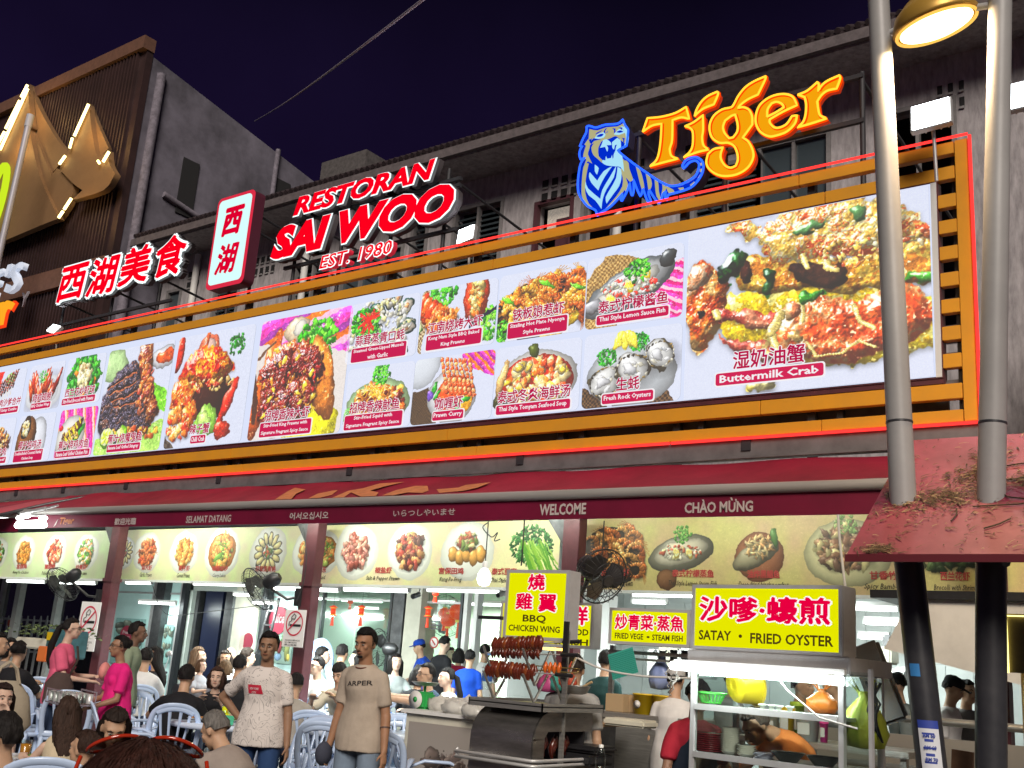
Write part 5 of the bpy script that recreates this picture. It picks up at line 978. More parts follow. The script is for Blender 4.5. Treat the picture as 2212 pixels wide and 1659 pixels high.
# pictures on the film: fish and fruit, round crimson badges
def fishart(seed,fr=False):
 c = Cv(260,200,(.50,.70,.68),seed); q = c.q
 if fr:
  c.a[:] = (.55,.68,.62); c.leaf(.75,.7,.35,90,((.3,.5,.3),(.45,.62,.4))); c.blob(.95,.4,.2,.33,0,(.55,.58,.30),.05,.5,.1); c.blob(.35,.5,.22,.2,0,(.55,.15,.18),.1,.5,.1); c.blob(.3,.2,.3,.12,0,(.45,.6,.75),.1,.3,.1); c.blob(1.1,.2,.14,.12,0,(.85,.75,.25),.1,.3,.1)
 else:
  for k in range(12): x,y = .15+1.05*q.random(),.12+.75*q.random(); c.blob(x,y,.26,.08,.4*(q.random()-.5),q.choice([(.42,.46,.40),(.55,.56,.46),(.34,.38,.34)]),.06,.6,.2); c.blob(x+.27,y+.02,.07,.06,.9,(.3,.33,.3),.2,.5,.1)
 return c.photo(.015,1,.1,.8).image('poster_print')
fa,fb = print_mat('fish_print',fishart(31)),print_mat('fruit_print',fishart(32,True))
def poster(x0,y0,x1,y1,Y,m,nm='poster'):
 a = A(x0,y1,Y); b = A(x1,y0,Y); return uvquad(nm,[(a.x,Y,a.z),(b.x,Y,a.z),(b.x,Y,b.z),(a.x,Y,b.z)],m,HL,world=True)
poster(236,1338,316,1432,14.57,fa); poster(343,1350,376,1432,14.57,fa); poster(590,1366,634,1432,14.57,fb)
badge = mat('crimson_badge',(.30,.03,.06),.5); bwt = mat('badge_text',(.6,.45,.45),.5)
for (x,y,r,t) in ((272,1373,.22,'Fresh\nto buy'),(535,1385,.16,''),(601,1340,.27,'Juice'),(528,1380,.0,'')):
 if r:
  c = A(x,y,14.56); MB().prism([(c.x+r*math.cos(i*PI/12),c.z+r*math.sin(i*PI/12)) for i in range(24)],.01,lambda u,v,w: (u,14.555+w,v)).build('badge',badge,HL,world=True)
  if t: text('badge_lettering',t,c.x-r*.7,c.x+r*.7,c.z-r*.4,c.z+r*.5,14.55,bwt,HL,off=.02,shear=.2)
for (x,y) in ((934,1377),):
 c = A(x+4,1388,14.56); MB().prism([(c.x+.10*math.cos(i*PI/10),c.z+.10*math.sin(i*PI/10)) for i in range(20)],.004,lambda u,v,w: (u,14.555+w,v)).build('notice',mat('notice_red',(.5,.05,.05),.5),HL,world=True)
 MB().prism([(c.x+.075*math.cos(i*PI/10),c.z+.075*math.sin(i*PI/10)) for i in range(20)],.002,lambda u,v,w: (u,14.548+w,v)).build('notice',M['white'],HL,world=True)
 MB().box((c.x-.06,14.54,c.z-.012),(c.x+.06,14.545,c.z+.012),rot=Matrix.Rotation(R_(45),3,'Y')).build('notice_bar',bpy.data.materials['notice_red'],HL,world=True)
 for k in range(3): MB().box((c.x-.1,14.55,c.z+.22+k*.06),(c.x+.1,14.555,c.z+.245+k*.06)).build('notice_line',M['dsteel'],HL,world=True)
# ceiling tubes of the hall
for (xa,xb,y,Y,e) in ((688,734,1294,16.0,55),(738,828,1298,16.0,75),(896,985,1300,16.0,60),(988,1112,1306,16.8,75),(990,1094,1313,18.4,55),(905,985,1316,19.0,30),(300,380,1303,14.0,22),(545,600,1303,14.0,22),(505,545,1285,14.0,16),(700,820,1312,19.5,30)):
 batten(xa,xb,y,Y,'hall ceiling batten ' + {(688,1294): 'right of the second post, above the lantern',(738,1298): 'above the two small lanterns',(896,1300): 'right of the cream pillar',(988,1306): 'longest one, above the round lanterns',(990,1313): 'deep in the hall behind the round lanterns',(905,1316): 'deep in the hall behind the notice',(300,1303): 'over the teal film panels',(545,1303): 'by the step ladder',(505,1285): 'above the cream pillar by the navy door',(700,1312): 'deepest one over the green partition'}[(xa,y)],e*(1.6 if Y > 15 else 1),group='battens on the hall ceiling')
for (xa,xb,y,Y,e) in ((1366,1440,1301,12.6,20),(1853,1942,1315,11.3,34),(1868,1945,1346,12.6,30),(1855,1922,1377,13.6,24)):
 batten(xa,xb,y,Y,'kitchen ceiling batten ' + {1301: 'above the steam fish sign, shorter lower one',1315: 'topmost right of the satay sign',1346: 'second from top right of the satay sign',1377: 'lowest right of the satay sign'}[y],e*.8,group='battens over the kitchen')
# kitchen zone to the right: walls, hood, steel counter
KT = empty('kitchen',(-5,13,.05),'white tiled kitchen with steel hood and counter behind the yellow stall signs','building')
ktile = mat('kitchen_tile',(.60,.64,.63),.35,var=.12,scale=1.5); hoodm = mat('hood_steel',(.62,.60,.54),.45,.1,var=.25,scale=1.2,bump=.1,bscale=3)
MB().box((-9.0,15.2,.05),(-0.5,15.3,3.6)).build('back_wall',ktile,KT,world=True); MB().box((-9.1,12.2,.05),(-9.0,15.2,3.6)).build('side_wall',ktile,KT,world=True)
for i in range(24):
 for z in (0,1,2,3,4):
  MB().box((-8.95+i*.35+.006,15.185,.9+z*.36+.006),(-8.95+(i+1)*.35-.006,15.2,.9+(z+1)*.36-.006)).build('tile',ktile,KT,world=True)
MB().box((-9,12.0,3.3),(0,15.3,3.36)).build('ceiling',ceilm,KT,world=True)
a = A(1935,1395,9.6); b = A(2050,1320,9.6)
MB().prism([(a.x-.1,1.95),(b.x+1.2,1.58),(b.x+1.2,2.42),(a.x+.15,2.42)],.8,lambda u,v,w: (u,9.6+w,v)).build('hood',hoodm,KT,world=True)
MB().box((a.x-.2,9.55,2.38),(b.x+1.3,10.5,2.45)).build('hood_rim',M['black'],KT,world=True)
MB().box((-3.9,8.9,.1),(0,8.95,1.02)).build('counter_front',mat('polished_steel',(.66,.54,.38),.32,.35,var=.2,scale=.9,bump=.35,bscale=2.5),KT,world=True); MB().box((-3.95,8.86,1.02),(0,9.6,1.06)).build('counter_top',M['steel'],KT,world=True)
MB().box((-3.9,8.9,1.06),(0,8.93,1.28)).build('splash_guard',mat('dark_glass',(.30,.28,.25),.3),KT,world=True)
MB().tube([(-3.6,8.95,1.40),(0,8.95,1.40)],.03,8).build('rail',M['steel'],KT,world=True)
for (x,y,w,h,m_) in ((1895,1395,30,40,M['cream']),(1905,1370,20,30,M['dsteel']),(1880,1470,50,60,M['black']),(1930,1440,30,14,M['steel'])):
 p = A(x,y,12.5); q_ = A(x+w,y+h,12.5); MB().box((p.x,12.5,q_.z),(q_.x,12.8,p.z),bevel=.02).build('appliance',m_,KT,world=True)
MB().tube([A(1888,1410,12),A(1905,1440,12),A(1935,1460,12),A(1955,1462,12)],.06,10).build('duct',M['alu'],KT,world=True)
for x0,x1 in ((1290,1312),(1236,1244)):
 p = A(x0,1400,12); q_ = A(x1,1400,12); MB().box((p.x,12,.05),(q_.x,12.2,3.4)).build('pillar',M['white'],KT,world=True)
# rack and shelves on the kitchen wall
for k in range(5):
 p = A(1395+k*24,1465,13.5); MB().box((p.x,13.5,p.z),(p.x+.32,13.7,p.z+.4+.1*(k % 2)),bevel=.02).build('hanging_sheet',[M['white'],M['cream'],M['alu'],M['white'],mat('grey_cloth',(.35,.36,.36),.8)][k],KT,world=True)
# left end: night opening, palisade fence, pale poles
FN = empty('palisade_fence',A(80,1400,15.5)*1,'white palisade fence before a dark yard at the far left','fence'); FN.location.z = 0
fw = mat('fence_white',(.42,.43,.44),.6)
for x in range(-10,176,14):
 p = A(x,1330,15.5); MB().prism([(p.x-.035,.3),(p.x+.035,.3),(p.x+.035,p.z-.12),(p.x,p.z),(p.x-.035,p.z-.12)],.03,lambda u,v,w: (u,15.5+w,v)).build('picket',fw,FN,world=True)
for z in (1.0,1.78): MB().box((A(-20,1350,15.5).x,15.53,z),(A(180,1350,15.5).x,15.57,z+.05)).build('rail',fw,FN,world=True)
p = A(25,1346,15.4); MB().box((p.x-.2,15.4,p.z-.08),(p.x+.18,15.43,p.z+.08),bevel=.01).build('orange_tag',mat('orange_tag',(.7,.12,.05),.6),FN,world=True)
for (x,w,lab) in ((22,.14,'pale grey pole at the far left under the green banner'),(108,.11,'thin pale pole beside the fence behind the first fan')):
 p = A(x,1380,13.6); tag(MB().box((p.x-w,13.6,0),(p.x+w*.3,13.75,3.6)).build('pale_pole',mat('pole_grey',(.36,.37,.36),.6,var=.15)),lab,'pole')
NW = empty('night_storefront',(-26,16.5,0),'dark closed storefront behind the palisade fence','building')
MB().box((-34,17,0),(-20.6,17.2,4)).build('wall',mat('night_wall',(.035,.035,.045),.5,var=.5),NW,world=True); MB().box((-31,16.9,.6),(-25.2,17,2.9)).box((-24.7,16.9,.6),(-21.4,17,2.9)).build('window',mat('night_glass',(.01,.012,.03),.1),NW,world=True)
for x in (-31,-28,-25,-21.3): MB().box((x,16.8,.3),(x+.15,16.9,3)).build('mullion',M['alu'],NW,world=True)
# ladder against the pillar
LD = empty('step_ladder',A(545,1440,14.0),'grey metal ladder leaning by the cream pillar left of the black post','ladder'); LD.location.z = .08
pa,pb = A(532,1440,14.0),A(560,1440,14.0)
for X,dx in ((pa.x,.14),(pb.x,-.02)): MB().tube([(X,13.9,.08),(X+dx,14.3,2.5)],.03,6).build('rail',M['dsteel'],LD,world=True)
for k in range(8): z = .35+.27*k; t = (z-.08)/2.4; MB().box((pa.x+.14*t,13.9+.4*t-.04,z),(pb.x-.02*t,13.9+.4*t+.04,z+.03)).build('rung',M['dsteel'],LD,world=True)
# small and large lanterns
lred = mat('lantern_red',(.65,.03,.01),.4,emit=(.9,.10,.02),es=.45); lyel = mat('lantern_gold',(.75,.5,.08),.4,emit=(.9,.6,.1),es=.3)
def lantern(x,y,Y,s,label,kind,group):
 p = A(x,y,Y); r = empty('red_lantern',p,label,'lantern',group)
 MB().tube([(0,0,s*.9),(0,0,s*3)],.004,4).build('string',M['wire'],r)
 if kind == 0:
  MB().lathe([(s*.2,-s*.8),(s*.75,-s*.7),(s*.45,-s*.55),(s*.45,s*.5),(s*.8,s*.6),(s*.15,s*.95)],n=6).build('body',lred,r)
  for z in (-s*.6,s*.55): MB().lathe([(s*.5,z-.01),(s*.62,z),(s*.5,z+.01)],n=6).build('band',lyel,r)
 else:
  b = MB(); b.lathe([(s*.3,-s*.75),(s*.8,-s*.5),(s*1.02,0),(s*.8,s*.5),(s*.3,s*.75)],n=16); b.build('body',lred,r); MB().lathe([(s*.32,-s*.95),(s*.32,-s*.72)],n=10).build('band',lyel,r); MB().lathe([(s*.32,s*.72),(s*.3,s*.9)],n=10).build('band',lyel,r)
 MB().tube([(0,0,-s*.9),(0,0,-s*2.4)],[.02,.035],6).build('tassel',lred,r)
for k,(x,y) in enumerate(((720,1320),(781,1320),(925,1322))): lantern(x,y,14.3,.11,['small six sided red lantern nearest the second maroon post','small six sided red lantern left of the dark steel post','small six sided red lantern right of the cream pillar'][k],0,'small red lanterns in the window')
for k,(x,y,Y,s) in enumerate(((961,1325,15.5,.13),(968,1340,15.3,.15),(992,1322,15.0,.19),(757,1300,15,.06),(865+76,1282,11.6,.05))):
 lantern(x,y,Y,s,['upper round red lantern beside the wall fan','lower round red lantern overlapping the wall fan','largest round red lantern with gold base','tiny red charm hanging above the small lanterns','tiny red paper charm hanging from the ceiling'][k],1,None)
# ---- fans, black cages on brackets
def cage_fan(loc,R,aim,label,mount=None,m=None,name='wall_fan',dense=14):
 m = m or M['black']; r = empty(name,loc,label,'fan',None)
 Q = Vector(aim).normalized().to_track_quat('Z','Y').to_matrix(); T = lambda v: tuple(Q @ Vector(v))
 w = MB()
 for k in range(dense*2):
  a = PI*k/dense; w.tube([T((.04*math.cos(a),.04*math.sin(a),.10)),T((R*.6*math.cos(a),R*.6*math.sin(a),.10)),T((R*.95*math.cos(a),R*.95*math.sin(a),.05)),T((R*math.cos(a),R*math.sin(a),0)),T((R*.9*math.cos(a),R*.9*math.sin(a),-.07)),T((.08*math.cos(a),.08*math.sin(a),-.10))],.0028,4,cap=False)
 w.build('cage',m,r)
 for rr,z,tk in ((R,0,.007),(R*.62,.10,.004),(R*.9,-.07,.004)): MB().tube([T((rr*math.cos(a*PI/16),rr*math.sin(a*PI/16),z)) for a in range(33)],tk,6,cap=False).build('ring',m,r)
 for k in range(3):
  a = 2.09*k+.3; b = MB(); pts = [(.05,-.04,.02),(R*.5,-.12,.035),(R*.86,-.07,.02),(R*.88,.05,-.01),(R*.5,.10,-.03),(.05,.04,-.01)]
  P = [T((x*math.cos(a)-y*math.sin(a),x*math.sin(a)+y*math.cos(a),z)) for x,y,z in pts]; b.add(P+[tuple(Vector(p)+Q @ Vector((0,0,.004))) for p in P],[(0,1,4,5),(1,2,3,4),(11,10,7,6),(10,9,8,7)]); b.build('blade',M['dsteel'],r)
 h = MB(); h.tube([T((0,0,-.12)),T((0,0,-.16)),T((0,0,-.30)),T((0,0,-.36))],[.06,.10,.095,.05],14); h.build('motor',m,r); MB().tube([T((0,0,.10)),T((0,0,.125))],.05,12).build('badge',M['dsteel'],r)
 if mount is not None:
  mv = Vector(mount)-Vector(loc); s = Q @ Vector((0,0,-.25)); MB().tube([s,s+Vector((0,0,-.12)),s.lerp(mv,.6)+Vector((0,0,-.12)),mv],.02,8).build('bracket',m,r); MB().box(tuple(mv-Vector((.04,.04,.12))),tuple(mv+Vector((.04,.04,.12)))).build('wall_plate',m,r)
 return r
cage_fan(A(135,1262,9.8),.31,(-.75,-.25,-.62),'black caged fan on the first maroon post',A(214,1290,10.1))
cage_fan(A(556,1272,9.8),.31,(-.80,-.30,-.50),'black caged fan on the second maroon post behind its wires',A(645,1290,10.1))
cage_fan(A(1300,1245,8.2),.25,(.85,-.40,-.38),'black caged fan beside the chicken wing sign, facing right',A(1244,1290,9.0))
cage_fan(A(962,1330,16.2),.40,(.15,-1,-.2),'dark wall fan inside the hall behind the red lanterns',None,dense=10)
sf = cage_fan(A(815,1400,12.8),.30,(-.98,-.2,0),'tall grey standing fan behind the seated man with glasses',None,M['dsteel'],'standing_fan'); MB().tube([(.25,0.05,-.1),(.25,.05,-A(815,1400,12.8).z+.12)],.025,8).build('stand',M['dsteel'],sf); MB().lathe([(.22,-A(815,1400,12.8).z+.06),(.2,-A(815,1400,12.8).z+.1)],(.25,.05,0),20).build('base',M['dsteel'],sf)
# blue oval table top leaning behind
p = A(668,1425,12.5); bl = MB().prism([(.42*math.cos(a*PI/14),.62*math.sin(a*PI/14)) for a in range(28)],.03,lambda u,v,w: (u,w,v)); o = bl.build('leaning_table_top',mat('pale_blue_plastic',(.34,.50,.78),.4,var=.06)); o.location = p+Vector((.1,0,-.25)); o.rotation_euler = (R_(-12),0,0); tag(o,'folded pale blue round table top standing on edge by the second post','table')
# no smoking signs
nsw = mat('sign_white',(.78,.77,.76),.45); nsr = mat('sign_red',(.55,.02,.06),.45); nsk = mat('sign_black',(.02,.02,.02),.5)
def nosmoke(cx,y0,cy1,X0,X1,Y,label):
 a = A(X0,cy1,Y); b = A(X1,y0,Y); w = b.x-a.x; h = b.z-a.z; r = empty('no_smoking_sign',((a.x+b.x)/2,Y,a.z),label,'sign',None,rz=0); T = lambda u,v,d: (-w/2+u*w,d,v*h)
 MB().box((-w/2,0,0),(w/2,.012,h),bevel=.002).build('board',nsw,r); cx_,cz_,R = 0,h*.63,w*.41
 f = lambda u,v,d: (u,-.003-d,v)
 o = [(R*math.cos(i*PI/20),cz_+R*math.sin(i*PI/20)) for i in range(41)]; i_ = [(R*.88*math.cos(i*PI/20),cz_+R*.88*math.sin(i*PI/20)) for i in range(41)]
 m = MB()
 for i in range(40): m.add([f(*o[i],0),f(*o[i+1],0),f(*i_[i+1],0),f(*i_[i],0)],[(0,3,2,1)])
 m.build('red_ring',nsr,r)
 MB().box((-R*.5,-.006,cz_-.06*R),(R*.78,-.004,cz_-.24*R)).build('cigarette',nsk,r)
 MB().tube([(-R*.62,-.004,cz_-.2*R),(-R*.60,-.004,cz_+.1*R),(-R*.35,-.004,cz_+.2*R),(-R*.38,-.004,cz_+.5*R),(-R*.1,-.004,cz_+.75*R),(R*.12,-.004,cz_+.6*R),(R*.02,-.004,cz_+.35*R),(-R*.3,-.004,cz_+.35*R)],.006,5).build('smoke_line',nsk,r)
 m = MB(); m.box((-R*.93,-.010,cz_-.055*R),(R*.93,-.007,cz_+.055*R)); rot = Matrix.Rotation(R_(-42),3,'Y'); m.v = [tuple(rot @ (Vector(v)-Vector((0,0,cz_)))+Vector((0,0,cz_))) for v in m.v]; m.build('red_bar',nsr,r)
 for s,z0,z1 in (('DILARANG MEROKOK',.155,.20),('NO SMOKING',.095,.14),('禁止吸烟',.03,.08)): text('lettering',s,-w*.36,w*.36*(1 if s[0] == 'D' else .6),z0*h,z1*h,-.003,nsk,r,off=.01,world=False,res=1)
 MB().tube([(0,.006,h),(.02,.05,h+.12)],.004,4).build('hanger',M['wire'],r)
 return r
nosmoke(0,1301,1404,160,219,9.95,'white no smoking sign on the first post behind the woman in pink')
nosmoke(0,1318,1396,608,662,9.95,'white no smoking sign on the second post right of the patterned shirt man')
# hanging bulb and cables
b = A(1046,1245,9.6); hb = empty('hanging_bulb',b,'lit white bulb hanging on a black cable before the tofu picture','lamp')
MB().lathe([(.015,-.11),(.06,-.095),(.082,-.04),(.075,.02),(.045,.075),(.03,.09)],n=16).build('bulb',emat('bulb_glow',(.92,1,.96),3.5),hb); MB().lathe([(.03,.085),(.032,.15),(.02,.17)],n=12).build('socket',M['white'],hb); MB().tube([(0,0,.16),(.0,0,.65)],.006,5).build('cable',M['wire'],hb)
def cable(pts,Y,label,m=None,r=.007):
 P = [A(x,y,Y) for x,y in pts]; PP = smooth([tuple(p) for p in P],5,200,False) if len(P) > 2 else P
 return tag(MB().tube(PP,r,5).build('cable',m or M['wire']),label,'cable')
cable([(1305,1125),(1300,1200),(1288,1250),(1280,1262)],9.2,'thin black cable running down the left side of the prawn banner'); cable([(1133,1122),(1130,1170),(1126,1222)],8.4,'black cable holding up the chicken wing sign')
cable([(1810,1112),(1815,1180),(1826,1270)],7.6,'pale chain of cable holding the satay sign',M['wirew'],.010); cable([(655,1140),(662,1200),(655,1260),(640,1300)],10.0,'loose black wire beside the second post')
cable([(1055,1128),(1043,1140),(1062,1160),(1075,1150),(1068,1168),(1080,1165)],10.3,'coiled black wire hanging above the bulb'); cable([(330,1265),(345,1310),(370,1330),(420,1325),(560,1308)],12.5,'sagging cable strung across the hall entrance')
for (x,y,lab) in ((1080-20,1283,'black dome security camera between two battens'),(1171,1288,'security camera at the end of the long batten')):
 p = A(x if x > 1100 else 955-50+0,y-10,10.8) if False else A({1060: 905,1171: 1092-3}[x],1284 if x == 1060 else 1281,10.8); r = empty('security_camera',p,lab,'camera'); MB().tube([(0,0,0),(0,-.12,-.04)],.035,10).build('body',M['blackp'] if x == 1060 else M['white'],r); MB().tube([(0,0,0),(0,.02,.1)],.012,6).build('bracket',M['white'],r); MB().tube([(0,-.121,-.04),(0,-.13,-.043)],.026,10).build('lens',M['blackp'],r)
# ---------------- lamp poles, red sheet roof, stalls ----------------
polem = mat('pole_grey_paint',(.34,.335,.33),.45,.0,var=.12,scale=2,bump=.05,bscale=20); sleeve = mat('black_sleeve',(.02,.021,.026),.35,var=.5,scale=4,dirt=(.05,.05,.055))
rsheet = mat('red_sheet',(.21,.018,.045),.55,var=.16,scale=3,bump=.08,bscale=12,dirt=(.15,.012,.032))
PLs = []
for (xt,yt,xm,ym,xb,yb,lab) in ((1895,-60,1953,1122,2018,1700,'left one of two leaning grey lamp poles with black lower sleeve and a price flyer'),(2162,-60,2140,1118,2141,1700,'right one of two grey lamp poles with black lower sleeve')):
 t,m_,b = A(xt,yt,6.0),A(xm,ym,6.0),A(xb,yb,6.0); d = (b-m_).normalized(); foot = m_+(b-m_)*((m_.z)/(m_.z-b.z))
 r = empty('lamp_pole',foot,lab,'lamp pole','pair of leaning lamp poles'); up = m_+(t-m_)*1.25
 MB().tube([m_+Vector((0,0,-.02)),m_.lerp(up,.4),up],[.072,.068,.062],20).build('upper_tube',polem,r,world=True); MB().tube([foot,m_-Vector((0,0,.02))],.076,20).build('black_sleeve',sleeve,r,world=True)
 MB().tube([m_+Vector((0,0,-.03)),m_+Vector((0,0,.012))],[.115,.088],16).build('rubber_collar',M['blackp'],r,world=True); k = m_.lerp(t,.155); MB().tube([k,k+(t-m_).normalized()*.012],.0735,20).build('seam',sleeve,r,world=True); PLs.append((r,t,m_,b,foot))
# flyer and tape on the left pole
r,t,m_,b,foot = PLs[0]
def on_pole(z,off): p = m_+(foot-m_)*((m_.z-z)/(m_.z-foot.z)); return p+Vector((.28,-.96,0))*off
za,zb_ = A(2000,1555,6.0).z,A(2000,1700,6.0).z; fl = mat('flyer_paper',(.72,.74,.78),.6); fbl = mat('flyer_blue',(.03,.06,.35),.6); n = 6
def wrap(z0,z1,r_,a0,a1,nm,m,par):
 mb = MB(); rs = []
 for z in (z0,z1):
  p = on_pole(z,0); rs.append([p+Vector((math.sin(a)*r_,-math.cos(a)*r_,0)) for a in [a0+(a1-a0)*i/8 for i in range(9)]])
 mb.add(rs[0]+rs[1],[(i,i+1,10+i,9+i) for i in range(8)],True); return mb.build(nm,m,par,world=True)
wrap(zb_,za,.079,-.35,1.0,'flyer',fl,r)
wrap(za-.04,za,.0795,-.35,1.0,'flyer_header',fbl,r)
for k in range(9):
 z = za-.07-.035*k-.01*(k > 4); wrap(z,z+(.014 if k % 2 else .009),.0797,.0-.12*(k % 2 == 0),.55+.1*(k % 2 == 0),'flyer_line',fbl,r)
for k,s in enumerate(('RM 50','RM 60','RM 70','RM 80','RM 100')):
 p = on_pole(za-.085-.058*k,.0); text('flyer_price',s,-.028,.030,0,.02,0,fbl,None,off=.04,world=False); o = bpy.data.objects[[x.name for x in bpy.data.objects if x.name.startswith('flyer_price')][-1]]
 o.parent = r; o.location = p-Vector(r.location)+Vector((math.sin(.30)*.083,-math.cos(.30)*.083,0)); o.rotation_euler = (0,0,.30)
wrap(A(1990,1462,6).z,A(1990,1435,6).z,.078,-.5,.2,'blue_tape',mat('blue_tape',(.05,.25,.6),.5),r)
# round street lamp carried between the poles
c = A(2020,48,6.0); SL = empty('street_lamp',c,'round amber street lamp glowing between the two grey poles','lamp')
Q = Matrix.Rotation(R_(14),3,'X') @ Matrix.Rotation(R_(-10),3,'Y')
cas = mat('lamp_casing',(.55,.32,.06),.4,.4); MB().lathe([(.02,.17),(.14,.15),(.22,.08),(.255,.0),(.25,-.02),(.215,-.025)],n=32,M=Q).build('housing',cas,SL)
MB().lathe([(.215,-.026),(.17,-.045),(.08,-.058),(.01,-.062)],n=32,M=Q).build('lens',emat('street_lamp_glow',(1,.72,.30),9),SL)
MB().tube([tuple(Q @ Vector((.235*math.cos(a*PI/16),.235*math.sin(a*PI/16),-.03))) for a in range(33)],.010,6,cap=False).build('rim',emat('lamp_rim_glow',(1,.55,.10),1.2),SL)
for r0,s in ((PLs[0],-1),(PLs[1],1)):
 e = r0[1]+(r0[2]-r0[1])*((c.z-r0[1].z)/(r0[2].z-r0[1].z)); MB().tube([c+Vector((.24*s,0,.02)),e],.022,8).build('arm',M['alu'],SL,world=True)
L = bpy.data.lights.new('street_lamp_light','AREA'); L.shape = 'DISK'; L.size = .4; L.energy = 95; L.color = (1,.70,.40); o = bpy.data.objects.new('street_lamp_light',L); COL.objects.link(o); o.parent = SL; o.location = (0,0,-.075); o.rotation_euler = (R_(14),R_(-10),0)
# sloping red sheet roof pierced by the poles
RR = empty('red_roof',(-.9,6.0,2.2),'sloping red sheet roof littered with dry twigs, pierced by the two grey poles','roof')
x0,x1,ya,za_,yb_,zb2 = -1.944,1.2,5.5,2.262,6.62,3.10
MB().add([(x0,ya,za_),(x1,ya,za_),(x1,yb_,zb2),(x0,yb_,zb2),(x0,ya+.01,za_-.03),(x1,ya+.01,za_-.03),(x1,yb_+.01,zb2-.03),(x0,yb_+.01,zb2-.03)],[(0,1,2,3),(7,6,5,4),(1,5,6,2),(2,6,7,3),(3,7,4,0)]).build('sheet',rsheet,RR,world=True)
MB().box((x0-.004,ya-.012,za_-.034),(x1,ya+.004,za_+.004)).build('front_lip',mat('dark_red_lip',(.12,.012,.02),.5),RR,world=True)
for X in (-1.2,-.2,.8): MB().tube([(X,5.6,za_-.03),(X,6.55,3.0)],.02,6).build('rafter',M['dsteel'],RR,world=True)
for X in (.9,): MB().box((X-.04,6.5,0),(X+.04,6.58,3.0)).build('support',M['dsteel'],RR,world=True)
tw = MB(); q = random.Random(5); nrm = Vector((0,-.60,.80)); sl = Vector((0,.80,.60))
def rp(u,v): return Vector((x0+(x1-x0)*u,ya+(yb_-ya)*v,za_+(zb2-za_)*v))
cl = [((PLs[0][2].x-.06-x0)/(x1-x0),.40,.10),((PLs[0][2].x+.12-x0)/(x1-x0),.42,.07),((PLs[1][2].x-.12-x0)/(x1-x0),.42,.09),(.14,.60,.05),(.17,.68,.04),(.12,.45,.04),(.24,.55,.04),(.31,.60,.05),(.33,.72,.05),(.30,.42,.04),(.36,.50,.05),(.30,.85,.04),(.045,.03,.03),(.16,.80,.03),(.4,.6,.15)]
for k in range(3400):
 if q.random() < .82: a = q.choice(cl); u = a[0]+q.gauss(0,a[2]*.5); v = a[1]+q.gauss(0,a[2]*.8)
 else: u,v = q.random()*.6,q.random()
 if not (0 < u < 1 and 0.01 < v < .98): continue
 p = rp(u,v)+nrm*(.003+.010*q.random()); th = q.gauss(.1,.6); d = (Vector((1,0,0))*math.cos(th)+sl*math.sin(th)); L_ = .012+.045*q.random()**2*1.4; w = d.cross(nrm)*(.0016+.003*q.random()); m2 = p+d*L_*.5+nrm*.004
 tw.m = q.choice((0,0,0,1,1,2)); tw.add([p-w,p+w,m2+w*.8,m2-w*.8],[(0,1,2,3)]); tw.add([m2-w*.8,m2+w*.8,p+d*L_],[(0,1,2)])
for P in ([(.19,.68),(.22,.70),(.26,.72),(.31,.69)],[(.21,.53),(.205,.46),(.22,.42),(.25,.40)],[(.20,.56),(.25,.58),(.31,.60),(.33,.59)],[(.145,.34),(.15,.29),(.145,.24)],[(.20,.18),(.22,.21),(.235,.25)],[(.17,.35),(.24,.36),(.30,.40)]):
 tw.m = 1; tw.tube([rp(u,v)+nrm*.008 for u,v in P],.004,5)
tag(tw.build('dry_twigs',[mat('dry_leaf',(.11,.065,.03),.9),mat('dark_twig',(.06,.035,.02),.9),mat('pale_straw',(.30,.21,.11),.9)],None),'brown dry twigs and leaves strewn over the sloping red roof',kind='stuff')
# LED framed board and timber behind the right pole
LB = empty('led_board',A(2200,1450,6.6),'dark notice board with a yellow dotted LED border behind the right pole','sign'); a = A(2172,1452,6.6); b = A(2330,1330,6.6); LB.location.z = 0
MB().box((a.x,6.6,a.z),(b.x,6.64,b.z)).build('board',mat('smoked_board',(.16,.13,.07),.3,var=.3,scale=2),LB,world=True)
m = MB(); n = 46
for i in range(n):
 for (X,Z) in ((a.x+.015,a.z+(b.z-a.z)*i/n),(a.x+(b.x-a.x)*i/n,b.z-.012)): m.box((X-.006,6.585,Z-.003),(X+.006,6.6,Z+.003))
tag(m.build('led_dots',emat('led_yellow',(1,.85,.25),3),LB,world=True),kind='stuff')
MB().tube([(a.x+.1,6.66,0),(a.x+.1,6.66,a.z)],.035,10).build('leg',mat('brass_tube',(.5,.32,.12),.3,.9),LB,world=True); MB().tube([(a.x+.35,6.66,0),(a.x+.35,6.66,a.z)],.035,10).build('leg',bpy.data.materials['brass_tube'],LB,world=True)
for (x0_,y0_,x1_,y1_,Y,lab) in ((2042,1622,2085,1720,6.3,'folded brown cardboard leaning between the two black pole sleeves'),(2098,1545,2120,1720,6.4,'dark brown board standing beside the right black sleeve')):
 p = A(x0_,y1_,Y); r_ = A(x1_,y0_,Y); tag(MB().box((p.x,Y,0),(r_.x,Y+.03,r_.z),rot=Matrix.Rotation(.06,3,'Y')).build('leaning_board',mat('cardboard',(.17,.09,.05),.9,var=.2)),lab,'board')
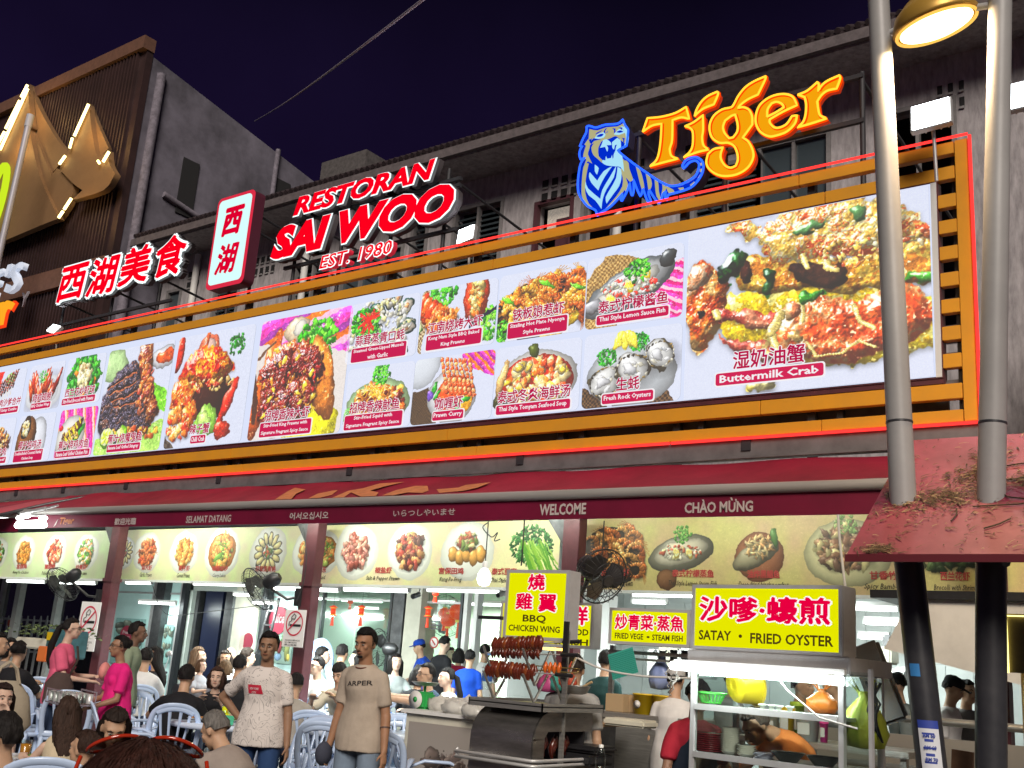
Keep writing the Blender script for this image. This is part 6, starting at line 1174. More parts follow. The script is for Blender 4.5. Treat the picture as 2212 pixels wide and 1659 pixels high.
# ---- yellow light box signs
yface = emat('yellow_face',(.80,.80,.0),1.0); redt = emat('sign_red_character',(.80,.0,.05),1.0); wht2 = emat('sign_white_halo',(1,.95,.92),1.0); brt = mat('sign_dark_letters',(.05,.03,.0),.5,emit=(.05,.03,.0),es=.6)
alf = mat('sign_alu_frame',(.50,.50,.51),.42,.2,var=.1)
def lightbox(name,lab,x0,x1,z0,z1,Y,dep,rows,rz=0,frame=.025,org=None,spots=(),boxh=None):
 """rows: (string, x0, x1, z0, z1 as fractions, red?)"""
 o = Vector(org) if org is not None else Vector(((x0+x1)/2,Y,z0)); r = empty(name,o,lab,'sign',None,rz=rz); w,h = x1-x0,z1-z0; X0 = -w/2
 MB().box((X0,.0,0),(X0+w,dep,h),bevel=.006).build('casing',alf,r)
 f = frame_bars(MB(),X0,0,X0+w,h,frame,-.012,0); f.build('frame',alf,r)
 MB().quad((X0+frame,-.003,frame),(X0+w-frame,-.003,frame),(X0+w-frame,-.003,h-frame),(X0+frame,-.003,h-frame)).build('lit_face',yface,r)
 for s,a,b,c_,d,red in rows:
  L = dict(world=False,res=2)
  if red: text('character',s,X0+w*a,X0+w*b,h*c_,h*d,-.012,redt,r,off=.035,**L); text('character_halo',s,X0+w*a,X0+w*b,h*c_,h*d,-.007,wht2,r,off=.085,ref=.035,**L)
  else: text('lettering',s,X0+w*a,X0+w*b,h*c_,h*d,-.008,brt,r,off=.025,**L)
 return r
a = A(1087,1379,7.0); b = A(1232,1232,7.0)
lightbox('chicken_wing_sign','upright yellow light box reading BBQ CHICKEN WING above the skewers',a.x,b.x,a.z,b.z,7.0,.16,[('燒',.355,.63,.705,.945,1),('雞',.175,.45,.425,.665,1),('翼',.545,.83,.40,.655,1),('BBQ',.305,.675,.235,.355,0),('CHICKEN WING',.085,.90,.115,.205,0)])
a = A(1315,1390,8.5); b = A(1492,1318,8.5)
lightbox('steam_fish_sign','small wide yellow light box reading FRIED VEGE and STEAM FISH',a.x,b.x,a.z,b.z,8.5,.18,[('炒青菜·蒸魚',.075,.93,.40,.83,1),('FRIED VEGE',.08,.44,.15,.31,0),('•',.48,.52,.2,.26,0),('STEAM FISH',.55,.92,.15,.31,0)])
a = A(1078,1390,8.8); b = A(1284,1303,8.8)
lightbox('seafood_sign','yellow light box half hidden behind the chicken wing sign, ending in FISH',a.x,b.x,a.z,b.z,8.8,.15,[('海鮮',.52,.95,.50,.92,1),('SEAFOOD',.56,.96,.28,.42,0),('& FISH',.60,.96,.06,.20,0)])
# satay stall, slightly turned
rzS = -.115; oS = A(1494,1402,6.35); dirx = Vector((math.cos(rzS),math.sin(rzS),0))
best = min(((abs((lambda v: CX_+F_*v.dot(_R)/v.dot(_W))(Vector((oS.x+dirx.x*w/100,oS.y+dirx.y*w/100,oS.z-EYE))) - 1822),w/100) for w in range(60,180)))[1]; WS = best
ctr = oS+dirx*WS/2; zt_ = A(1494,1263,6.35).z
lightbox('satay_sign','largest yellow light box reading SATAY and FRIED OYSTER over the glass stall',-WS/2,WS/2,oS.z,zt_,0,.17,[('沙嗲·蠔煎',.055,.93,.43,.83,1),('SATAY',.055,.285,.15,.30,0),('•',.335,.36,.2,.255,0),('FRIED OYSTER',.415,.945,.13,.285,0)],rz=rzS,org=(ctr.x,ctr.y,oS.z),frame=.022)
ST = empty('satay_stall',(ctr.x,ctr.y,0),'glass and aluminium satay stall with shelves under the largest yellow sign','stall',rz=rzS)
zs = oS.z; W2 = WS/2; top = zs-.10; sh1 = A(1497,1517,6.35).z; sh2 = A(1492,1619,6.35).z; D_ = .50
for (X,Y) in ((-W2,0),(W2-.035,0),(-W2,D_),(W2-.035,D_)): MB().box((X,Y,.05),(X+.035,Y+.035,top),bevel=.003).build('post',alf,ST)
MB().box((-W2-.02,-.02,top),(W2+.05,D_+.04,zs-.002),bevel=.006).build('head_beam',alf,ST)
for z in (sh1,sh2): MB().box((-W2+.036,.002,z-.035),(W2-.036,D_,z-.012),bevel=.002).build('shelf',alf,ST); MB().box((-W2+.036,-.008,z-.04),(W2-.036,.001,z-.004)).build('shelf_edge',M['alu'],ST)
MB().box((-W2,0,.05),(W2,D_+.3,.85),bevel=.01).build('cabinet',M['steel'],ST); MB().box((-W2-.03,-.05,.85),(W2+.03,D_+.35,.88),bevel=.004).build('worktop',M['steel'],ST)
MB().box((-W2+.036,.012,.90),(W2-.036,.016,top-.01)).build('front_pane',M['glass'],ST)
for X in (-W2+.015,W2-.02): MB().box((X,.036,.90),(X+.004,D_,top-.01)).build('side_pane',M['glass'],ST)
MB().box((W2+.01,-.02,.88),(W2+.17,.0,top+.02)).build('side_wing',M['glass'],ST); MB().box((W2+.16,-.03,.3),(W2+.18,.0,top+.04)).build('wing_frame',alf,ST)
tb = empty('stall_tube_lamp',(ctr.x,ctr.y,top),'very bright tube lamp along the front edge of the satay stall','lamp',rz=rzS)
MB().tube([(-W2-.10,-.07,-.01),(W2+.03,-.07,-.035)],.026,10).build('tube',emat('stall_tube_glow',(.93,1,.98),7),tb); MB().box((-W2-.1,-.05,.0),(W2+.03,-.022,.03)).build('batten',M['white'],tb)
area_lamp(tb,(ctr.x,ctr.y-.07,top-.05),WS,.06,9,rot=(R_(-12),0,rzS)); bpy.data.objects[-1] if False else None
for o_ in [x for x in bpy.data.objects if x.parent == tb and x.type == 'LIGHT']: o_.location = (0,-.07,-.05); o_.rotation_euler = (R_(12),0,0)
_fill = area_lamp(ST,(ctr.x,ctr.y,1),WS*.8,.05,13); _fill.location = (0,.25,top-.06); MB().tube([(-W2+.16,.25,top-.03),(W2-.1,.25,top-.05)],.014,8).build('fill_tube',emat('fill_tube_glow',(.9,1,.9),3.0),ST)  # added lamp inside the case, only to brighten the shelves
cablep = [(W2*.2,-.02,top-.03),(W2*.35,-.04,sh1+.12),(W2*.75,-.04,sh1-.02),(W2+.1,-.04,sh1-.06)]
MB().tube(cablep,.006,6).build('white_cable',M['wirew'],ST)
k_ = MB()
for j in range(3):
 a0 = j*.9; k_.tube([(-W2-.11+.035*math.cos(a0+t*.9)+.012*math.sin(3*t+j),-.05+.03*math.sin(t),top-.06-.045*j+.045*math.sin(a0*1.7+t*.8)) for t in range(9)],.0034,5)
k_.build('cable_tangle',mat('grey_cable',(.28,.27,.25),.6),ST)
def S_(x,y,z): v = Vector((x,y,0)); v.rotate(Matrix.Rotation(rzS,3,'Z')); return Vector((ctr.x+v.x,ctr.y+v.y,z))
def fx(px): return min(range(0,101),key=lambda i: abs((lambda v: CX_+F_*v.dot(_R)/v.dot(_W))(S_(-W2+WS*i/100,.15,sh1)-Vector((0,0,EYE)))-px))/100*WS-W2
# things on the shelves, each its own
yel = M['yellow']; grn = mat('green_plastic',(.10,.62,.08),.35); bag_o = mat('orange_bag',(.85,.22,.03),.35,bump=.6,bscale=12,alpha=.93); crk = mat('white_crockery',(.74,.72,.66),.3); redp = mat('maroon_plate',(.32,.015,.03),.25); blkb = mat('black_bowl',(.015,.016,.018),.2)
o = empty('yellow_basin',S_(fx(1596),.10,sh1+.125),'round yellow plastic basin lying on its side on the top shelf','basin',rz=rzS-.5); Mx = Matrix.Rotation(R_(-80),3,'X'); MB().lathe([(.02,.0),(.105,.0),(.112,.01),(.135,.13),(.145,.135),(.13,.137),(.105,.02)],n=32,M=Mx).build('bowl',yel,o); MB().lathe([(.032,-.004),(.036,-.006),(.040,-.004)],n=24,M=Mx).build('base_ring',yel,o); MB().lathe([(.140,.12),(.15,.135),(.14,.14)],n=32,M=Mx).build('rim',yel,o)
o = empty('green_basket',S_(fx(1535),.16,sh1+.0),'bright green plastic basket left of the yellow basin','basket',rz=rzS); m = MB()
for j in range(22): a = j*2*PI/22; m.tube([(.06*math.cos(a),.05*math.sin(a),.0),(.095*math.cos(a),.075*math.sin(a),.06)],.003,4)
m.build('lattice',grn,o); MB().lathe([(.0,.0),(.06,.0),(.06,.006)],n=20).build('base',grn,o); MB().tube([(.10*math.cos(j*PI/14),.08*math.sin(j*PI/14),.062) for j in range(29)],.007,6).build('rim',grn,o)
def bag(loc,m,lab,s=1,name='plastic_bag',rz=0,hang=.14):
 o = empty(name,loc,lab,'bag',rz=rz); b = MB(); rs = []
 for i,(rr,z) in enumerate(((.02,0),(.075,.005),(.095,.04),(.088,.08),(.05,.115),(.022,.135),(.028,.15))): rs.append([(s*rr*math.cos(t*PI/10)*(1+.16*math.sin(3*t+i)),s*rr*.7*math.sin(t*PI/10)*(1+.16*math.cos(2*t+i)),s*z*hang/.15) for t in range(20)])
 b.rings(rs); b.build('sack',m,o)
 for sg in (-1,1): MB().tube([(sg*.01*s,0,s*hang*.9),(sg*.05*s,0,s*(hang+.05)),(sg*.07*s,.01,s*(hang+.035)),(sg*.03*s,0,s*(hang-.0))],.010*s,6,flat=.4).build('handle',m,o)
 return o
bag(S_(fx(1782),.12,sh1),bag_o,'knotted orange plastic bag on the right of the top shelf',1.0,rz=rzS)
for i,px in enumerate((1655,1672,1692,1712)):
 o = empty('white_cup',S_(fx(px),.10+.02*(i % 2),sh1-.01),'small white cup in a row on the top shelf, %s' % ['nearest the yellow basin','second from the yellow basin','third from the yellow basin','nearest the orange bag'][i],'cup','white cups on the top shelf'); MB().lathe([(.012,0),(.014,.02),(.024,.026),(.026,.034),(.02,.036)],n=14).build('cup',crk,o)
for i in range(9): tag_ = MB().lathe([(.0,0),(.055,.0),(.105,.012),(.108,.015),(.06,.008)],n=28).build('red_plate',redp); tag_.location = S_(fx(1533),.16,sh2-.012+.0125*i); tag(tag_,'glossy maroon plate in the stack at the left of the lower shelf','plate','maroon plates in one stack')
for i in range(12): tag_ = MB().lathe([(.02,0),(.03,.0),(.058,.024),(.060,.026),(.03,.006)],n=22).build('white_bowl',crk); tag_.location = S_(fx(1584),.13,sh2-.012+.0125*i); tag(tag_,'white bowl in the tall stack beside the maroon plates','bowl','white bowls in the tall stack')
for i in range(5): tag_ = MB().lathe([(.02,0),(.03,.0),(.060,.020),(.062,.022),(.03,.006)],n=22).build('white_saucer',crk); tag_.location = S_(fx(1620),.11,sh2-.012+.0125*i); tag(tag_,'white saucer in the low stack right of the tall bowls','saucer','white saucers in the low stack')
for i,px in enumerate((1708,1785)): o = MB().lathe([(.03,0),(.05,.0),(.098,.055),(.104,.058),(.094,.056),(.045,.01)],n=30).build('black_bowl',blkb); o.location = S_(fx(px),.12,sh2-.012); tag(o,['wide black bowl near the middle of the lower shelf','wide black bowl at the right end of the lower shelf'][i],'bowl','black bowls')
for i in range(5): o = MB().box((-.05,-.035,0),(.05,.035,.006)).build('plastic_packet',mat('packet_film',(.42,.40,.50),.2) if not bpy.data.materials.get('packet_film') else bpy.data.materials['packet_film']); o.location = S_(fx(1655),.12,sh2-.01+.008*i); o.rotation_euler = (0,0,.4*i); tag(o,'flat clear plastic packet piled between the saucers and the black bowl','packet','packets in a loose pile')
m = mat('yellow_tray',(.80,.50,.02),.35); o = MB().box((-.17,-.12,0),(.17,.12,.05),bevel=.01).build('yellow_tray',m); o.location = S_(fx(1580),.2,.89); o.rotation_euler = (0,0,rzS); tag(o,'yellow plastic tray on the worktop below the shelves','tray')
# tubs and bottles on a bench behind the stall
bz = A(1745,1600,7.6); BN = empty('rear_bench',(bz.x,7.7,0),'steel bench with tubs and bottles seen through the stall glass','bench'); MB().box((bz.x-.5,7.4,bz.z-.04),(bz.x+.75,8.0,bz.z),bevel=.005).build('top',M['steel'],BN,world=True)
for X in (bz.x-.45,bz.x+.7): MB().box((X-.02,7.45,0),(X+.02,7.5,bz.z-.04)).build('leg',M['steel'],BN,world=True)
def tub(px,s,m,lab,Y=7.6,h=.2,lidm=None,name='plastic_tub',base=None):
 p = A(px,1600,Y); o = empty(name,(p.x,Y,base if base is not None else bz.z),lab,'tub'); MB().lathe([(.0,0),(s*.8,0),(s,h),(s*1.06,h),(s*1.06,h-.015)],n=20).build('body',m,o); MB().lathe([(s*1.07,h-.008),(s*1.05,h+.012),(0,h+.014)],n=20).build('lid',lidm or m,o); MB().box((-s*.5,-s*.99,h*.25),(s*.5,-s*.9,h*.7)).build('sticker',M['white'],o)
tub(1668,.05,M['cream'],'cream sauce bottle tub behind the orange shirted man',h=.16); tub(1700,.055,M['yellow'],'yellow tub behind the black bowl',h=.20); tub(1745,.085,M['white'],'white tub with yellow sticker behind the glass',h=.17,lidm=M['yellow']); tub(1722,.05,mat('lime_tub',(.45,.65,.05),.4),'lime green tub behind the white tub',Y=7.8,h=.24); tub(1780,.03,mat('pink_bottle',(.85,.05,.35),.4),'slim pink bottle right of the white tub',h=.14)
# hanging garbage bag and black cable bundle at the stall's right side
bag(A(1868,1618,6.55),mat('yellow_green_bag',(.45,.50,.05),.35,bump=.6,bscale=8,alpha=.92),'large translucent yellow green rubbish bag hanging right of the satay stall',1.35,hang=.24)
o = empty('cable_bundle',A(1885,1520,6.5),'black cable bundle looped over the yellow green bag','cable');
for j in range(4): MB().tube([(.03*j-.04,0,.12),(.05-.02*j,-.02,.0),(.0+.02*j,-.02,-.12-.03*j),(-.03,0,-.05),(.0,0,.12)],.008,6).build('loop',M['wire'],o)
o = MB().box((-.10,0,-.28),(.10,.05,.22),bevel=.02).build('grey_board',mat('dark_grey_board',(.10,.10,.10),.6)); o.location = A(1890,1465,6.9); o.rotation_euler = (0,R_(-22),0); tag(o,'dark grey folded panel leaning right of the satay sign','panel')
# ---- barbecue cart
hm = mat('hood_dark_steel',(.34,.325,.31),.28,.85,var=.4,scale=2.2,bump=.12,bscale=30,stretch=(1,1,5)); Yf = 6.5
xl_,xr_ = A(1012,1640,Yf).x,A(1146,1642,Yf).x; zb3 = A(1146,1642,Yf).z; ztp = A(1165,1532,Yf+.2).z; BC = empty('barbecue_cart',((xl_+xr_)/2,6.9,0),'steel barbecue cart with curved hood under the chicken wing sign','cart')
Rr = .24; prof = [(Yf,zb3-.3),(Yf,ztp-Rr)]+[(Yf+Rr-Rr*math.cos(a),ztp-Rr+Rr*math.sin(a)) for a in [PI/2*i/8 for i in range(1,9)]]+[(Yf+.80,ztp)]
inn = [(y+.02 if i < 2 else y+.01,z-(.0 if i < 2 else .02)) for i,(y,z) in enumerate(prof)]
m = MB(); n = len(prof)
m.rings([[(xl_,y,z) for y,z in prof],[(xr_,y,z) for y,z in prof]],cap=False,closed=False); m.build('curved_hood',hm,BC,world=True)
m = MB(); m.box((xr_-.012,Yf+.02,zb3-.3),(xr_,Yf+.16,ztp-.20)); m.prism([(Yf+.02,ztp-.21),(Yf+.05,ztp-.12),(Yf+.12,ztp-.04),(Yf+.24,ztp-.005),(Yf+.79,ztp-.005),(Yf+.79,ztp-.15),(Yf+.20,ztp-.15),(Yf+.155,ztp-.20)],.012,lambda u,v,w: (xr_-.012+w,u,v)); m.box((xr_-.012,Yf+.16,zb3-.3),(xr_,Yf+.79,ztp-.37)); m.build('side_panel',hm,BC,world=True)
MB().box((xl_+.01,Yf+.70,zb3-.3),(xr_-.02,Yf+.72,ztp-.01)).build('rear_panel',M['black'],BC,world=True); MB().box((xl_+.02,Yf+.05,ztp-.40),(xr_-.02,Yf+.68,ztp-.38)).build('fire_bed',M['black'],BC,world=True)
for k,dz in enumerate((0,.035)): MB().tube([(xl_-.07,Yf-.04,zb3+.02-dz),(xl_-.08,Yf-.06,zb3-dz),(xr_+.05,Yf-.06,zb3+.0-dz),(xr_+.08,Yf-.02,zb3-dz),(xr_+.08,Yf+.7,zb3-dz)],.012,8).build('chrome_rail',M['alu'],BC,world=True)
for (X,Y) in ((xl_+.03,Yf+.05),(xr_-.03,Yf+.05),(xl_+.03,Yf+.7),(xr_-.03,Yf+.7)): MB().box((X-.02,Y-.02,.05),(X+.02,Y+.02,zb3-.2)).build('leg',M['steel'],BC,world=True)
tz = ztp+.02; tx0,tx1,ty0,ty1 = A(1037,1491,Yf+.15).x,xr_+.06,Yf+.02,Yf+.85
TR_ = empty('steel_tray',((tx0+tx1)/2,Yf+.4,tz),'flat stainless drip tray lying on the barbecue hood','tray'); MB().box((tx0,ty0,tz),(tx1,ty1,tz+.008)).build('plate',M['steel'],TR_,world=True); frm_ = MB();
for a_,b_ in (((tx0,ty0),(tx1,ty0+.01)),((tx0,ty1-.01),(tx1,ty1)),((tx0,ty0),(tx0+.01,ty1)),((tx1-.01,ty0),(tx1,ty1))): frm_.box((a_[0],a_[1],tz-.03),(b_[0],b_[1],tz+.028))
frm_.build('rim',M['steel'],TR_,world=True)
wingm = [mat('roast_wing',(.15,.024,.010),.3,var=.5,scale=30,bump=.5,bscale=60,coat=.4),mat('dark_roast_wing',(.085,.012,.006),.3,var=.5,scale=30,bump=.5,bscale=60,coat=.4),mat('amber_roast_wing',(.26,.06,.014),.3,var=.5,scale=30,bump=.5,bscale=60,coat=.4)]
def wing_me():
 m = MB(); m.tube([(0,0,.055),(.004,-.01,.03),(.0,-.018,.0),(-.004,-.01,-.03),(.0,0,-.06)],[.008,.016,.020,.015,.006],8,flat=.8); m.tube([(0,.0,-.02),(.002,.015,.01),(0,.01,.045)],[.010,.015,.008],7); return m
RK = empty('skewer_rack',((xl_+xr_)/2,7.0,tz),'notched steel rack above the drip tray holding skewers of wings','rack')
for (px,Y) in ((1075,6.75),(1160,6.75),(1222,7.05)):
 p = A(px,1400,Y)
 for sg in (-1,1): MB().tube([(p.x,Y+sg*.18,tz+.40),(p.x,Y,tz+.14)],.013,4,flat=.3).build('notched_arm',M['steel'],RK,world=True); MB().tube([(p.x,Y+sg*.16,tz+.22),(p.x,Y,tz+.02)],.013,4,flat=.3).build('notched_arm',M['steel'],RK,world=True)
p = A(1229,1350,6.9); MB().box((p.x-.018,6.88,.7),(p.x+.018,6.9,tz+.55)).build('post',M['steel'],RK,world=True); MB().box((p.x-.02,6.86,tz+.2),(p.x+.02,6.88,tz+.62)).build('black_arm',M['black'],RK,world=True)
rows = [((722,715),(1090,700),6.95,17,'upper skewer of brown roast wings below the sign'),((705,775),(1075,785),6.8,15,'second skewer of dark wings just below the upper one'),((672,890),(1035,925),6.7,17,'lower skewer of brown roast wings over the tray')]
Z3 = lambda X,Y: (864.1+X*.28128,1192.4+Y*.28128)
for i,(a_,b_,Y,n,lab) in enumerate(rows):
 p,r_ = A(*Z3(*a_),Y),A(*Z3(*b_),Y); sk = empty('wing_skewer',p,lab,'skewer','skewers of roast wings'); d = r_-p; MB().tube([p-d*.12,r_+d*.45],.005,6).build('rod',M['alu'],sk,world=True); MB().tube([r_+d*.42,r_+d*.75],.014,8).build('grip',M['black'],sk,world=True)
 me = None
 for k in range(n):
  sc = (1.0,.62,1.0)[i]
  if me is None: w = wing_me().build('wing',wingm[i % 2],sk); me = w.data
  else: w = link('wing',me,sk)
  w.location = d*(k+.5)/n; w.scale = (sc*1.45,sc*1.2,sc*1.08); w.rotation_euler = (rnd.uniform(-.35,.35),rnd.uniform(-.25,.25),rnd.uniform(-.5,.5))
  if k % 5 == 4: w.data = me.copy(); w.data.materials[0] = wingm[2 if i != 1 else 0];
sk = empty('prawn_skewer',A(*Z3(1110,905),6.8),'looped skewer with a few orange marinated wings at the right','skewer',None); p,r_ = A(*Z3(1040,905),6.8),A(*Z3(1360,930),6.8); MB().tube([p,r_,r_+Vector((0.02,0,.03)),r_+Vector((-.03,0,.03)),p+Vector((0,0,.03))],.004,6).build('rod',mat('brass_rod',(.6,.45,.15),.3,.9),sk,world=True)
for k in range(4): w = link('wing',me,sk); w.data = me.copy(); w.data.materials[0] = mat('orange_wing',(.70,.14,.02),.3) if not bpy.data.materials.get('orange_wing') else bpy.data.materials['orange_wing']; w.location = (p.lerp(r_,.25+.11*k))-Vector(sk.location)+Vector((0,0,.02)); w.scale = (.8,)*3
# dark drumsticks inside the hood opening
for k in range(6):
 o = wing_me().build('roasting_wing',wingm[1]); o.location = (xr_-.06-.03*(k % 2),Yf+.22+.07*k,ztp-.27+.02*(k % 2)); o.scale = (1.3,)*3; tag(o,'dark wing roasting inside the hood opening','chicken wing','wings inside the hood')
for k,(px,py,c_,s) in enumerate(((1180,1480,(.75,.12,.35),.85),(1205,1478,(.10,.50,.42),.8),(1222,1472,(.75,.12,.06),.9))): bag(A(px,py+15,7.3),mat('coloured_bag_%d' % k,c_,.4,bump=.5,bscale=10),['pink plastic bag hanging behind the skewers','teal plastic bag between the pink and red ones','red plastic bag hanging behind the rack post'][k],.9,hang=.18)
o = empty('steel_bowl',A(1246,1500,7.15),'steel mixing bowl with a wooden spoon at the right of the drip tray','bowl'); MB().lathe([(.04,0),(.075,.01),(.10,.06),(.105,.065),(.095,.06)],n=24).build('bowl',M['steel'],o); MB().tube([(0,0,.03),(.13,0,.10)],.010,6).build('spoon',mat('spoon_wood',(.5,.35,.18),.6),o)
o = empty('water_bottle',A(1051,1485,7.5),'clear plastic water bottle with blue label left of the rack','bottle'); MB().lathe([(.0,-.02),(.042,-.02),(.045,.0),(.045,.16),(.035,.21),(.016,.25),(.016,.27)],n=18).build('body',M['glass'],o); MB().lathe([(.046,.05),(.046,.12)],n=18,cap=False).build('label',mat('blue_label',(.05,.15,.5),.4),o); MB().lathe([(.018,.265),(.018,.29),(0,.29)],n=12).build('cap',mat('blue_cap',(.1,.3,.7),.4),o)
o = empty('small_bottle',A(1297,1650,6.6),'small clear plastic bottle at the bottom right of the barbecue cart','bottle'); MB().lathe([(.0,-.1),(.035,-.1),(.036,.05),(.02,.09),(.015,.11)],n=16).build('body',M['glass'],o); MB().lathe([(.017,.105),(.017,.125),(0,.126)],n=12).build('cap',M['white'],o)
# counter left of the cart: rock printed front, bags, green scale
rc = Cv(300,300,(.62,.58,.54),44); rc.heap(.55,.30,.34,.34,[(.32,.25,.22),(.45,.36,.32),(.22,.17,.15),(.52,.45,.40)],260,.02,.07,1.4,.2,.35); rc.blob(.30,.62,.13,.10,.5,(.45,.38,.34),.3,.7,.1); rc.blob(.85,.55,.10,.04,-.3,(.62,.30,.26),.2,.5,.2); rc.blob(.88,.72,.12,.05,.2,(.70,.55,.50),.2,.4,.1)
for k in range(400): rc.blob(rc.q.gauss(.55,.15),abs(rc.q.gauss(.28,.16)),.012,.008,rc.q.random()*3,rc.q.choice([(.75,.68,.60),(.2,.15,.12),(.5,.42,.38)]),.3,.5,.2)
rc.photo(.02,1,.1,.7); RC = empty('printed_counter',(A(950,1600,7.6).x,7.6,0),'cream counter with rugged rock picture on its front, left of the barbecue cart','counter')
a = A(878,1531,7.5); b = A(1050,1550,7.5); MB().box((a.x,7.5,.05),(b.x+.3,8.2,a.z-.03),bevel=.01).build('body',M['cream'],RC,world=True); MB().box((a.x-.03,7.46,a.z-.03),(b.x+.35,8.25,a.z)).build('top',M['white'],RC,world=True); uvquad('rock_print',[(a.x+.05,7.494,.3),(b.x+.1,7.494,.3),(b.x+.1,7.494,a.z-.10),(a.x+.05,7.494,a.z-.10)],print_mat('rock_print',rc.image('rock')),RC,world=True)
zc = a.z; SCL = empty('kitchen_scale',A(905,1530,7.7),'green kitchen scale with white dial and steel pan','scale'); SCL.location.z = zc; gs = mat('scale_green',(.04,.42,.10),.4)
MB().box((-.06,-.02,0),(.09,.12,.15),bevel=.02).build('body',gs,SCL); MB().lathe([(0,0),(.075,0),(.078,.01),(.0,.012)],(-.015,-.035,.08),24,Matrix.Rotation(R_(90),3,'X')).build('dial',M['white'],SCL); MB().lathe([(0,0),(.025,0),(0,.004)],(-.015,-.048,.08),16,Matrix.Rotation(R_(90),3,'X')).build('dial_mark',gs,SCL); MB().tube([(.01,.05,.15),(.01,.05,.20)],.012,8).build('stem',gs,SCL); MB().lathe([(.0,.20),(.09,.205),(.13,.235),(.135,.235)],(.01,.05,0),28).build('pan',M['steel'],SCL)
bagw = mat('clear_bag_film',(.66,.65,.60),.22,bump=1.0,bscale=14,var=.15,scale=8,alpha=.9)
for k,(px,py,s,lab) in enumerate(((960,1515,1.5,'crumpled clear plastic bag of buns behind the green scale'),(1000,1515,1.7,'crumpled clear plastic bag with pale food next to the barbecue'),(985,1530,1.3,'flat crumpled plastic bag hanging over the counter edge'),(1030,1520,1.3,'crumpled plastic bag touching the barbecue hood'))):
 p = A(px,py,7.75-.1*k); o = MB(); o.ball((0,0,.03),(.11*s,.08*s,.05*s),22); bo = o.build('food_bag',bagw);
 for v in bo.data.vertices: nn = noise.noise(v.co*22+Vector((k,0,0))); v.co += Vector((0,0,nn*.035))+v.co.normalized()*nn*.02
 bo.location = (p.x,p.y,zc+.01); tag(bo,lab,'bag')
# ---- fried vegetable stall behind, steel counters, tubs, boxes
VS = empty('vegetable_stall',(A(1400,1500,8.6).x,8.8,0),'steel frame and counter of the vegetable stall under the steam fish sign','stall'); a = A(1315,1398,8.6); b = A(1500,1400,8.6)
for X in (a.x+.02,b.x-.02): MB().box((X-.02,8.62,0),(X+.02,8.66,a.z+.02)).build('post',M['steel'],VS,world=True)
MB().box((a.x,8.6,a.z-.05),(b.x,8.7,a.z-.02)).build('beam',M['steel'],VS,world=True); MB().box((a.x,8.6,a.z-.10),(b.x,8.63,a.z-.08)).build('beam',M['steel'],VS,world=True)
cz_ = A(1400,1545,8.4).z; MB().box((a.x-.05,8.35,cz_-.05),(b.x+.2,9.0,cz_)).build('counter_top',M['steel'],VS,world=True); MB().box((a.x-.02,8.38,.1),(b.x+.2,8.42,cz_-.05)).build('counter_front',M['steel'],VS,world=True); MB().box((a.x-.3,8.4,.1),(a.x-.02,9,cz_-.12)).build('side_cabinet',M['dsteel'],VS,world=True)
MB().box((a.x-.1,7.6,.2),(a.x+.35,8.2,A(1340,1580,7.6).z)).build('burner_box',M['dsteel'],VS,world=True); MB().box((a.x-.15,7.55,A(1350,1578,7.6).z),(a.x+.5,8.2,A(1350,1578,7.6).z+.02)).build('burner_top',mat('worn_wood_edge',(.35,.22,.12),.6),VS,world=True)
for k,(px,w) in enumerate(((1385,.085),(1428,.085))):
 p = A(px,1530,8.45); o = empty('yellow_tub',(p.x,8.5,cz_),['yellow margarine tub with a round sticker, left one on the stall counter','yellow margarine tub next to the white shirted cook'][k],'tub','yellow tubs'); MB().lathe([(0,0),(w,0),(w*1.15,.16),(w*1.22,.16),(w*1.22,.17),(w*1.05,.172)],n=22).build('body',yel,o); MB().lathe([(0,0),(.035,0),(0,.003)],(-.02,-w*1.1,.08),16,Matrix.Rotation(R_(90),3,'X')).build('sticker',M['white'],o)
for k,px in enumerate((1335,1352)): p = A(px,1530,8.5); o = MB().box((-.09,-.07,0),(.09,.07,.15),bevel=.004).build('carton',mat('carton_board',(.42,.30,.17),.9) if not bpy.data.materials.get('carton_board') else bpy.data.materials['carton_board']); o.location = (p.x,8.5+.1*k,cz_); tag(o,['brown carton at the left end of the stall counter','brown carton touching the left yellow tub'][k],'box','brown cartons')
o = MB().box((-.19,-.12,0),(.19,.12,.06),bevel=.015).build('food_tray',M['cream']); o.location = (A(1355,1570,7.8).x,7.85,A(1350,1578,7.6).z+.02); tag(o,'cream plastic tray of food on the wood edged burner','tray')
bag(A(1425,1490,8.7),mat('blue_bag',(.25,.33,.62),.4,bump=.5,bscale=12),'pale blue plastic bag hanging in the vegetable stall',1.1,hang=.26);
o = MB(); g_ = 14
for i in range(g_): o.tube([(-.13+.26*i/g_,.0,-.11),(-.13+.26*i/g_,.01,.11)],.0025,3); o.tube([(-.13,0,-.11+.22*i/g_),(.13,0,-.11+.22*i/g_)],.0025,3)
o.box((-.13,.004,-.11),(.13,.006,.11)); o = o.build('teal_net',mat('teal_net',(.05,.42,.34),.6)); o.location = A(1345,1433,8.4); o.rotation_euler = (0,R_(-18),0); tag(o,'teal net cloth hanging below the steam fish sign','cloth')
cable([(1228,1412),(1300,1445),(1380,1460),(1450,1464),(1500,1466)],7.4,'white cable strung from the barbecue rack to the satay stall',M['wirew'],.009)
o = MB().box((-.14,0,-.016),(.14,.03,.016)).build('swing_arm_lamp',M['black']); o.location = A(1058,1334,8.2); tag(o,'black flat lamp head reaching left of the chicken wing sign','lamp')
o = empty('orange_lamp',A(1195,1402,7.25),'small amber warming lamp under the chicken wing sign','lamp'); MB().box((-.10,0,-.01),(.10,.03,.01)).build('tube',emat('amber_tube',(1,.6,.12),4),o)
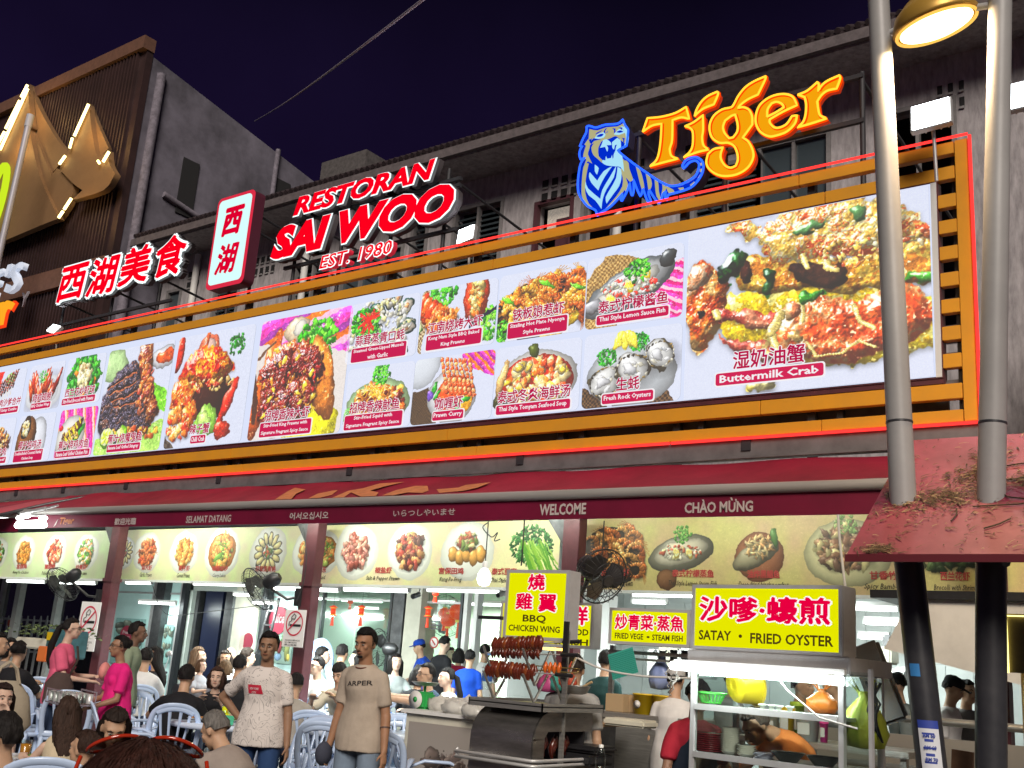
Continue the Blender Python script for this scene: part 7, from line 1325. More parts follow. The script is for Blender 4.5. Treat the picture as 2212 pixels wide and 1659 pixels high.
o = empty('dark_wok',A(1295,1640,7.2),'dark basin stacked on black trays right of the hood opening','basin'); MB().box((-.28,-.15,-.05),(.02,.2,.03),bevel=.02).build('tray',M['black'],o); MB().box((-.25,-.12,.04),(.04,.2,.09),bevel=.02).build('tray',M['black'],o)
# ---------------- plastic chairs and tables ----------------
pb = mat('pale_blue_chair_plastic',(.54,.68,.92),.28,var=.05,scale=3,coat=.3); pb2 = mat('pale_blue_table_plastic',(.62,.72,.88),.25,var=.04,scale=3,coat=.3)
def make_chair():
 r = empty('plastic_chair',(0,0,0))
 # seat
 m = MB(); P = [(-.20,-.22),(.20,-.22),(.215,.0),(.19,.20),(-.19,.20),(-.215,.0)]; P = smooth(P,3,200)
 m.rings([[(x*k,y*k,z) for x,y in P] for k,z in ((.6,.425),(.96,.435),(1.0,.445),(1.02,.43),(1.0,.405),(.95,.40))],cap=True); m.build('seat',pb,r)
 # back: arched rim and splayed slats, leaning backwards (+y)
 def bk(u,v): return (u*(1+.12*v),.20+.16*v+.03*(1-(u/.22)**2)*.8,.44+.44*v)
 rim = [(-.19,0),(-.205,.3),(-.20,.6),(-.165,.85),(-.09,.97),(0,1.0),(.09,.97),(.165,.85),(.20,.6),(.205,.3),(.19,0)]
 P = [bk(u,v) for u,v in smooth(rim,3,200,False)]; m = MB(); m.tube(P,.026,8,flat=.45,up=(0,1,0));
 top = [bk(u,v) for u,v in smooth([(-.15,.86),(-.08,.93),(0,.955),(.08,.93),(.15,.86)],3,200,False)]; m.tube(top,.034,8,flat=.3,up=(0,1,0)); m.tube([bk(-.19,.06),bk(0,.05),bk(.19,.06)],.03,8,flat=.35,up=(0,1,0)); m.build('backrest',pb,r)
 for k,(u0,u1) in enumerate(((-.105,-.125),(-.04,-.045),(.04,.045),(.105,.125))): s = MB(); s.tube([bk(u0*.75,.05),bk((u0+u1)/2*.9,.45),bk(u1,.93)],[.016,.012,.018],6,flat=.4,up=(0,1,0)); s.build('slat',pb,r)
 for s in (-1,1):
  MB().tube([(s*.235,.23,.60),(s*.265,.10,.66),(s*.275,-.10,.655),(s*.262,-.20,.62),(s*.25,-.215,.50),(s*.255,-.23,.03)],[.02,.028,.030,.026,.02,.018],8,flat=.5,up=(0,0,1)).build('armrest',pb,r)
  MB().tube([(s*.19,.19,.44),(s*.225,.27,.0)],[.026,.018],8).build('leg',pb,r); MB().tube([(s*.20,-.19,.44),(s*.245,-.235,.0)],[.024,.017],8).build('leg',pb,r)
 return r
CH0 = make_chair(); CH_used = [0]; S_F = 1.06
def chair(x,y,rz,label,group='pale blue plastic chairs',s=S_F):
 """local -y is the way a sitter looks"""
 if CH_used[0] == 0: o = CH0
 else: o = copy_tree(CH0)
 CH_used[0] += 1; o.location = (x,y,.052); o.rotation_euler = (0,0,rz); o.scale = (s,s,s); o['label'] = label; o['category'] = 'chair'; o['group'] = group; return o
def facing(x,y,ang):
 """rz so that local -y looks towards the camera turned by ang degrees to the right of the picture"""
 r = math.hypot(x,y); c,s = math.cos(R_(ang)),math.sin(R_(ang)); tx,ty = -x/r,-y/r; rx,ry = -ty,tx
 fx_,fy_ = c*tx+s*rx,c*ty+s*ry; return math.atan2(fx_,-fy_)
def chair_at(px,py,r,ang,label):
 """px, py: picture point of the top of the back; r distance on the ground"""
 p = Dp(px,py,r); rz = facing(p.x,p.y,ang); return chair(p.x-.0,p.y,rz,label)
steel_leg = M['alu']
def make_table(R=.55,sq=False):
 r = empty('plastic_table',(0,0,0)); m = MB()
 if sq: m.box((-.75,-.38,.70),(.75,.38,.735),bevel=.012)
 else: m.lathe([(.0,.70),(R-.03,.70),(R-.02,.685),(R,.69),(R+.01,.715),(R,.735),(.0,.738)],n=40)
 m.build('tabletop',pb2,r)
 w = .35 if not sq else .6
 for sx in (-1,1):
  for sy in (-1,1): MB().tube([(sx*w*.8,sy*.26,.70),(sx*w,-sy*.05+sy*.34,.0)],.014,8).build('leg',steel_leg,r)
 MB().tube([(-w*.9,.3,.35),(w*.9,.3,.35)],.010,6).build('brace',steel_leg,r); MB().tube([(-w*.9,-.3,.35),(w*.9,-.3,.35)],.010,6).build('brace',steel_leg,r)
 return r
TB0 = make_table(); TB1 = make_table(sq=True); T_used = [0,0]
def table_at(px,py,r,label,sq=0,rz=0,s=S_F):
 src = (TB0,TB1)[sq]; o = src if T_used[sq] == 0 else copy_tree(src); T_used[sq] += 1
 d = Dp(px,py,r); o.location = (d.x,d.y,.052); o.rotation_euler = (0,0,rz); o.scale = (s,s,s); o['label'] = label; o['category'] = 'table'; o['group'] = 'pale blue plastic tables'; return Vector((d.x,d.y,.052+.738*s))
T1 = table_at(790,1592,11.5,'round white blue table behind the man in the v neck shirt')
T2 = table_at(722,1518,14.5,'round table where the young man reads a menu')
T3 = table_at(500,1545,11.6,'table with drinks and a green box beside the black shirted diner')
T4 = table_at(195,1488,14.5,'round table behind the tray of the woman in magenta')
T5 = table_at(22,1615,7.4,'table of the tank top woman with glasses and beer bottles at lower left',1,.6)
T6 = table_at(885,1500,14.0,'round table between the green scale and the diner in the blue tank top')
T7 = table_at(470,1456,17.0,'table of the group of diners at the back left')
T8 = table_at(690,1484,17.0,'table with a pink box before the man in glasses')
T9 = table_at(50,1420,17.5,'small table near the fence at the far left')
for px,py,r,a,lab in (
(385,1521,11.6,178,'pale blue chair under the diner in the black T-shirt, seen from behind'),(153,1482,13.0,180,'pale blue chair in front of the tray, back towards the viewer'),(93,1468,13.4,120,'pale blue chair left of the round table at the left, seen sideways'),(335,1474,13.2,30,'pale blue chair just right of the magenta shirt woman, turned sideways'),(350,1484,12.2,-60,'pale blue chair with curved slats between the magenta woman and the black shirted diner'),(300,1500,11.0,95,'pale blue chair nearest the magenta shirt woman, its armrest to the right'),
(105,1444,16,170,'pale blue chair behind the pink shirt woman, left one'),(60,1450,14.0,160,'pale blue chair beside the tote bag'),(122,1612,6.3,176,'white blue chair holding the tank top woman'),(645,1552,10.3,-35,'pale blue chair between the two standing men, turned away'),(680,1536,11.9,175,'pale blue chair at the far side of the table between the standing men'),(722,1577,10.2,165,'pale blue chair right behind the left hand of the v neck man'),(820+0,1578,9.6,178,'pale blue chair with four slots nearest the printed counter'),(880-2,1541,11.6,10,'pale blue chair behind the round table, facing the viewer'),(938,1566,9.9,100,'pale blue chair leaning sideways against the printed counter'),(650,1533,12.8,60,'pale blue chair half hidden behind the patterned shirt'),(705,1515,14.0,120,'pale blue chair right of the hooded jacket'),(700,1478,15.8,180,'pale blue chair left of the reading young man'),(870,1474,15.6,180,'pale blue chair in front of the red crate'),(900,1500,13.0,-90,'pale blue chair behind the green scale'),(312,1450,15.5,178,'pale blue chair under the man in the white T-shirt with his back turned'),(372,1442,17.5,90,'pale blue chair beside the parked scooter'),(466,1440,17.5,180,'pale blue chair of the dark haired man in the back group')):
 chair_at(px,py,r,a,lab)
# ---- things on the tables
def on(T,dx,dy): return (T.x+dx,T.y+dy,T.z)
glassd = M['glass']; juice = mat('yellow_juice',(.75,.75,.02),.2,emit=(.6,.62,.0),es=.15); beer = mat('green_bottle',(.02,.22,.05),.1,alpha=.85); tea = mat('amber_tea',(.45,.18,.02),.2)
def drink(loc,m,lab,h=.15,r=.035,straw=None,grp=None):
 o = empty('drinking_glass',loc,lab,'glass',grp); MB().lathe([(r*.8,.0),(r,h),(r*.94,h),(r*.75,.01)],n=16,cap=False).build('glass',glassd,o); MB().lathe([(0,.006),(r*.78,.006),(r*.92,h*.8),(0,h*.8)],n=16).build('drink',m,o)
 if straw: MB().tube([(0,0,.02),(.02,0,h+.09)],.004,6).build('straw',straw,o)
def plate(loc,lab,col=None,r=.12,food=None,grp='plates of food on the tables',name='plate'):
 o = empty(name,loc,lab,'plate',grp); MB().lathe([(0,0),(r*.6,0),(r,.018),(r*1.02,.02),(r*.6,.006)],n=24).build('dish',col or crk,o)
 if food:
  m = MB()
  for k in range(14): a = rnd.random()*6.28; q = rnd.random()*r*.55; m.ball((q*math.cos(a),q*math.sin(a),.018+.01*rnd.random()),(.025,.018,.012),8)
  m.build('food',food,o)
fd = mat('stir_fry',(.40,.18,.06),.4,var=.5,scale=60,bump=.4,bscale=70); fg = mat('fried_greens',(.10,.22,.04),.4,var=.5,scale=60); straw_r = mat('red_straw',(.7,.08,.05),.4); straw_g = mat('green_straw',(.3,.6,.1),.4)
drink(on(T3,.05,-.12),juice,'tall glass of yellow lime juice with straws before the surprised woman',.19,.042,straw_g); drink(on(T3,.16,-.2),juice,'short glass of pale juice with a red straw beside the green box',.12,.04,straw_r)
gb = MB().box((-.10,-.07,0),(.10,.07,.09),bevel=.01).build('green_box',mat('mint_green_plastic',(.10,.62,.36),.4)); gb.location = on(T3,.30,-.36); tag(gb,'mint green plastic tissue box at the table edge by the patterned shirt','box')
plate(on(T3,-.25,-.2),'plate of food under the black shirted diner\'s hands',food=fd); plate(on(T3,-.05,.05),'plate of food in front of the surprised woman',food=fg); plate(on(T3,.12,.12),'plate with red chilli beside the lime juice',food=fd)
plate(on(T2,-.1,.1),'plate near the hooded jacket',food=fd); plate(on(T6,.1,-.1),'white plate on the table by the green scale',food=fd); plate(on(T7,0,0),'plate among the back group of diners',food=fd); plate(on(T5,.1,.1),'plate in front of the tank top woman',food=fg); plate(on(T5,-.3,-.1),'large pale plate at the lower left corner',r=.16)
pbx = MB().box((-.12,-.08,0),(.12,.08,.10),bevel=.01).build('pink_box',mat('pink_plastic',(.75,.08,.20),.4)); pbx.location = on(T8,-.1,-.1); tag(pbx,'bright pink plastic box before the man in glasses and white T-shirt','box')
rbx = empty('red_crate',on(T6,-.25,.8),'red plastic ice crate on the table behind the green scale','crate'); MB().box((-.25,-.16,0),(.25,.16,.22),bevel=.015).build('body',M['red'],rbx); MB().box((-.26,-.17,.20),(.26,.17,.235),bevel=.01).build('rim',M['red'],rbx)
bb = MB().box((-.10,-.08,0),(.10,.08,.07),bevel=.015).build('blue_tub',mat('bright_blue',(.04,.22,.75),.35)); bb.location = on(T6,-.30,-.12); tag(bb,'bright blue plastic tub on the table behind the v neck shirt','tub')
for k,(dx,dy) in enumerate(((.22,.05),(.38,.02))):
 o = empty('beer_bottle',on(T5,dx-.1,dy+.55),['green glass bottle at the elbow of the tank top woman, left one','green glass bottle right in front of the tank top woman'][k],'bottle','green bottles'); MB().lathe([(0,0),(.033,0),(.034,.15),(.014,.21),(.013,.26),(0,.262)],n=16).build('body',beer,o); MB().lathe([(.035,.05),(.035,.12)],n=16,cap=False).build('label',crk,o)
drink(on(T5,.0,.1),tea,'glass of amber drink on the lower left table',.11)
sc_ = empty('yellow_pan',on(T9,.4,-.2),'yellow plastic dustpan shaped tray on the far left table','tray'); MB().box((-.14,-.10,0),(.14,.10,.09),bevel=.02).build('body',M['yellow'],sc_)
hb_ = empty('planter',Dp(95,1395,17.5),'pale trough with trailing greenery before the palisade fence','planter'); MB().box((-.55,-.15,-.05),(.55,.15,.10),bevel=.02).build('trough',M['cream'],hb_); lf = MB()
for k in range(260): c_ = Vector((rnd.gauss(.25,.5),rnd.gauss(0,.15),.14+.16*rnd.random())); a = rnd.random()*6.28; u = Vector((math.cos(a),math.sin(a),rnd.uniform(-.4,.4)))*.05; v = Vector((-math.sin(a),math.cos(a),rnd.random()))*.018; lf.add([c_-v,c_+u*.5,c_+v,c_-u],[(0,1,2,3)])
lf.build('foliage',mat('dull_foliage',(.10,.14,.04),.7,var=.4,scale=20),hb_)
tb_ = empty('teal_crate',Dp(150,1378,16.5),'teal crate with a yellow notice beside the fence, behind the pink shirt woman','crate'); MB().box((-.24,-.2,-.28),(.16,.2,.10),bevel=.02).build('body',mat('teal_crate_paint',(.06,.17,.20),.5,var=.3),tb_); MB().box((-.21,-.215,-.05),(-.09,-.202,.06)).build('notice',M['yellow'],tb_)
ob_ = MB().box((-.10,-.08,-.1),(.10,.08,.1),bevel=.01).build('orange_box',mat('orange_plastic',(.75,.20,.05),.4)); ob_.location = Dp(101,1413,16.0); tag(ob_,'small orange plastic box beside the trough','box')
mp = empty('motor_scooter',Dp(374,1455,18.0),'parked dark blue scooter glimpsed between the seated diners','scooter'); mp.location.z = .05
MB().tube([(.0,0,.25),(.0,0,.25)],.1,8) if False else None
for y in (-.55,.55): MB().tube([(0.04,y+.24*math.cos(a*PI/10),.26+.24*math.sin(a*PI/10)) for a in range(21)],.05,8,cap=False).build('wheel',M['blackp'],mp)
bl_ = mat('scooter_blue',(.02,.06,.25),.2,coat=.6); MB().tube([(0,-.5,.55),(0,-.42,.9),(0,-.36,1.12)],[.10,.15,.07],10).build('front_shield',bl_,mp); MB().tube([(0,.0,.45),(0,.35,.72),(0,.7,.78)],[.12,.17,.08],10).build('body',bl_,mp); MB().tube([(-.32,-.36,1.05),(0,-.38,1.10),(.32,-.36,1.05)],.018,8).build('handlebar',M['blackp'],mp); MB().ball((0,-.46,1.0),(.09,.05,.07),14).build('headlight',M['glass'],mp); MB().tube([(0,.1,.78),(0,.6,.84)],[.10,.10],10).build('seat',M['blackp'],mp)
for s in (-1,1): MB().tube([(s*.25,-.36,1.05),(s*.33,-.36,1.3)],.007,6).build('mirror_stalk',M['alu'],mp); MB().ball((s*.34,-.37,1.33),(.06,.02,.045),12).build('mirror',M['alu'],mp)
# ---------------- people ----------------
def solid(mb,vox,sm=2,nz=0,nscale=9,seed=0,fold=0):
 """joins closed pieces into one continuous surface"""
 me = bpy.data.meshes.new('solid'); me.from_pydata(mb.v,[],mb.f); o = bpy.data.objects.new('solid',me); COL.objects.link(o)
 r = o.modifiers.new('r','REMESH'); r.mode = 'VOXEL'; r.voxel_size = vox
 s = o.modifiers.new('s','SMOOTH'); s.factor = .5; s.iterations = sm
 out = bpy.data.meshes.new_from_object(o.evaluated_get(bpy.context.evaluated_depsgraph_get())); bpy.data.objects.remove(o); bpy.data.meshes.remove(me)
 n = len(out.vertices); co = np.empty(n*3,'f'); out.vertices.foreach_get('co',co); co = co.reshape(-1,3)
 if nz:
  no = np.empty(n*3,'f'); out.vertices.foreach_get('normal',no); no = no.reshape(-1,3); R = np.random.RandomState(seed)
  d = np.zeros(n,'f')
  for k in range(7):
   w = R.randn(3)*nscale*(1+.5*k); w[2] *= .55 if not fold else .4; d += np.sin(co @ w+R.rand()*6.28+1.5*np.sin(co @ (R.randn(3)*nscale*.6)))/(1+.45*k)
  co += no*(d*nz*.4)[:,None]; out.vertices.foreach_set('co',co.ravel())
 out.polygons.foreach_set('use_smooth',[True]*len(out.polygons)); out.update(); return out
def cap_(mb,a,b,ra,rb,n=12,flat=1.0,up=None):
 a,b = Vector(a),Vector(b); d = (b-a).normalized()
 mb.tube([a-d*ra*.9,a-d*ra*.55,a,a.lerp(b,.33),a.lerp(b,.66),b,b+d*rb*.55,b+d*rb*.9],[ra*.4,ra*.82,ra,ra+(rb-ra)*.25,ra+(rb-ra)*.62,rb,rb*.82,rb*.4],n,flat=flat,up=up)
def ik(s,h,l1,l2,hint):
 s,h = Vector(s),Vector(h); d = h-s; L = min(d.length,(l1+l2)*.995); d.normalize(); h = s+d*L; a = (l1*l1-l2*l2+L*L)/(2*L); x = math.sqrt(max(0,l1*l1-a*a)); hv = Vector(hint); hv = (hv-d*hv.dot(d)).normalized(); return s+d*a+hv*x,h
def hand(mb,w,d,side,palm_n,curl=.5,k=1.0,fine=True):
 """w wrist, d pointing direction, palm_n palm normal"""
 d = Vector(d).normalized(); pn = Vector(palm_n); pn = (pn-d*pn.dot(d)).normalized(); t = d.cross(pn)*side
 c = w+d*.045*k; mb.tube([w-d*.01,w+d*.02*k,w+d*.06*k,w+d*.088*k],[.026*k,.034*k,.040*k,.036*k],12,flat=.5,up=pn)
 fr = (.0095 if fine else .012)*k
 for i,(o_,L) in enumerate(((.028,.066),(.010,.074),(-.009,.070),(-.027,.056))):
  p = w+d*.084*k+t*o_*k; q = p+(d+pn*curl*.45).normalized()*L*.45*k; u = q+(d*(1-curl*.5)+pn*curl*1.1).normalized()*L*.33*k; v = u+(d*(.8-curl)+pn*curl*1.2).normalized()*L*.28*k
  mb.tube([p-d*.02*k,p,q,u,v],[fr,fr,fr*.95,fr*.9,fr*.7],7)
 p = w+d*.028*k+t*.030*k; q = p+(t*.8+d*.6+pn*.25).normalized()*.035*k; u = q+(t*.25+d*.9+pn*.5).normalized()*.030*k; mb.tube([w+d*.015*k,p,q,u],[fr*1.4,fr*1.25,fr*1.1,fr*.8],7)
_pc = {}
SKM = {}
def skin(c):
 if c not in SKM:
  m = mat('skin_'+str(len(SKM)),c,.52,var=.10,scale=14,bump=.06,bscale=60,spec=.4); b = m.node_tree.nodes['Principled BSDF']; b.inputs['Subsurface Weight'].default_value = .08; b.inputs['Subsurface Radius'].default_value = (.02,.008,.005); SKM[c] = m
 return SKM[c]
CM = {}
def cloth(c,pat=None):
 k = (c,pat)
 if k not in CM:
  m = mat('cloth_'+str(len(CM)),c,.85,var=.10,scale=10,bump=.25,bscale=180,spec=.25); nt = m.node_tree; b = nt.nodes['Principled BSDF']
  if pat == 'lines':
   tc = nt.nodes.new('ShaderNodeTexCoord'); n1 = nt.nodes.new('ShaderNodeTexNoise'); n1.inputs['Scale'].default_value = 7; n1.inputs['Detail'].default_value = 1; n1.inputs['Distortion'].default_value = 2.2; nt.links.new(tc.outputs['Object'],n1.inputs[0])
   mt = nt.nodes.new('ShaderNodeMath'); mt.operation = 'MULTIPLY'; mt.inputs[1].default_value = 6; fr = nt.nodes.new('ShaderNodeMath'); fr.operation = 'FRACT'; nt.links.new(n1.outputs[0],mt.inputs[0]); nt.links.new(mt.outputs[0],fr.inputs[0])
   r = nt.nodes.new('ShaderNodeValToRGB'); r.color_ramp.elements[0].position = 0; r.color_ramp.elements[0].color = (.15,.14,.14,1); r.color_ramp.elements[1].position = .17; r.color_ramp.elements[1].color = c+(1,); nt.links.new(fr.outputs[0],r.inputs[0]); nt.links.new(r.outputs[0],b.inputs['Base Color'])
  if pat == 'floral':
   tc = nt.nodes.new('ShaderNodeTexCoord'); v = nt.nodes.new('ShaderNodeTexVoronoi'); v.inputs['Scale'].default_value = 16; nt.links.new(tc.outputs['Object'],v.inputs[0]); r = nt.nodes.new('ShaderNodeValToRGB'); r.color_ramp.elements[0].position = .3; r.color_ramp.elements[0].color = (.7,.5,.5,1); r.color_ramp.elements[1].position = .36; r.color_ramp.elements[1].color = c+(1,); nt.links.new(v.outputs[0],r.inputs[0]); nt.links.new(r.outputs[0],b.inputs['Base Color'])
  CM[k] = m
 return CM[k]
HM = {}
strands_ref = [None]
def hairm(c):
 if c not in HM:
  m = mat('hair_'+str(len(HM)),c,.62,var=.45,scale=60,bump=.8,bscale=120,spec=.2,stretch=(1,1,.12)); HM[c] = m
 return HM[c]
eyew,eyeb,lipm = mat('eye_white',(.36,.34,.31),.35),mat('eye_iris',(.02,.012,.01),.2),None
def person(label,px,py,r,ang,pose='stand',sk=(.42,.25,.16),hair='short',hc=(.012,.010,.010),top=(.6,.6,.6),tpat=None,bot=(.03,.04,.08),sleeve_=.62,female=False,lean=0,pitch=0,yaw=0,hl=None,hr=None,vox=.014,glasses=False,beard=False,extra=None,wide=1.0,s=None,shoes=(.05,.05,.05),chairs=False,zoff=0,hint=None,ho=None,cap=None,apron=None,tank=False,name='person',group=None):
 p = Dp(px,py,r); zt = p.z; H = (1.735 if pose == 'stand' else 1.315-.10*max(0,lean-.3))-((.155-ho[2]) if ho else 0)
 S = s or max(.84,min(1.16,zt/H)); z0 = zt-H*S; root = empty(name,(p.x,p.y,z0),label,'person',group,rz=facing(p.x,p.y,ang)); root.scale = (S,S,S)
 # skeleton; local -y is forward
 L = lean
 if pose == 'stand': pel = Vector((0,0,.93)); ch = Vector((0,-.16*L,1.25)); nk = Vector((0,-.02-.42*L,1.445-.06*L));
 else: pel = Vector((0,.06,.52)); ch = Vector((0,.07-.20*L,.83-.02*L)); nk = Vector((0,.06-.50*L,1.035-.14*L))
 up = (nk-ch).normalized(); hd = nk+(Vector(ho) if ho else Vector((0,-.035-.05*L,.155)))
 root.location = Vector((p.x,p.y,zt-(hd.z+.122)*S))-(Matrix.Rotation(root.rotation_euler.z,3,'Z') @ Vector((hd.x,hd.y,0)))*S
 hip = [pel+Vector((sx*.095,0,-.02)) for sx in (-1,1)]
 if pose == 'stand': kn = [Vector((sx*.11,-.02,.50)) for sx in (-1,1)]; an = [Vector((sx*.12,.02,.09)) for sx in (-1,1)]
 else: kn = [Vector((sx*.14,-.36,.53)) for sx in (-1,1)]; an = [Vector((sx*.14,-.38,.09)) for sx in (-1,1)]
 w = (.142 if female else .160)*wide; sh = [nk+Vector((sx*w,.015,-.085)) for sx in (-1,1)]
 dh = [Vector((-.25,-.04,.80)),Vector((.25,-.04,.80))] if pose == 'stand' else [Vector((-.17,-.36,.80)),Vector((.17,-.36,.80))]
 tgt = [Vector(hl) if hl else dh[0],Vector(hr) if hr else dh[1]]; arms = []
 for i,sx in enumerate((-1,1)):
  low = tgt[i].z < sh[i].z-.45; e,h = ik(sh[i],tgt[i],.285,.255,hint if (hint and i == 0) else (sx*.25,.9 if low else .3,-.35)); arms.append((sh[i],e,h))
 def T(v): return v
 # body surface
 b = MB(); fm = .92 if female else 1.0; thin = wide
 thin = wide*.90
 def torso(mb,g,bot_,sl=None):
  secs = [(pel+Vector((0,0,-.06)),.155,.105),(pel+Vector((0,.005,.02)),.165*thin,.115),(pel.lerp(ch,.38),(.138 if female else .152)*thin,.103*thin),(pel.lerp(ch,.75),.152*thin*fm,.112*thin),(ch+(nk-ch)*.1,.168*thin*fm,.120),(ch.lerp(nk,.55),.175*thin*fm,.105),(ch.lerp(nk,.84),.135*thin*fm,.075),(nk+Vector((0,0,.0)),.065,.055)]
  rs = []
  for j,(c,rx,ry) in enumerate(secs):
   t = (secs[min(j+1,7)][0]-secs[max(j-1,0)][0]).normalized(); f = Vector((1,0,0)).cross(t).normalized()
   rs.append([c+Vector((1,0,0))*(rx+g)*math.cos(a*PI/10)+f*(ry+g)*math.sin(a*PI/10)*(1 if math.sin(a*PI/10)*1 > 0 else 1.0) for a in range(20)])
  if bot_: rs = rs[bot_-1:] if bot_ > 1 else rs
  mb.rings(rs)
  if female and g > 0:
   for sx in (-1,1): mb.ball(ch+Vector((sx*.07,-.085,.02)),(.062,.055,.06),12)
 torso(b,-.012,0); b.tube([nk-up*.05,nk,nk.lerp(hd,.5),hd+Vector((0,.01,-.02))],[.075,.056*(.88 if female else 1),.052*(.88 if female else 1),.055],14)
 R = Matrix.Rotation(R_(yaw),3,'Z') @ Matrix.Rotation(R_(pitch),3,'X'); hk = .88 if female else .92
 def HP(x,y,z): return hd+R @ (Vector((x,y,z))*hk)
 b.ball(HP(0,.012,.03),(.078*hk,.096*hk,.094*hk),18,R); b.ball(HP(0,-.028,-.045),(.060*hk,.068*hk,.066*hk),16,R); b.ball(HP(0,-.062,-.088),(.030,.024,.022),10,R); b.ball(HP(0,-.070,.036),(.055,.026,.020),10,R)
 b.tube([HP(0,-.086,.02),HP(0,-.104,-.008),HP(0,-.112,-.022),HP(0,-.094,-.032)],[.009,.013,.0165,.010],8)
 for sx in (-1,1): b.ball(HP(sx*.080,.012,-.004),(.010,.020,.032),10,R); b.ball(HP(sx*.042,-.068,-.012),(.022,.018,.018),8,R)
 b.ball(HP(0,-.086,-.056),(.024,.012,.011),8,R)
 for i,sx in enumerate((-1,1)):
  a0,e,h = arms[i]; k = .85 if female else 1; cap_(b,nk+Vector((sx*.02,.01,-.035)),a0+Vector((-sx*.03,0,-.005)),.026,.030); cap_(b,a0,e,.039*k,.037*k); cap_(b,e,h,.040*k,.026*k); d = (h-e).normalized(); pn = Vector((-sx,0,0)) if (pose == 'stand' and not (hl if i == 0 else hr)) else Vector((0,0,-1)) if abs(d.z) < .8 else Vector((-sx,-.2,0)); hand(b,h,d,-sx,pn,.55,.92 if female else 1.02,vox < .011)
  cap_(b,hip[i],kn[i],.088,.056); cap_(b,kn[i],an[i],.056,.036); b.tube([an[i]+Vector((0,.05,-.05)),an[i]+Vector((0,-.06,-.06)),an[i]+Vector((0,-.15,-.07))],[.038,.042,.03],10)
 body = link('body',solid(b,vox),root); body.data.materials.append(skin(sk))
 # face
 lm = skin(tuple(c*k for c,k in zip(sk,(.80,.55,.55)))); m = MB(); eb = MB(); lp = MB(); brow = MB()
 for sx in (-1,1): m.ball(HP(sx*.030,-.0835,.012),(.0125,.0075,.0046),10,R); eb.ball(HP(sx*.030,-.0888,.0115),(.0062,.0035,.0047),8,R); brow.tube([HP(sx*.012,-.094,.032),HP(sx*.030,-.093,.038),HP(sx*.050,-.080,.032)],[.0028,.0042,.002],6)
 for sx in (-1,1): lp.tube([HP(-.0,-.100,-.0555),HP(sx*.012,-.097,-.0545),HP(sx*.024,-.087,-.058)],[.0062,.0052,.002],6)
 m.build('eyes',eyew,root); eb.build('irises',eyeb,root); lp.build('lips',lm,root); brow.build('eyebrows',hairm(hc),root)
 if beard:
  q = MB();
  for k in range(5): a = -.34+.68*k/4; q.ball(HP(.050*math.sin(a),-.048-.040*math.cos(a),-.088),(.009,.004,.010),8,R)
  for sx in (-1,1): q.ball(HP(sx*.013,-.0985,-.044),(.013,.003,.0025),8,R)
  q.build('beard',hairm(hc),root)
 if glasses:
  q = MB()
  for sx in (-1,1): q.tube([HP(sx*.031+.024*math.cos(a*PI/8),-.103,.012+.019*math.sin(a*PI/8)) for a in range(17)],.0022,5,cap=False); q.tube([HP(sx*.055,-.10,.016),HP(sx*.084,.01,.008)],.002,5)
  q.tube([HP(-.008,-.104,.016),HP(.008,-.104,.016)],.002,5); q.build('glasses',M['blackp'],root)
 # hair
 hmat = hairm(hc)
 if hair != 'bald':
  N,Mr = 56,20; rs = []; sd = hash(label) % 1000
  sd = sum(ord(c_) for c_ in label) % 997
  g = 1.10 if hair in ('short','cap') else 1.13
  m = MB(); grid = []
  for i in range(Mr+1):
   th = PI*.5-PI*.5*i/Mr*1.55
   ring = []
   for j in range(N):
    a = 2*PI*j/N; front = -math.sin(a)
    low = {'short': -.05 if front < .2 else .62,'cap': .0,}.get(hair,-.35 if front < .05 else .60)
    if hair == 'short' and -.35 < front < .2: low = -.12+.5*max(0,front)
    if hair == 'short' and front < -.35: low = -.45
    if hair == 'fringe' : low = -.25 if front < .15 else .28
    sn = max(low,math.sin(th)) if math.sin(th) < low else math.sin(th); cs = math.sqrt(max(0,1-sn*sn))
    v = Vector((.080*cs*math.cos(a),.098*cs*math.sin(a)+.012,.096*sn+.030)); n_ = noise.noise(Vector((math.cos(a)*3,math.sin(a)*3,sd+th*1.2)))*.012+noise.noise(Vector((math.cos(a)*9,math.sin(a)*9,sd+th*3)))*.009+noise.noise(Vector((math.cos(a)*22,math.sin(a)*22,sd+th*5)))*.005
    thick = g+(.05 if (hair == 'short' and sn > .5) else 0); v = Vector((v.x*thick,(v.y-.012)*thick+.014,(v.z-.03)*thick+.03))+v.normalized()*n_
    ring.append(HP(*v))
   grid.append(ring)
  m.rings(grid,cap=True); m.build('hair',hmat,root)
 if vox < .0105 and hair in ('short','bun','fringe','long') and extra is not strands_ref[0]:
  q = random.Random(sd); m = MB(); top_ = HP(0,.03,.14)
  for k in range(1100):
   a = q.random()*2*PI; front = -math.sin(a); u0 = q.uniform(.05,1); lo_ = .60 if front > .35 else -.3
   def pt(u_,a_,g_): sn = 1-(1-lo_)*u_; cs = math.sqrt(max(0,1-sn*sn)); return HP(.080*g_*cs*math.cos(a_),.098*g_*cs*math.sin(a_)+.014,.096*g_*sn+.03)
   L_ = q.uniform(.12,.3); g0 = 1.13+.03*q.random(); P = [pt(min(1.05,u0+L_*t/3),a+.12*math.sin(k)*t/3,g0+.012*t*q.random()) for t in range(4)]; w_ = Vector((-math.sin(a),math.cos(a),0))*.0016; w_ = R @ w_
   m.add([P[0]-w_,P[0]+w_,P[1]-w_,P[1]+w_,P[2]-w_*.7,P[2]+w_*.7,P[3]],[(0,1,3,2),(2,3,5,4),(4,5,6)])
  tag(m.build('hair_strands',hmat,root),kind='stuff')
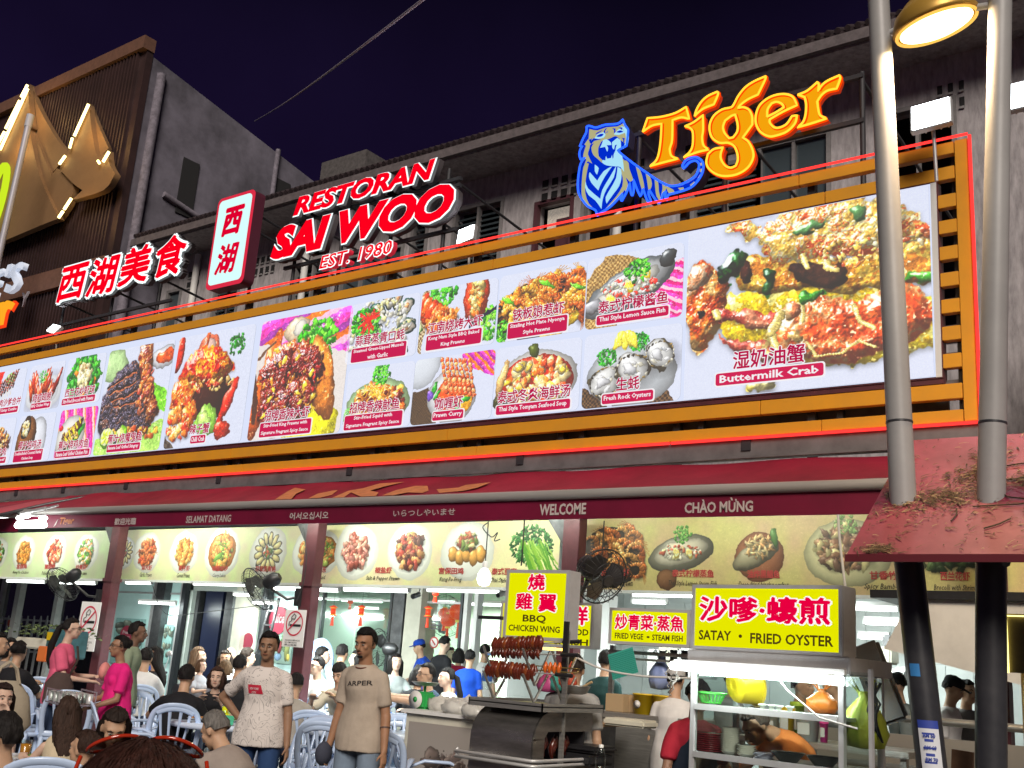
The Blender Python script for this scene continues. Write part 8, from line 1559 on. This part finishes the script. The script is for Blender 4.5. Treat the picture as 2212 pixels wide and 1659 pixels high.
 def lock(rings_,nm='hair_length'):
  mm = MB(); rs = []
  for (c,rx,ry) in rings_: rs.append([Vector(c)+Vector((math.cos(t*PI/36)*rx*(1+.16*noise.noise(Vector((t*.9,c[2]*4,3)))+.03*(t % 2)),math.sin(t*PI/36)*ry*(1+.16*noise.noise(Vector((t*1.1,c[2]*3,7)))+.03*(t % 2)),0)) for t in range(72)])
  mm.rings(rs); mm.build(nm,hmat,root)
 bk = R @ Vector((0,1,0))
 if hair == 'long': lock([(HP(0,.03,.09),.06,.05),(HP(0,.035,.02),.096,.075),(HP(0,.05,-.08),.100,.065),(nk+Vector((0,.085+.1*L,-.06)),.115,.055),(nk+Vector((0,.115+.15*L,-.14)),.085,.035),(nk+Vector((0,.125+.2*L,-.21)),.04,.015)])
 if hair == 'bob': lock([(HP(0,.03,.09),.06,.05),(HP(0,.03,.02),.098,.080),(HP(0,.045,-.07),.104,.07),(HP(0,.05,-.13),.085,.05)])
 if hair == 'pony': cap = cap; mm = MB(); mm.tube([HP(0,.10,.04),HP(0,.15,.01),nk+bk*.15+Vector((0,0,-.02)),nk+bk*.15+Vector((0,0,-.18)),nk+bk*.13+Vector((0,0,-.27))],[.025,.035,.04,.03,.01],10); mm.build('ponytail',hmat,root)
 if hair == 'bun': mm = MB(); mm.ball(HP(0,.105,.05),(.045,.045,.045),14); o_ = mm.build('hair_bun',hmat,root)
 if cap: q = MB(); q.rings([[HP(.088*math.cos(t*PI/12)*k_,.105*math.sin(t*PI/12)*k_+.012,z_) for t in range(24)] for k_,z_ in ((1.03,.045),(1.05,.08),(.95,.115),(.6,.138),(.1,.142))]); q.add([HP(x_,y_,z_) for x_,y_,z_ in ((-.07,-.07,.058),(.07,-.07,.058),(.05,-.17,.045),(-.05,-.17,.045),(-.07,-.07,.05),(.07,-.07,.05),(.05,-.17,.038),(-.05,-.17,.038))],[(0,1,2,3),(7,6,5,4),(0,3,7,4),(2,1,5,6),(3,2,6,7)]); q.build('cap',cloth(cap),root)
 # clothes
 sd = sum(ord(c_) for c_ in label) % 997
 t = MB(); torso(t,.013,2 if pose == 'sit' else 1)
 if pose == 'stand': t.rings([[pel.lerp(ch,max(0,dz*2))+Vector(((rx*thin+.012)*math.cos(a*PI/10),(ry*thin+.012)*math.sin(a*PI/10),min(0,dz))) for a in range(20)] for dz,rx,ry in ((-.12,.212,.152),(-.02,.210,.150),(.12,.192,.136),(.26,.172,.118),(.36,.160,.108))])
 if not tank:
  for i,sx in enumerate((-1,1)): a0,e,h = arms[i]; e2 = a0.lerp(e,sleeve_) if sleeve_ <= 1 else e; cap_(t,a0+Vector((-sx*.01,0,-.002)),e2,.060,.058); cap_(t,nk+Vector((sx*.03,.01,-.035)),a0+Vector((-sx*.02,0,.02)),.042,.045); t.tube([e2-(e2-a0).normalized()*.03,e2+(e2-a0).normalized()*.035],[.056,.059],14)
  if sleeve_ > 1:
   for i in range(2): cap_(t,arms[i][1],arms[i][1].lerp(arms[i][2],sleeve_-1),.054,.046)
 else:
  for i,sx in enumerate((-1,1)): t.ball(sh[i]+Vector((-sx*.075,0,.012)),(.035,.055,.03),10)
 st = link('shirt',solid(t,max(vox,.012),3,.011 if not tank else .004,9,sd),root); st.data.materials.append(cloth(top,tpat))
 if tank or sleeve_ <= 1: pass
 t = MB(); secs = [pel+Vector((0,0,.05)),pel,pel+Vector((0,0,-.08))]; t.rings([[c+Vector((rx*math.cos(a*PI/10),ry*math.sin(a*PI/10),0)) for a in range(20)] for c,rx,ry in ((secs[0],.163*thin,.117),(secs[1],.175*thin,.125),(secs[2],.17,.12))])
 for i in range(2): cap_(t,hip[i],kn[i],.100,.072); cap_(t,kn[i],an[i]+Vector((0,0,.03)),.070,.058)
 tr = link('trousers',solid(t,max(vox,.014),3,.006,8,sd+5),root); tr.data.materials.append(cloth(bot))
 q = MB()
 for i in range(2): q.tube([an[i]+Vector((0,.06,-.045)),an[i]+Vector((0,.0,-.035)),an[i]+Vector((0,-.08,-.050)),an[i]+Vector((0,-.17,-.062))],[.044,.05,.048,.036],10,flat=.8)
 q.build('shoes',cloth(shoes),root)
 if apron:
  q = MB(); q.rings([[c+Vector(((rx)*math.cos(a_),-abs(ry*math.sin(a_))-.004,0)) for a_ in [PI*k_/8 for k_ in range(9)]] for c,rx,ry in ((ch+Vector((0,-.0,.08)),.10,.155),(ch,.15,.155),(pel.lerp(ch,.4),.19,.15),(pel,.205,.155),(pel+Vector((0,0,-.35)),.215,.16))],cap=False,closed=False); q.build('apron',cloth(apron),root)
 inf = dict(root=root,HP=HP,arms=arms,nk=nk,ch=ch,pel=pel,S=S,R=R)
 if extra: extra(inf)
 return root
BS,TN,PL,DK,MD = (.46,.30,.20),(.50,.31,.20),(.62,.42,.32),(.20,.105,.06),(.34,.20,.13)
WT,BK,GY,JN = (.68,.67,.66),(.014,.014,.017),(.30,.28,.26),(.03,.06,.14)
# the two standing men in front
def patch(inf):
 r = inf['root']; c = inf['ch']; m = MB(); m.add([(.005,c.y-.150,c.z+.045),(.115,c.y-.140,c.z+.045),(.10,c.y-.142,c.z-.025),(-.02,c.y-.150,c.z-.025)],[(3,2,1,0)]); m.v = [(-a,b,z) for a,b,z in m.v]; m.f = [tuple(reversed(f)) for f in m.f]
 o = m.build('red_patch',cloth((.48,.02,.05)),r); sw = o.modifiers.new('w','SHRINKWRAP'); sh_ = [x for x in KIDS[r.name] if x.name.startswith('shirt')][0]; sub = o.modifiers.new('s','SUBSURF'); sub.subdivision_type = 'SIMPLE'; sub.levels = 4; sub.render_levels = 4
 o.modifiers.move(1,0); sw.target = sh_; sw.wrap_method = 'PROJECT'; sw.use_project_y = True; sw.use_positive_direction = True; sw.use_negative_direction = True; sw.wrap_mode = 'ABOVE_SURFACE'; sw.offset = .003
 for k,s_ in enumerate(('NEW YORK','CITY')): decal(inf,s_,-.055-.0,.075-.04*k,.018,c.z+.015-.030*k,cloth((.7,.6,.6)),.006)
def decal(inf,s_,xc,w,h,z,m,off,slope=0):
 """lettering printed on the chest"""
 r = inf['root']; me0,lo,hi = text_mesh(s_,.02,0,2,0,0); me = me0.copy(); n = len(me.vertices); c = inf['ch']
 for v in me.vertices: x = (v.co.x-lo[0])/(hi[0]-lo[0])-.5; zz = (v.co.y-lo[1])/(hi[1]-lo[1])-.5; v.co = Vector((xc+x*w,c.y-.30,z+zz*h+slope*x*w))
 me.materials.clear(); me.materials.append(m); me.name = 'shirt_print'; o = link('shirt_print',me,r)
 sh_ = [x for x in KIDS[r.name] if x.name.startswith('shirt')][0]; sw = o.modifiers.new('w','SHRINKWRAP'); sw.target = sh_; sw.wrap_method = 'PROJECT'; sw.use_project_y = True; sw.use_positive_direction = True; sw.use_negative_direction = False; sw.wrap_mode = 'ABOVE_SURFACE'; sw.offset = off
person('standing man in a white patterned T-shirt with a red chest patch, hand on hip',584,1366,9.3,-14,sk=(.30,.17,.105),top=(.66,.61,.58),tpat='lines',bot=(.025,.06,.16),hl=(-.19,.10,.99),hint=(-1,.25,-.1),vox=.0085,pitch=4,beard=False,extra=patch,wide=1.08)
def necklace(inf):
 r = inf['root']; nk = inf['nk']; MB().tube([(.062*math.cos(a*PI/12),nk.y-.01+.075*math.sin(a*PI/12)*1.1,nk.z-.005+.02*math.sin(a*PI/12)) for a in range(25)],.005,6,cap=False).build('necklace',cloth((.12,.03,.02)),r)
 decal(inf,'ARPER',.02,.20,.035,inf['ch'].z+.06,cloth((.04,.035,.035)),.004,.10)
 a0,e,h = inf['arms'][1]; MB().tube([e.lerp(h,.30),e.lerp(h,.34)],.0405,12).build('arm_tattoo',skin((.10,.06,.05)),r)
 a0,e,h = inf['arms'][0]; d = h-e; q = MB(); q.ball(h+Vector((-.02,-.03,-.06)),(.06,.08,.09),14); q.build('held_cap',cloth((.05,.055,.08)),r); MB().tube([h+d*.02,h+d*.10],.030,12).build('wrist_band',cloth((.03,.03,.03)),r)
person('standing man in a beige v neck shirt lettered ARPER, holding a dark cap',793,1357,8.9,-32,sk=(.36,.19,.11),top=(.44,.37,.30),bot=(.20,.26,.34),vox=.0085,pitch=12,beard=True,extra=necklace,wide=.98,hc=(.010,.009,.009))
# women standing at the left
def tray(inf):
 r = inf['root']; h0,h1 = inf['arms'][0][2],inf['arms'][1][2]; c = (h0+h1)/2+Vector((0,-.16,.03)); t = empty('tray_of_glasses',r.matrix_basis @ c if False else (0,0,0),'clear plastic tray packed with upturned glasses carried by the woman in magenta','tray')
 M_ = Matrix.Translation(r.location) @ Matrix.Rotation(r.rotation_euler.z,4,'Z') @ Matrix.Scale(inf['S'],4); t.location = M_ @ c; t.rotation_euler = (0,0,r.rotation_euler.z)
 tm = mat('smoky_tray',(.40,.36,.42),.15,alpha=.55); MB().box((-.24,-.16,-.02),(.24,.16,-.01)).build('base',tm,t); f = MB(); frame_bars(f,-.24,-.02,.24,.11,.012,-.16,-.15); frame_bars(f,-.24,-.02,.24,.11,.012,.15,.16); f.build('side',tm,t)
 for i in range(6):
  for j in range(4): g = MB().lathe([(.030,0),(.036,.085),(.0,.088)],n=12).build('upturned_glass',M['glass'] if (i+j) % 2 else M['alu'],t); g.location = (-.20+.08*i,-.115+.076*j,0)
person('woman in a magenta T-shirt and glasses carrying a tray of glasses',262,1372,11.2,-72,sk=(.33,.18,.11),hair='bun',top=(.78,.02,.22),bot=(.02,.025,.04),female=True,wide=1.15,hl=(-.12,-.30,1.02),hr=(.14,-.30,1.0),glasses=True,vox=.010,yaw=0,extra=tray)
def sbag(inf):
 r = inf['root']; n = inf['nk']; MB().tube([n+Vector((.10,-.10,-.02)),n+Vector((.0,-.15,-.15)),n+Vector((-.15,-.10,-.38))],.014,6,flat=.4).build('bag_strap',cloth((.05,.035,.03)),r); MB().tube([n+Vector((.10,.0,.0)),n+Vector((.0,.12,-.15)),n+Vector((-.15,.0,-.38))],.014,6,flat=.4).build('bag_strap',cloth((.05,.035,.03)),r)
 q = MB(); q.tube([n+Vector((-.20,-.06,-.30)),n+Vector((-.22,-.05,-.42)),n+Vector((-.22,-.03,-.62))],[.08,.15,.13],14,flat=.5,up=(1,0,0)); q.build('shoulder_bag',cloth((.075,.05,.045)),r)
 q = MB(); q.ball(inf['arms'][1][2]+Vector((-.02,-.10,.06)),(.13,.06,.10),14); q.build('pink_bundle',cloth((.75,.28,.26)),r)
person('young woman in a pink T-shirt with ponytail and dark shoulder bag',160,1335,13.0,78,sk=PL,hair='pony',top=(.70,.12,.22),bot=(.03,.05,.10),female=True,hl=(-.14,-.34,1.08),hr=(.14,-.34,1.12),glasses=True,pitch=0,vox=.011,extra=sbag,wide=.95)
person('man in a sage green shirt walking to the right behind the magenta woman',302,1344,13.4,80,sk=(.18,.10,.065),top=(.26,.32,.22),bot=(.02,.02,.025),sleeve_=1.0,vox=.012)
# seated and other guests: label, px, py of the head top, distance, facing, then looks
G = [
('seated man with black hair and black T-shirt, back turned, arm on the table',407,1436,11.9,165,dict(pose='sit',sk=TN,top=BK,bot=(.03,.05,.10),lean=.25,hr=(.32,-.46,.86),vox=.011,wide=1.1)),
('surprised looking young woman with tied brown hair in a black T-shirt',471,1440,12.7,-8,dict(pose='sit',sk=PL,hair='bob',hc=(.05,.025,.018),top=BK,female=True,lean=.2,hl=(-.12,-.34,.92),hr=(.12,-.34,.92),vox=.011)),
('grey haired man in a taupe T-shirt bending over his plate',470,1537,7.4,-130,dict(pose='sit',sk=TN,hc=(.16,.15,.14),top=(.33,.28,.25),lean=.35,ho=(0,-.08,.10),pitch=30,vox=.0095,wide=1.12,s=.98)),
('woman with long brown hair in a cream tank top, back turned',150,1503,7.0,-160,dict(pose='sit',sk=PL,hair='long',hc=(.045,.025,.018),top=(.62,.52,.36),tank=True,female=True,lean=.15,hl=(-.22,-.34,.85),vox=.009,s=.76)),
('dark haired young woman drinking from a glass at the far left',12,1475,8.6,18,dict(pose='sit',sk=PL,hair='long',hc=(.025,.014,.012),top=(.30,.16,.12),tank=True,female=True,hr=(.02,-.16,1.04),lean=.1,vox=.011)),
('dark haired person in black cut off by the lower left corner',8,1540,6.0,-115,dict(pose='sit',sk=TN,top=BK,lean=.2,vox=.011,s=.98)),
('young woman with loose dark hair looking down at the lower left',255,1527,6.8,-25,dict(pose='sit',sk=TN,hair='long',hc=(.022,.014,.011),top=BK,female=True,pitch=28,yaw=30,lean=.3,vox=.0095,s=.98)),
('child with hair tied in a bun, half hidden behind the big dark head',188,1576,6.2,-130,dict(pose='sit',sk=TN,hair='bun',hc=(.035,.018,.013),top=(.5,.45,.4),female=True,s=.82,vox=.0095)),
('man in white at the far left edge under the fence',2,1368,15.0,80,dict(pose='sit',sk=TN,top=WT,lean=.1)),
('person with black hair bun and black top, back turned at the far left',46,1384,14.2,150,dict(pose='sit',sk=TN,hair='bun',top=BK,female=True)),
('person with dark hair behind the bun haired guest at the far left',26,1378,16.5,60,dict(pose='sit',sk=TN,top=(.25,.22,.2),female=True,hair='bob')),
('man in a white T-shirt seated with his back turned behind the green shirted man',318,1400,15.4,175,dict(pose='sit',sk=TN,top=WT)),
('woman with long dark hair seated right of the green shirted man',336,1396,16.0,-100,dict(pose='sit',sk=TN,hair='long',top=(.04,.035,.04),female=True)),
('woman with wavy light brown hair in profile at the back table',432,1397,17.0,75,dict(pose='sit',sk=PL,hair='long',hc=(.12,.07,.04),top=(.55,.40,.33),tank=True,female=True)),
('child with light brown hair at the back table',438,1423,16.2,40,dict(pose='sit',sk=PL,hair='bob',hc=(.10,.055,.03),top=(.3,.3,.33),female=True,s=.80)),
('smiling woman in white with dark hair facing the viewer at the back table',489,1404,16.6,-5,dict(pose='sit',sk=TN,hair='long',hc=(.03,.02,.015),top=WT,female=True)),
('bald man in white at the back, behind the smiling woman',501,1397,18.0,160,dict(pose='sit',sk=PL,hair='bald',top=WT)),
('person with light brown hair, back of the head only, in front of the smiling woman',489,1424,15.8,175,dict(pose='sit',sk=PL,hair='bob',hc=(.13,.08,.045),top=(.35,.35,.4),female=True,s=.9)),
('dark haired man in black, back turned, left of the patterned shirt man',522,1416,14.6,150,dict(pose='sit',sk=TN,top=BK,wide=1.12)),
('curly haired man at the back, just left of the patterned shirt man',538,1400,17.2,110,dict(pose='sit',sk=PL,hc=(.03,.02,.015),top=WT)),
('black haired person in a grey hooded jacket between the standing men, back turned',643,1454,12.6,160,dict(pose='sit',sk=TN,hair='fringe',top=(.36,.33,.29),sleeve_=1.5,wide=1.15,lean=.15)),
('man with glasses in a white T-shirt seated at the middle',686,1419,16.0,-55,dict(pose='sit',sk=(.55,.36,.26),top=WT,glasses=True,wide=1.05)),
('young man with black fringe in cream reading a menu',735,1431,13.9,-25,dict(pose='sit',sk=(.56,.36,.26),hair='fringe',top=(.58,.53,.42),pitch=26,lean=.3,hl=(-.16,-.42,.86),hr=(.12,-.40,.88),vox=.011)),
('man with glasses in a navy tank top stretching his arm across the table',922,1433,13.6,-62,dict(pose='sit',sk=(.48,.30,.20),top=(.05,.08,.13),tank=True,glasses=True,lean=.15,hl=(-.22,-.56,.96),hr=(.1,-.58,.92))),
('woman with long dark hair in white seated behind the green scale',966,1442,14.6,-70,dict(pose='sit',sk=PL,hair='pony',top=(.6,.62,.58),female=True)),
('dark haired person half hidden left of the navy tank top man',907,1436,14.8,170,dict(pose='sit',sk=TN,hair='bob',top=BK,female=True)),
('worker in a blue cap and royal blue T-shirt',907,1382,19.0,-75,dict(sk=TN,top=(.01,.06,.42),cap=(.01,.05,.35),lean=.25,pitch=15,hl=(-.15,-.42,1.0),hair='short',s=1.05)),
('tall man in a black T-shirt standing with lowered head in the hall',962,1375,18.0,130,dict(sk=PL,top=BK,bot=BK,pitch=20,s=1.08)),
('woman in a red floral dress behind the black T-shirt man',975,1398,19.4,30,dict(sk=PL,hair='bun',top=(.50,.03,.05),tpat='floral',bot=(.5,.03,.05),female=True)),
('worker in a crimson shirt with dark hair net',993,1400,18.4,170,dict(sk=TN,hair='bob',top=(.38,.02,.06),bot=BK,female=True)),
('man in a royal blue T-shirt with back turned, left of the skewers',1017,1404,16.4,165,dict(sk=TN,top=(.01,.07,.50),bot=BK,s=.98)),
('worker in white behind the skewer rack',1050,1392,18.6,150,dict(sk=TN,top=WT,bot=(.3,.3,.3))),
('cook in a grey T-shirt with his back turned at the barbecue',1244,1416,8.9,170,dict(sk=(.45,.28,.18),hair='short',hc=(.03,.025,.02),top=(.33,.33,.32),bot=(.08,.10,.11),lean=.1,pitch=15,vox=.0095,wide=1.12,s=.97)),
('cook in a dark green T-shirt behind the vegetable stall',1312,1405,12.2,150,dict(sk=TN,top=(.015,.05,.05),bot=BK)),
('cook in a white T-shirt with back turned behind the vegetable stall',1462,1440,9.6,160,dict(sk=TN,hair='short',top=WT,bot=(.2,.2,.2),s=.93,cap=(.5,.5,.5))),
('stall worker in a red shirt and dark apron beside the satay stall',1508,1470,7.6,15,dict(sk=(.30,.16,.10),top=(.42,.02,.04),bot=BK,apron=(.02,.03,.05),pitch=25,hl=(-.26,-.18,.86),vox=.010,s=.91,yaw=40)),
('man in an orange T-shirt bending behind the stall glass',1634,1530,7.7,-60,dict(pose='sit',sk=(.50,.30,.19),hair='short',hc=(.10,.08,.07),top=(.80,.27,.07),pitch=35,lean=.5,ho=(0,-.13,.04),vox=.010,wide=1.25,s=1.0,hl=(-.2,-.5,.8))),
('worker in a grey shirt behind the stall glass, left one',1590,1440,9.6,120,dict(sk=TN,top=(.20,.22,.23),bot=(.15,.15,.16),s=.93,hl=(-.2,-.3,1.1))),
('cook in a white shirt and grey apron behind the stall glass, middle',1735,1452,9.2,60,dict(sk=TN,top=(.45,.46,.46),bot=BK,apron=(.2,.22,.24),s=.93)),
('cook in a grey apron behind the stall glass, right one',1800,1450,9.8,-60,dict(sk=TN,top=(.40,.42,.43),bot=BK,apron=(.16,.18,.2),s=.93)),
('kitchen worker in a black cap left of the left black pole',1935,1455,10.5,-80,dict(sk=TN,top=(.10,.12,.12),cap=BK,pitch=20,s=.93)),
('kitchen worker in a black cap and white shirt between the black poles',2058,1462,10.8,75,dict(sk=TN,top=WT,cap=BK,pitch=22,s=.93)),
('dark haired kitchen worker just left of the right black pole',2090,1470,11.0,40,dict(sk=TN,top=(.2,.2,.2),s=.92)),
('diner seen through the green glass, right of the second post',700,1398,17.6,90,dict(pose='sit',sk=PL,top=(.3,.35,.35))),
('diner in pale blue seen through the green glass behind the standing fan',742,1392,17.4,150,dict(pose='sit',sk=TN,top=(.40,.50,.55))),
('diner with bobbed hair seen through the glass beside the v neck man',772,1404,17.2,-90,dict(pose='sit',sk=PL,hair='bob',top=(.35,.3,.3),female=True)),
('woman with long hair seen through the glass left of the blue capped worker',858+50-50,1412,17.2,10,dict(pose='sit',sk=PL,hair='long',top=(.3,.33,.33),female=True)),
]
for lab,px,py,r,a,kw in G: person(lab,px,py,r,a,**kw)
# the big head in the foreground, seen from behind, sunglasses pushed up
def strands(inf):
 r = inf['root']; HP = inf['HP']; m = MB(); q = random.Random(3)
 for k in range(5200):
  a = q.random()*2*PI; th = math.asin(q.uniform(-.3,1)); cs = math.cos(th); side = 1 if math.cos(a) > 0 else -1
  def pt(th_,a_,g): cs = math.cos(th_); return HP(.086*g*cs*math.cos(a_)*1.16,.104*g*cs*math.sin(a_)*1.12+.014,.104*g*math.sin(th_)+.03)
  L_ = .5+.4*q.random(); P = [pt(th-L_*t/4+.0,a+.10*math.sin(t+k)*.5*(q.random()),1.07+.05*q.random()+.012*math.sin(k)) for t in range(5)]; w = Vector((-math.sin(a),math.cos(a),0))*.0011
  m.mi_ = 0; m.add([p+w*(1-.2*i) for i,p in enumerate(P)]+[p-w*(1-.2*i) for i,p in enumerate(P)],[(i,i+1,6+i,5+i) for i in range(4)])
 tag(m.build('hair_strands',hairm((.040,.014,.010)),r),kind='stuff')
 fr = mat('sunglass_frame',(.42,.03,.01),.12,coat=1.0); ln = mat('amber_lens',(.70,.14,.01),.06,coat=1.0,alpha=.85)
 s = MB()
 for sx in (-1,1): s.tube([HP(sx*.046+.040*math.cos(t*PI/12),-.030+.030*math.sin(t*PI/12),.137+.012*math.sin(t*PI/12)-2.4*(sx*.046+.040*math.cos(t*PI/12))**2) for t in range(25)],.0027,8,cap=False); s.tube([HP(sx*.094,-.030,.110),HP(sx*.103,.0,.07),HP(sx*.105,.05,.03)],.003,8)
 s.tube([HP(-.008,-.040,.136),HP(.008,-.040,.136)],.004,8); s.build('sunglasses',fr,r)
 for sx in (-1,1): MB().add([HP(sx*.046+.038*math.cos(t*PI/12),-.030+.028*math.sin(t*PI/12),.137+.011*math.sin(t*PI/12)-2.4*(sx*.046+.038*math.cos(t*PI/12))**2) for t in range(24)],[tuple(range(24))]).build('lens',ln,r)
strands_ref[0] = strands
person('dark reddish brown head in the foreground with amber sunglasses pushed up, seen from behind',318,1602,1.80,180,pose='sit',sk=TN,hair='long',hc=(.035,.012,.009),top=(.25,.03,.03),female=True,vox=.010,s=1.12,extra=strands,wide=1.0)
# menu in the reader's hands, tote bag at the left edge
p = Dp(722,1500,13.5); mn = empty('menu_booklet',p,'open brown menu booklet held by the reading young man','menu',rz=facing(p.x,p.y,-20)); mm_ = mat('menu_cover',(.38,.26,.12),.5,var=.3,scale=20)
for sx in (-1,1): MB().box((min(0,sx*.20),-.0,-.002),(max(0,sx*.20),.26,.004),rot=Matrix.Rotation(R_(-14*sx),3,'Y')).build('page',mm_,mn)
p = Dp(14,1470,10.0); tt = empty('tote_bag',p,'beige canvas tote bag hanging at the far left edge','bag',rz=facing(p.x,p.y,10)); q = MB(); q.tube([(.0,0,.0),(.0,0,-.12),(0,0,-.34),(0,0,-.40)],[.10,.20,.25,.20],18,flat=.35,up=(0,1,0)); q.build('body',cloth((.42,.36,.27)),tt)
for y in (-.04,.04): MB().tube([(-.10,y,-.02),(-.06,y,.10),(0,y,.15),(.06,y,.10),(.10,y,-.02)],.010,6).build('handle',cloth((.42,.36,.27)),tt)
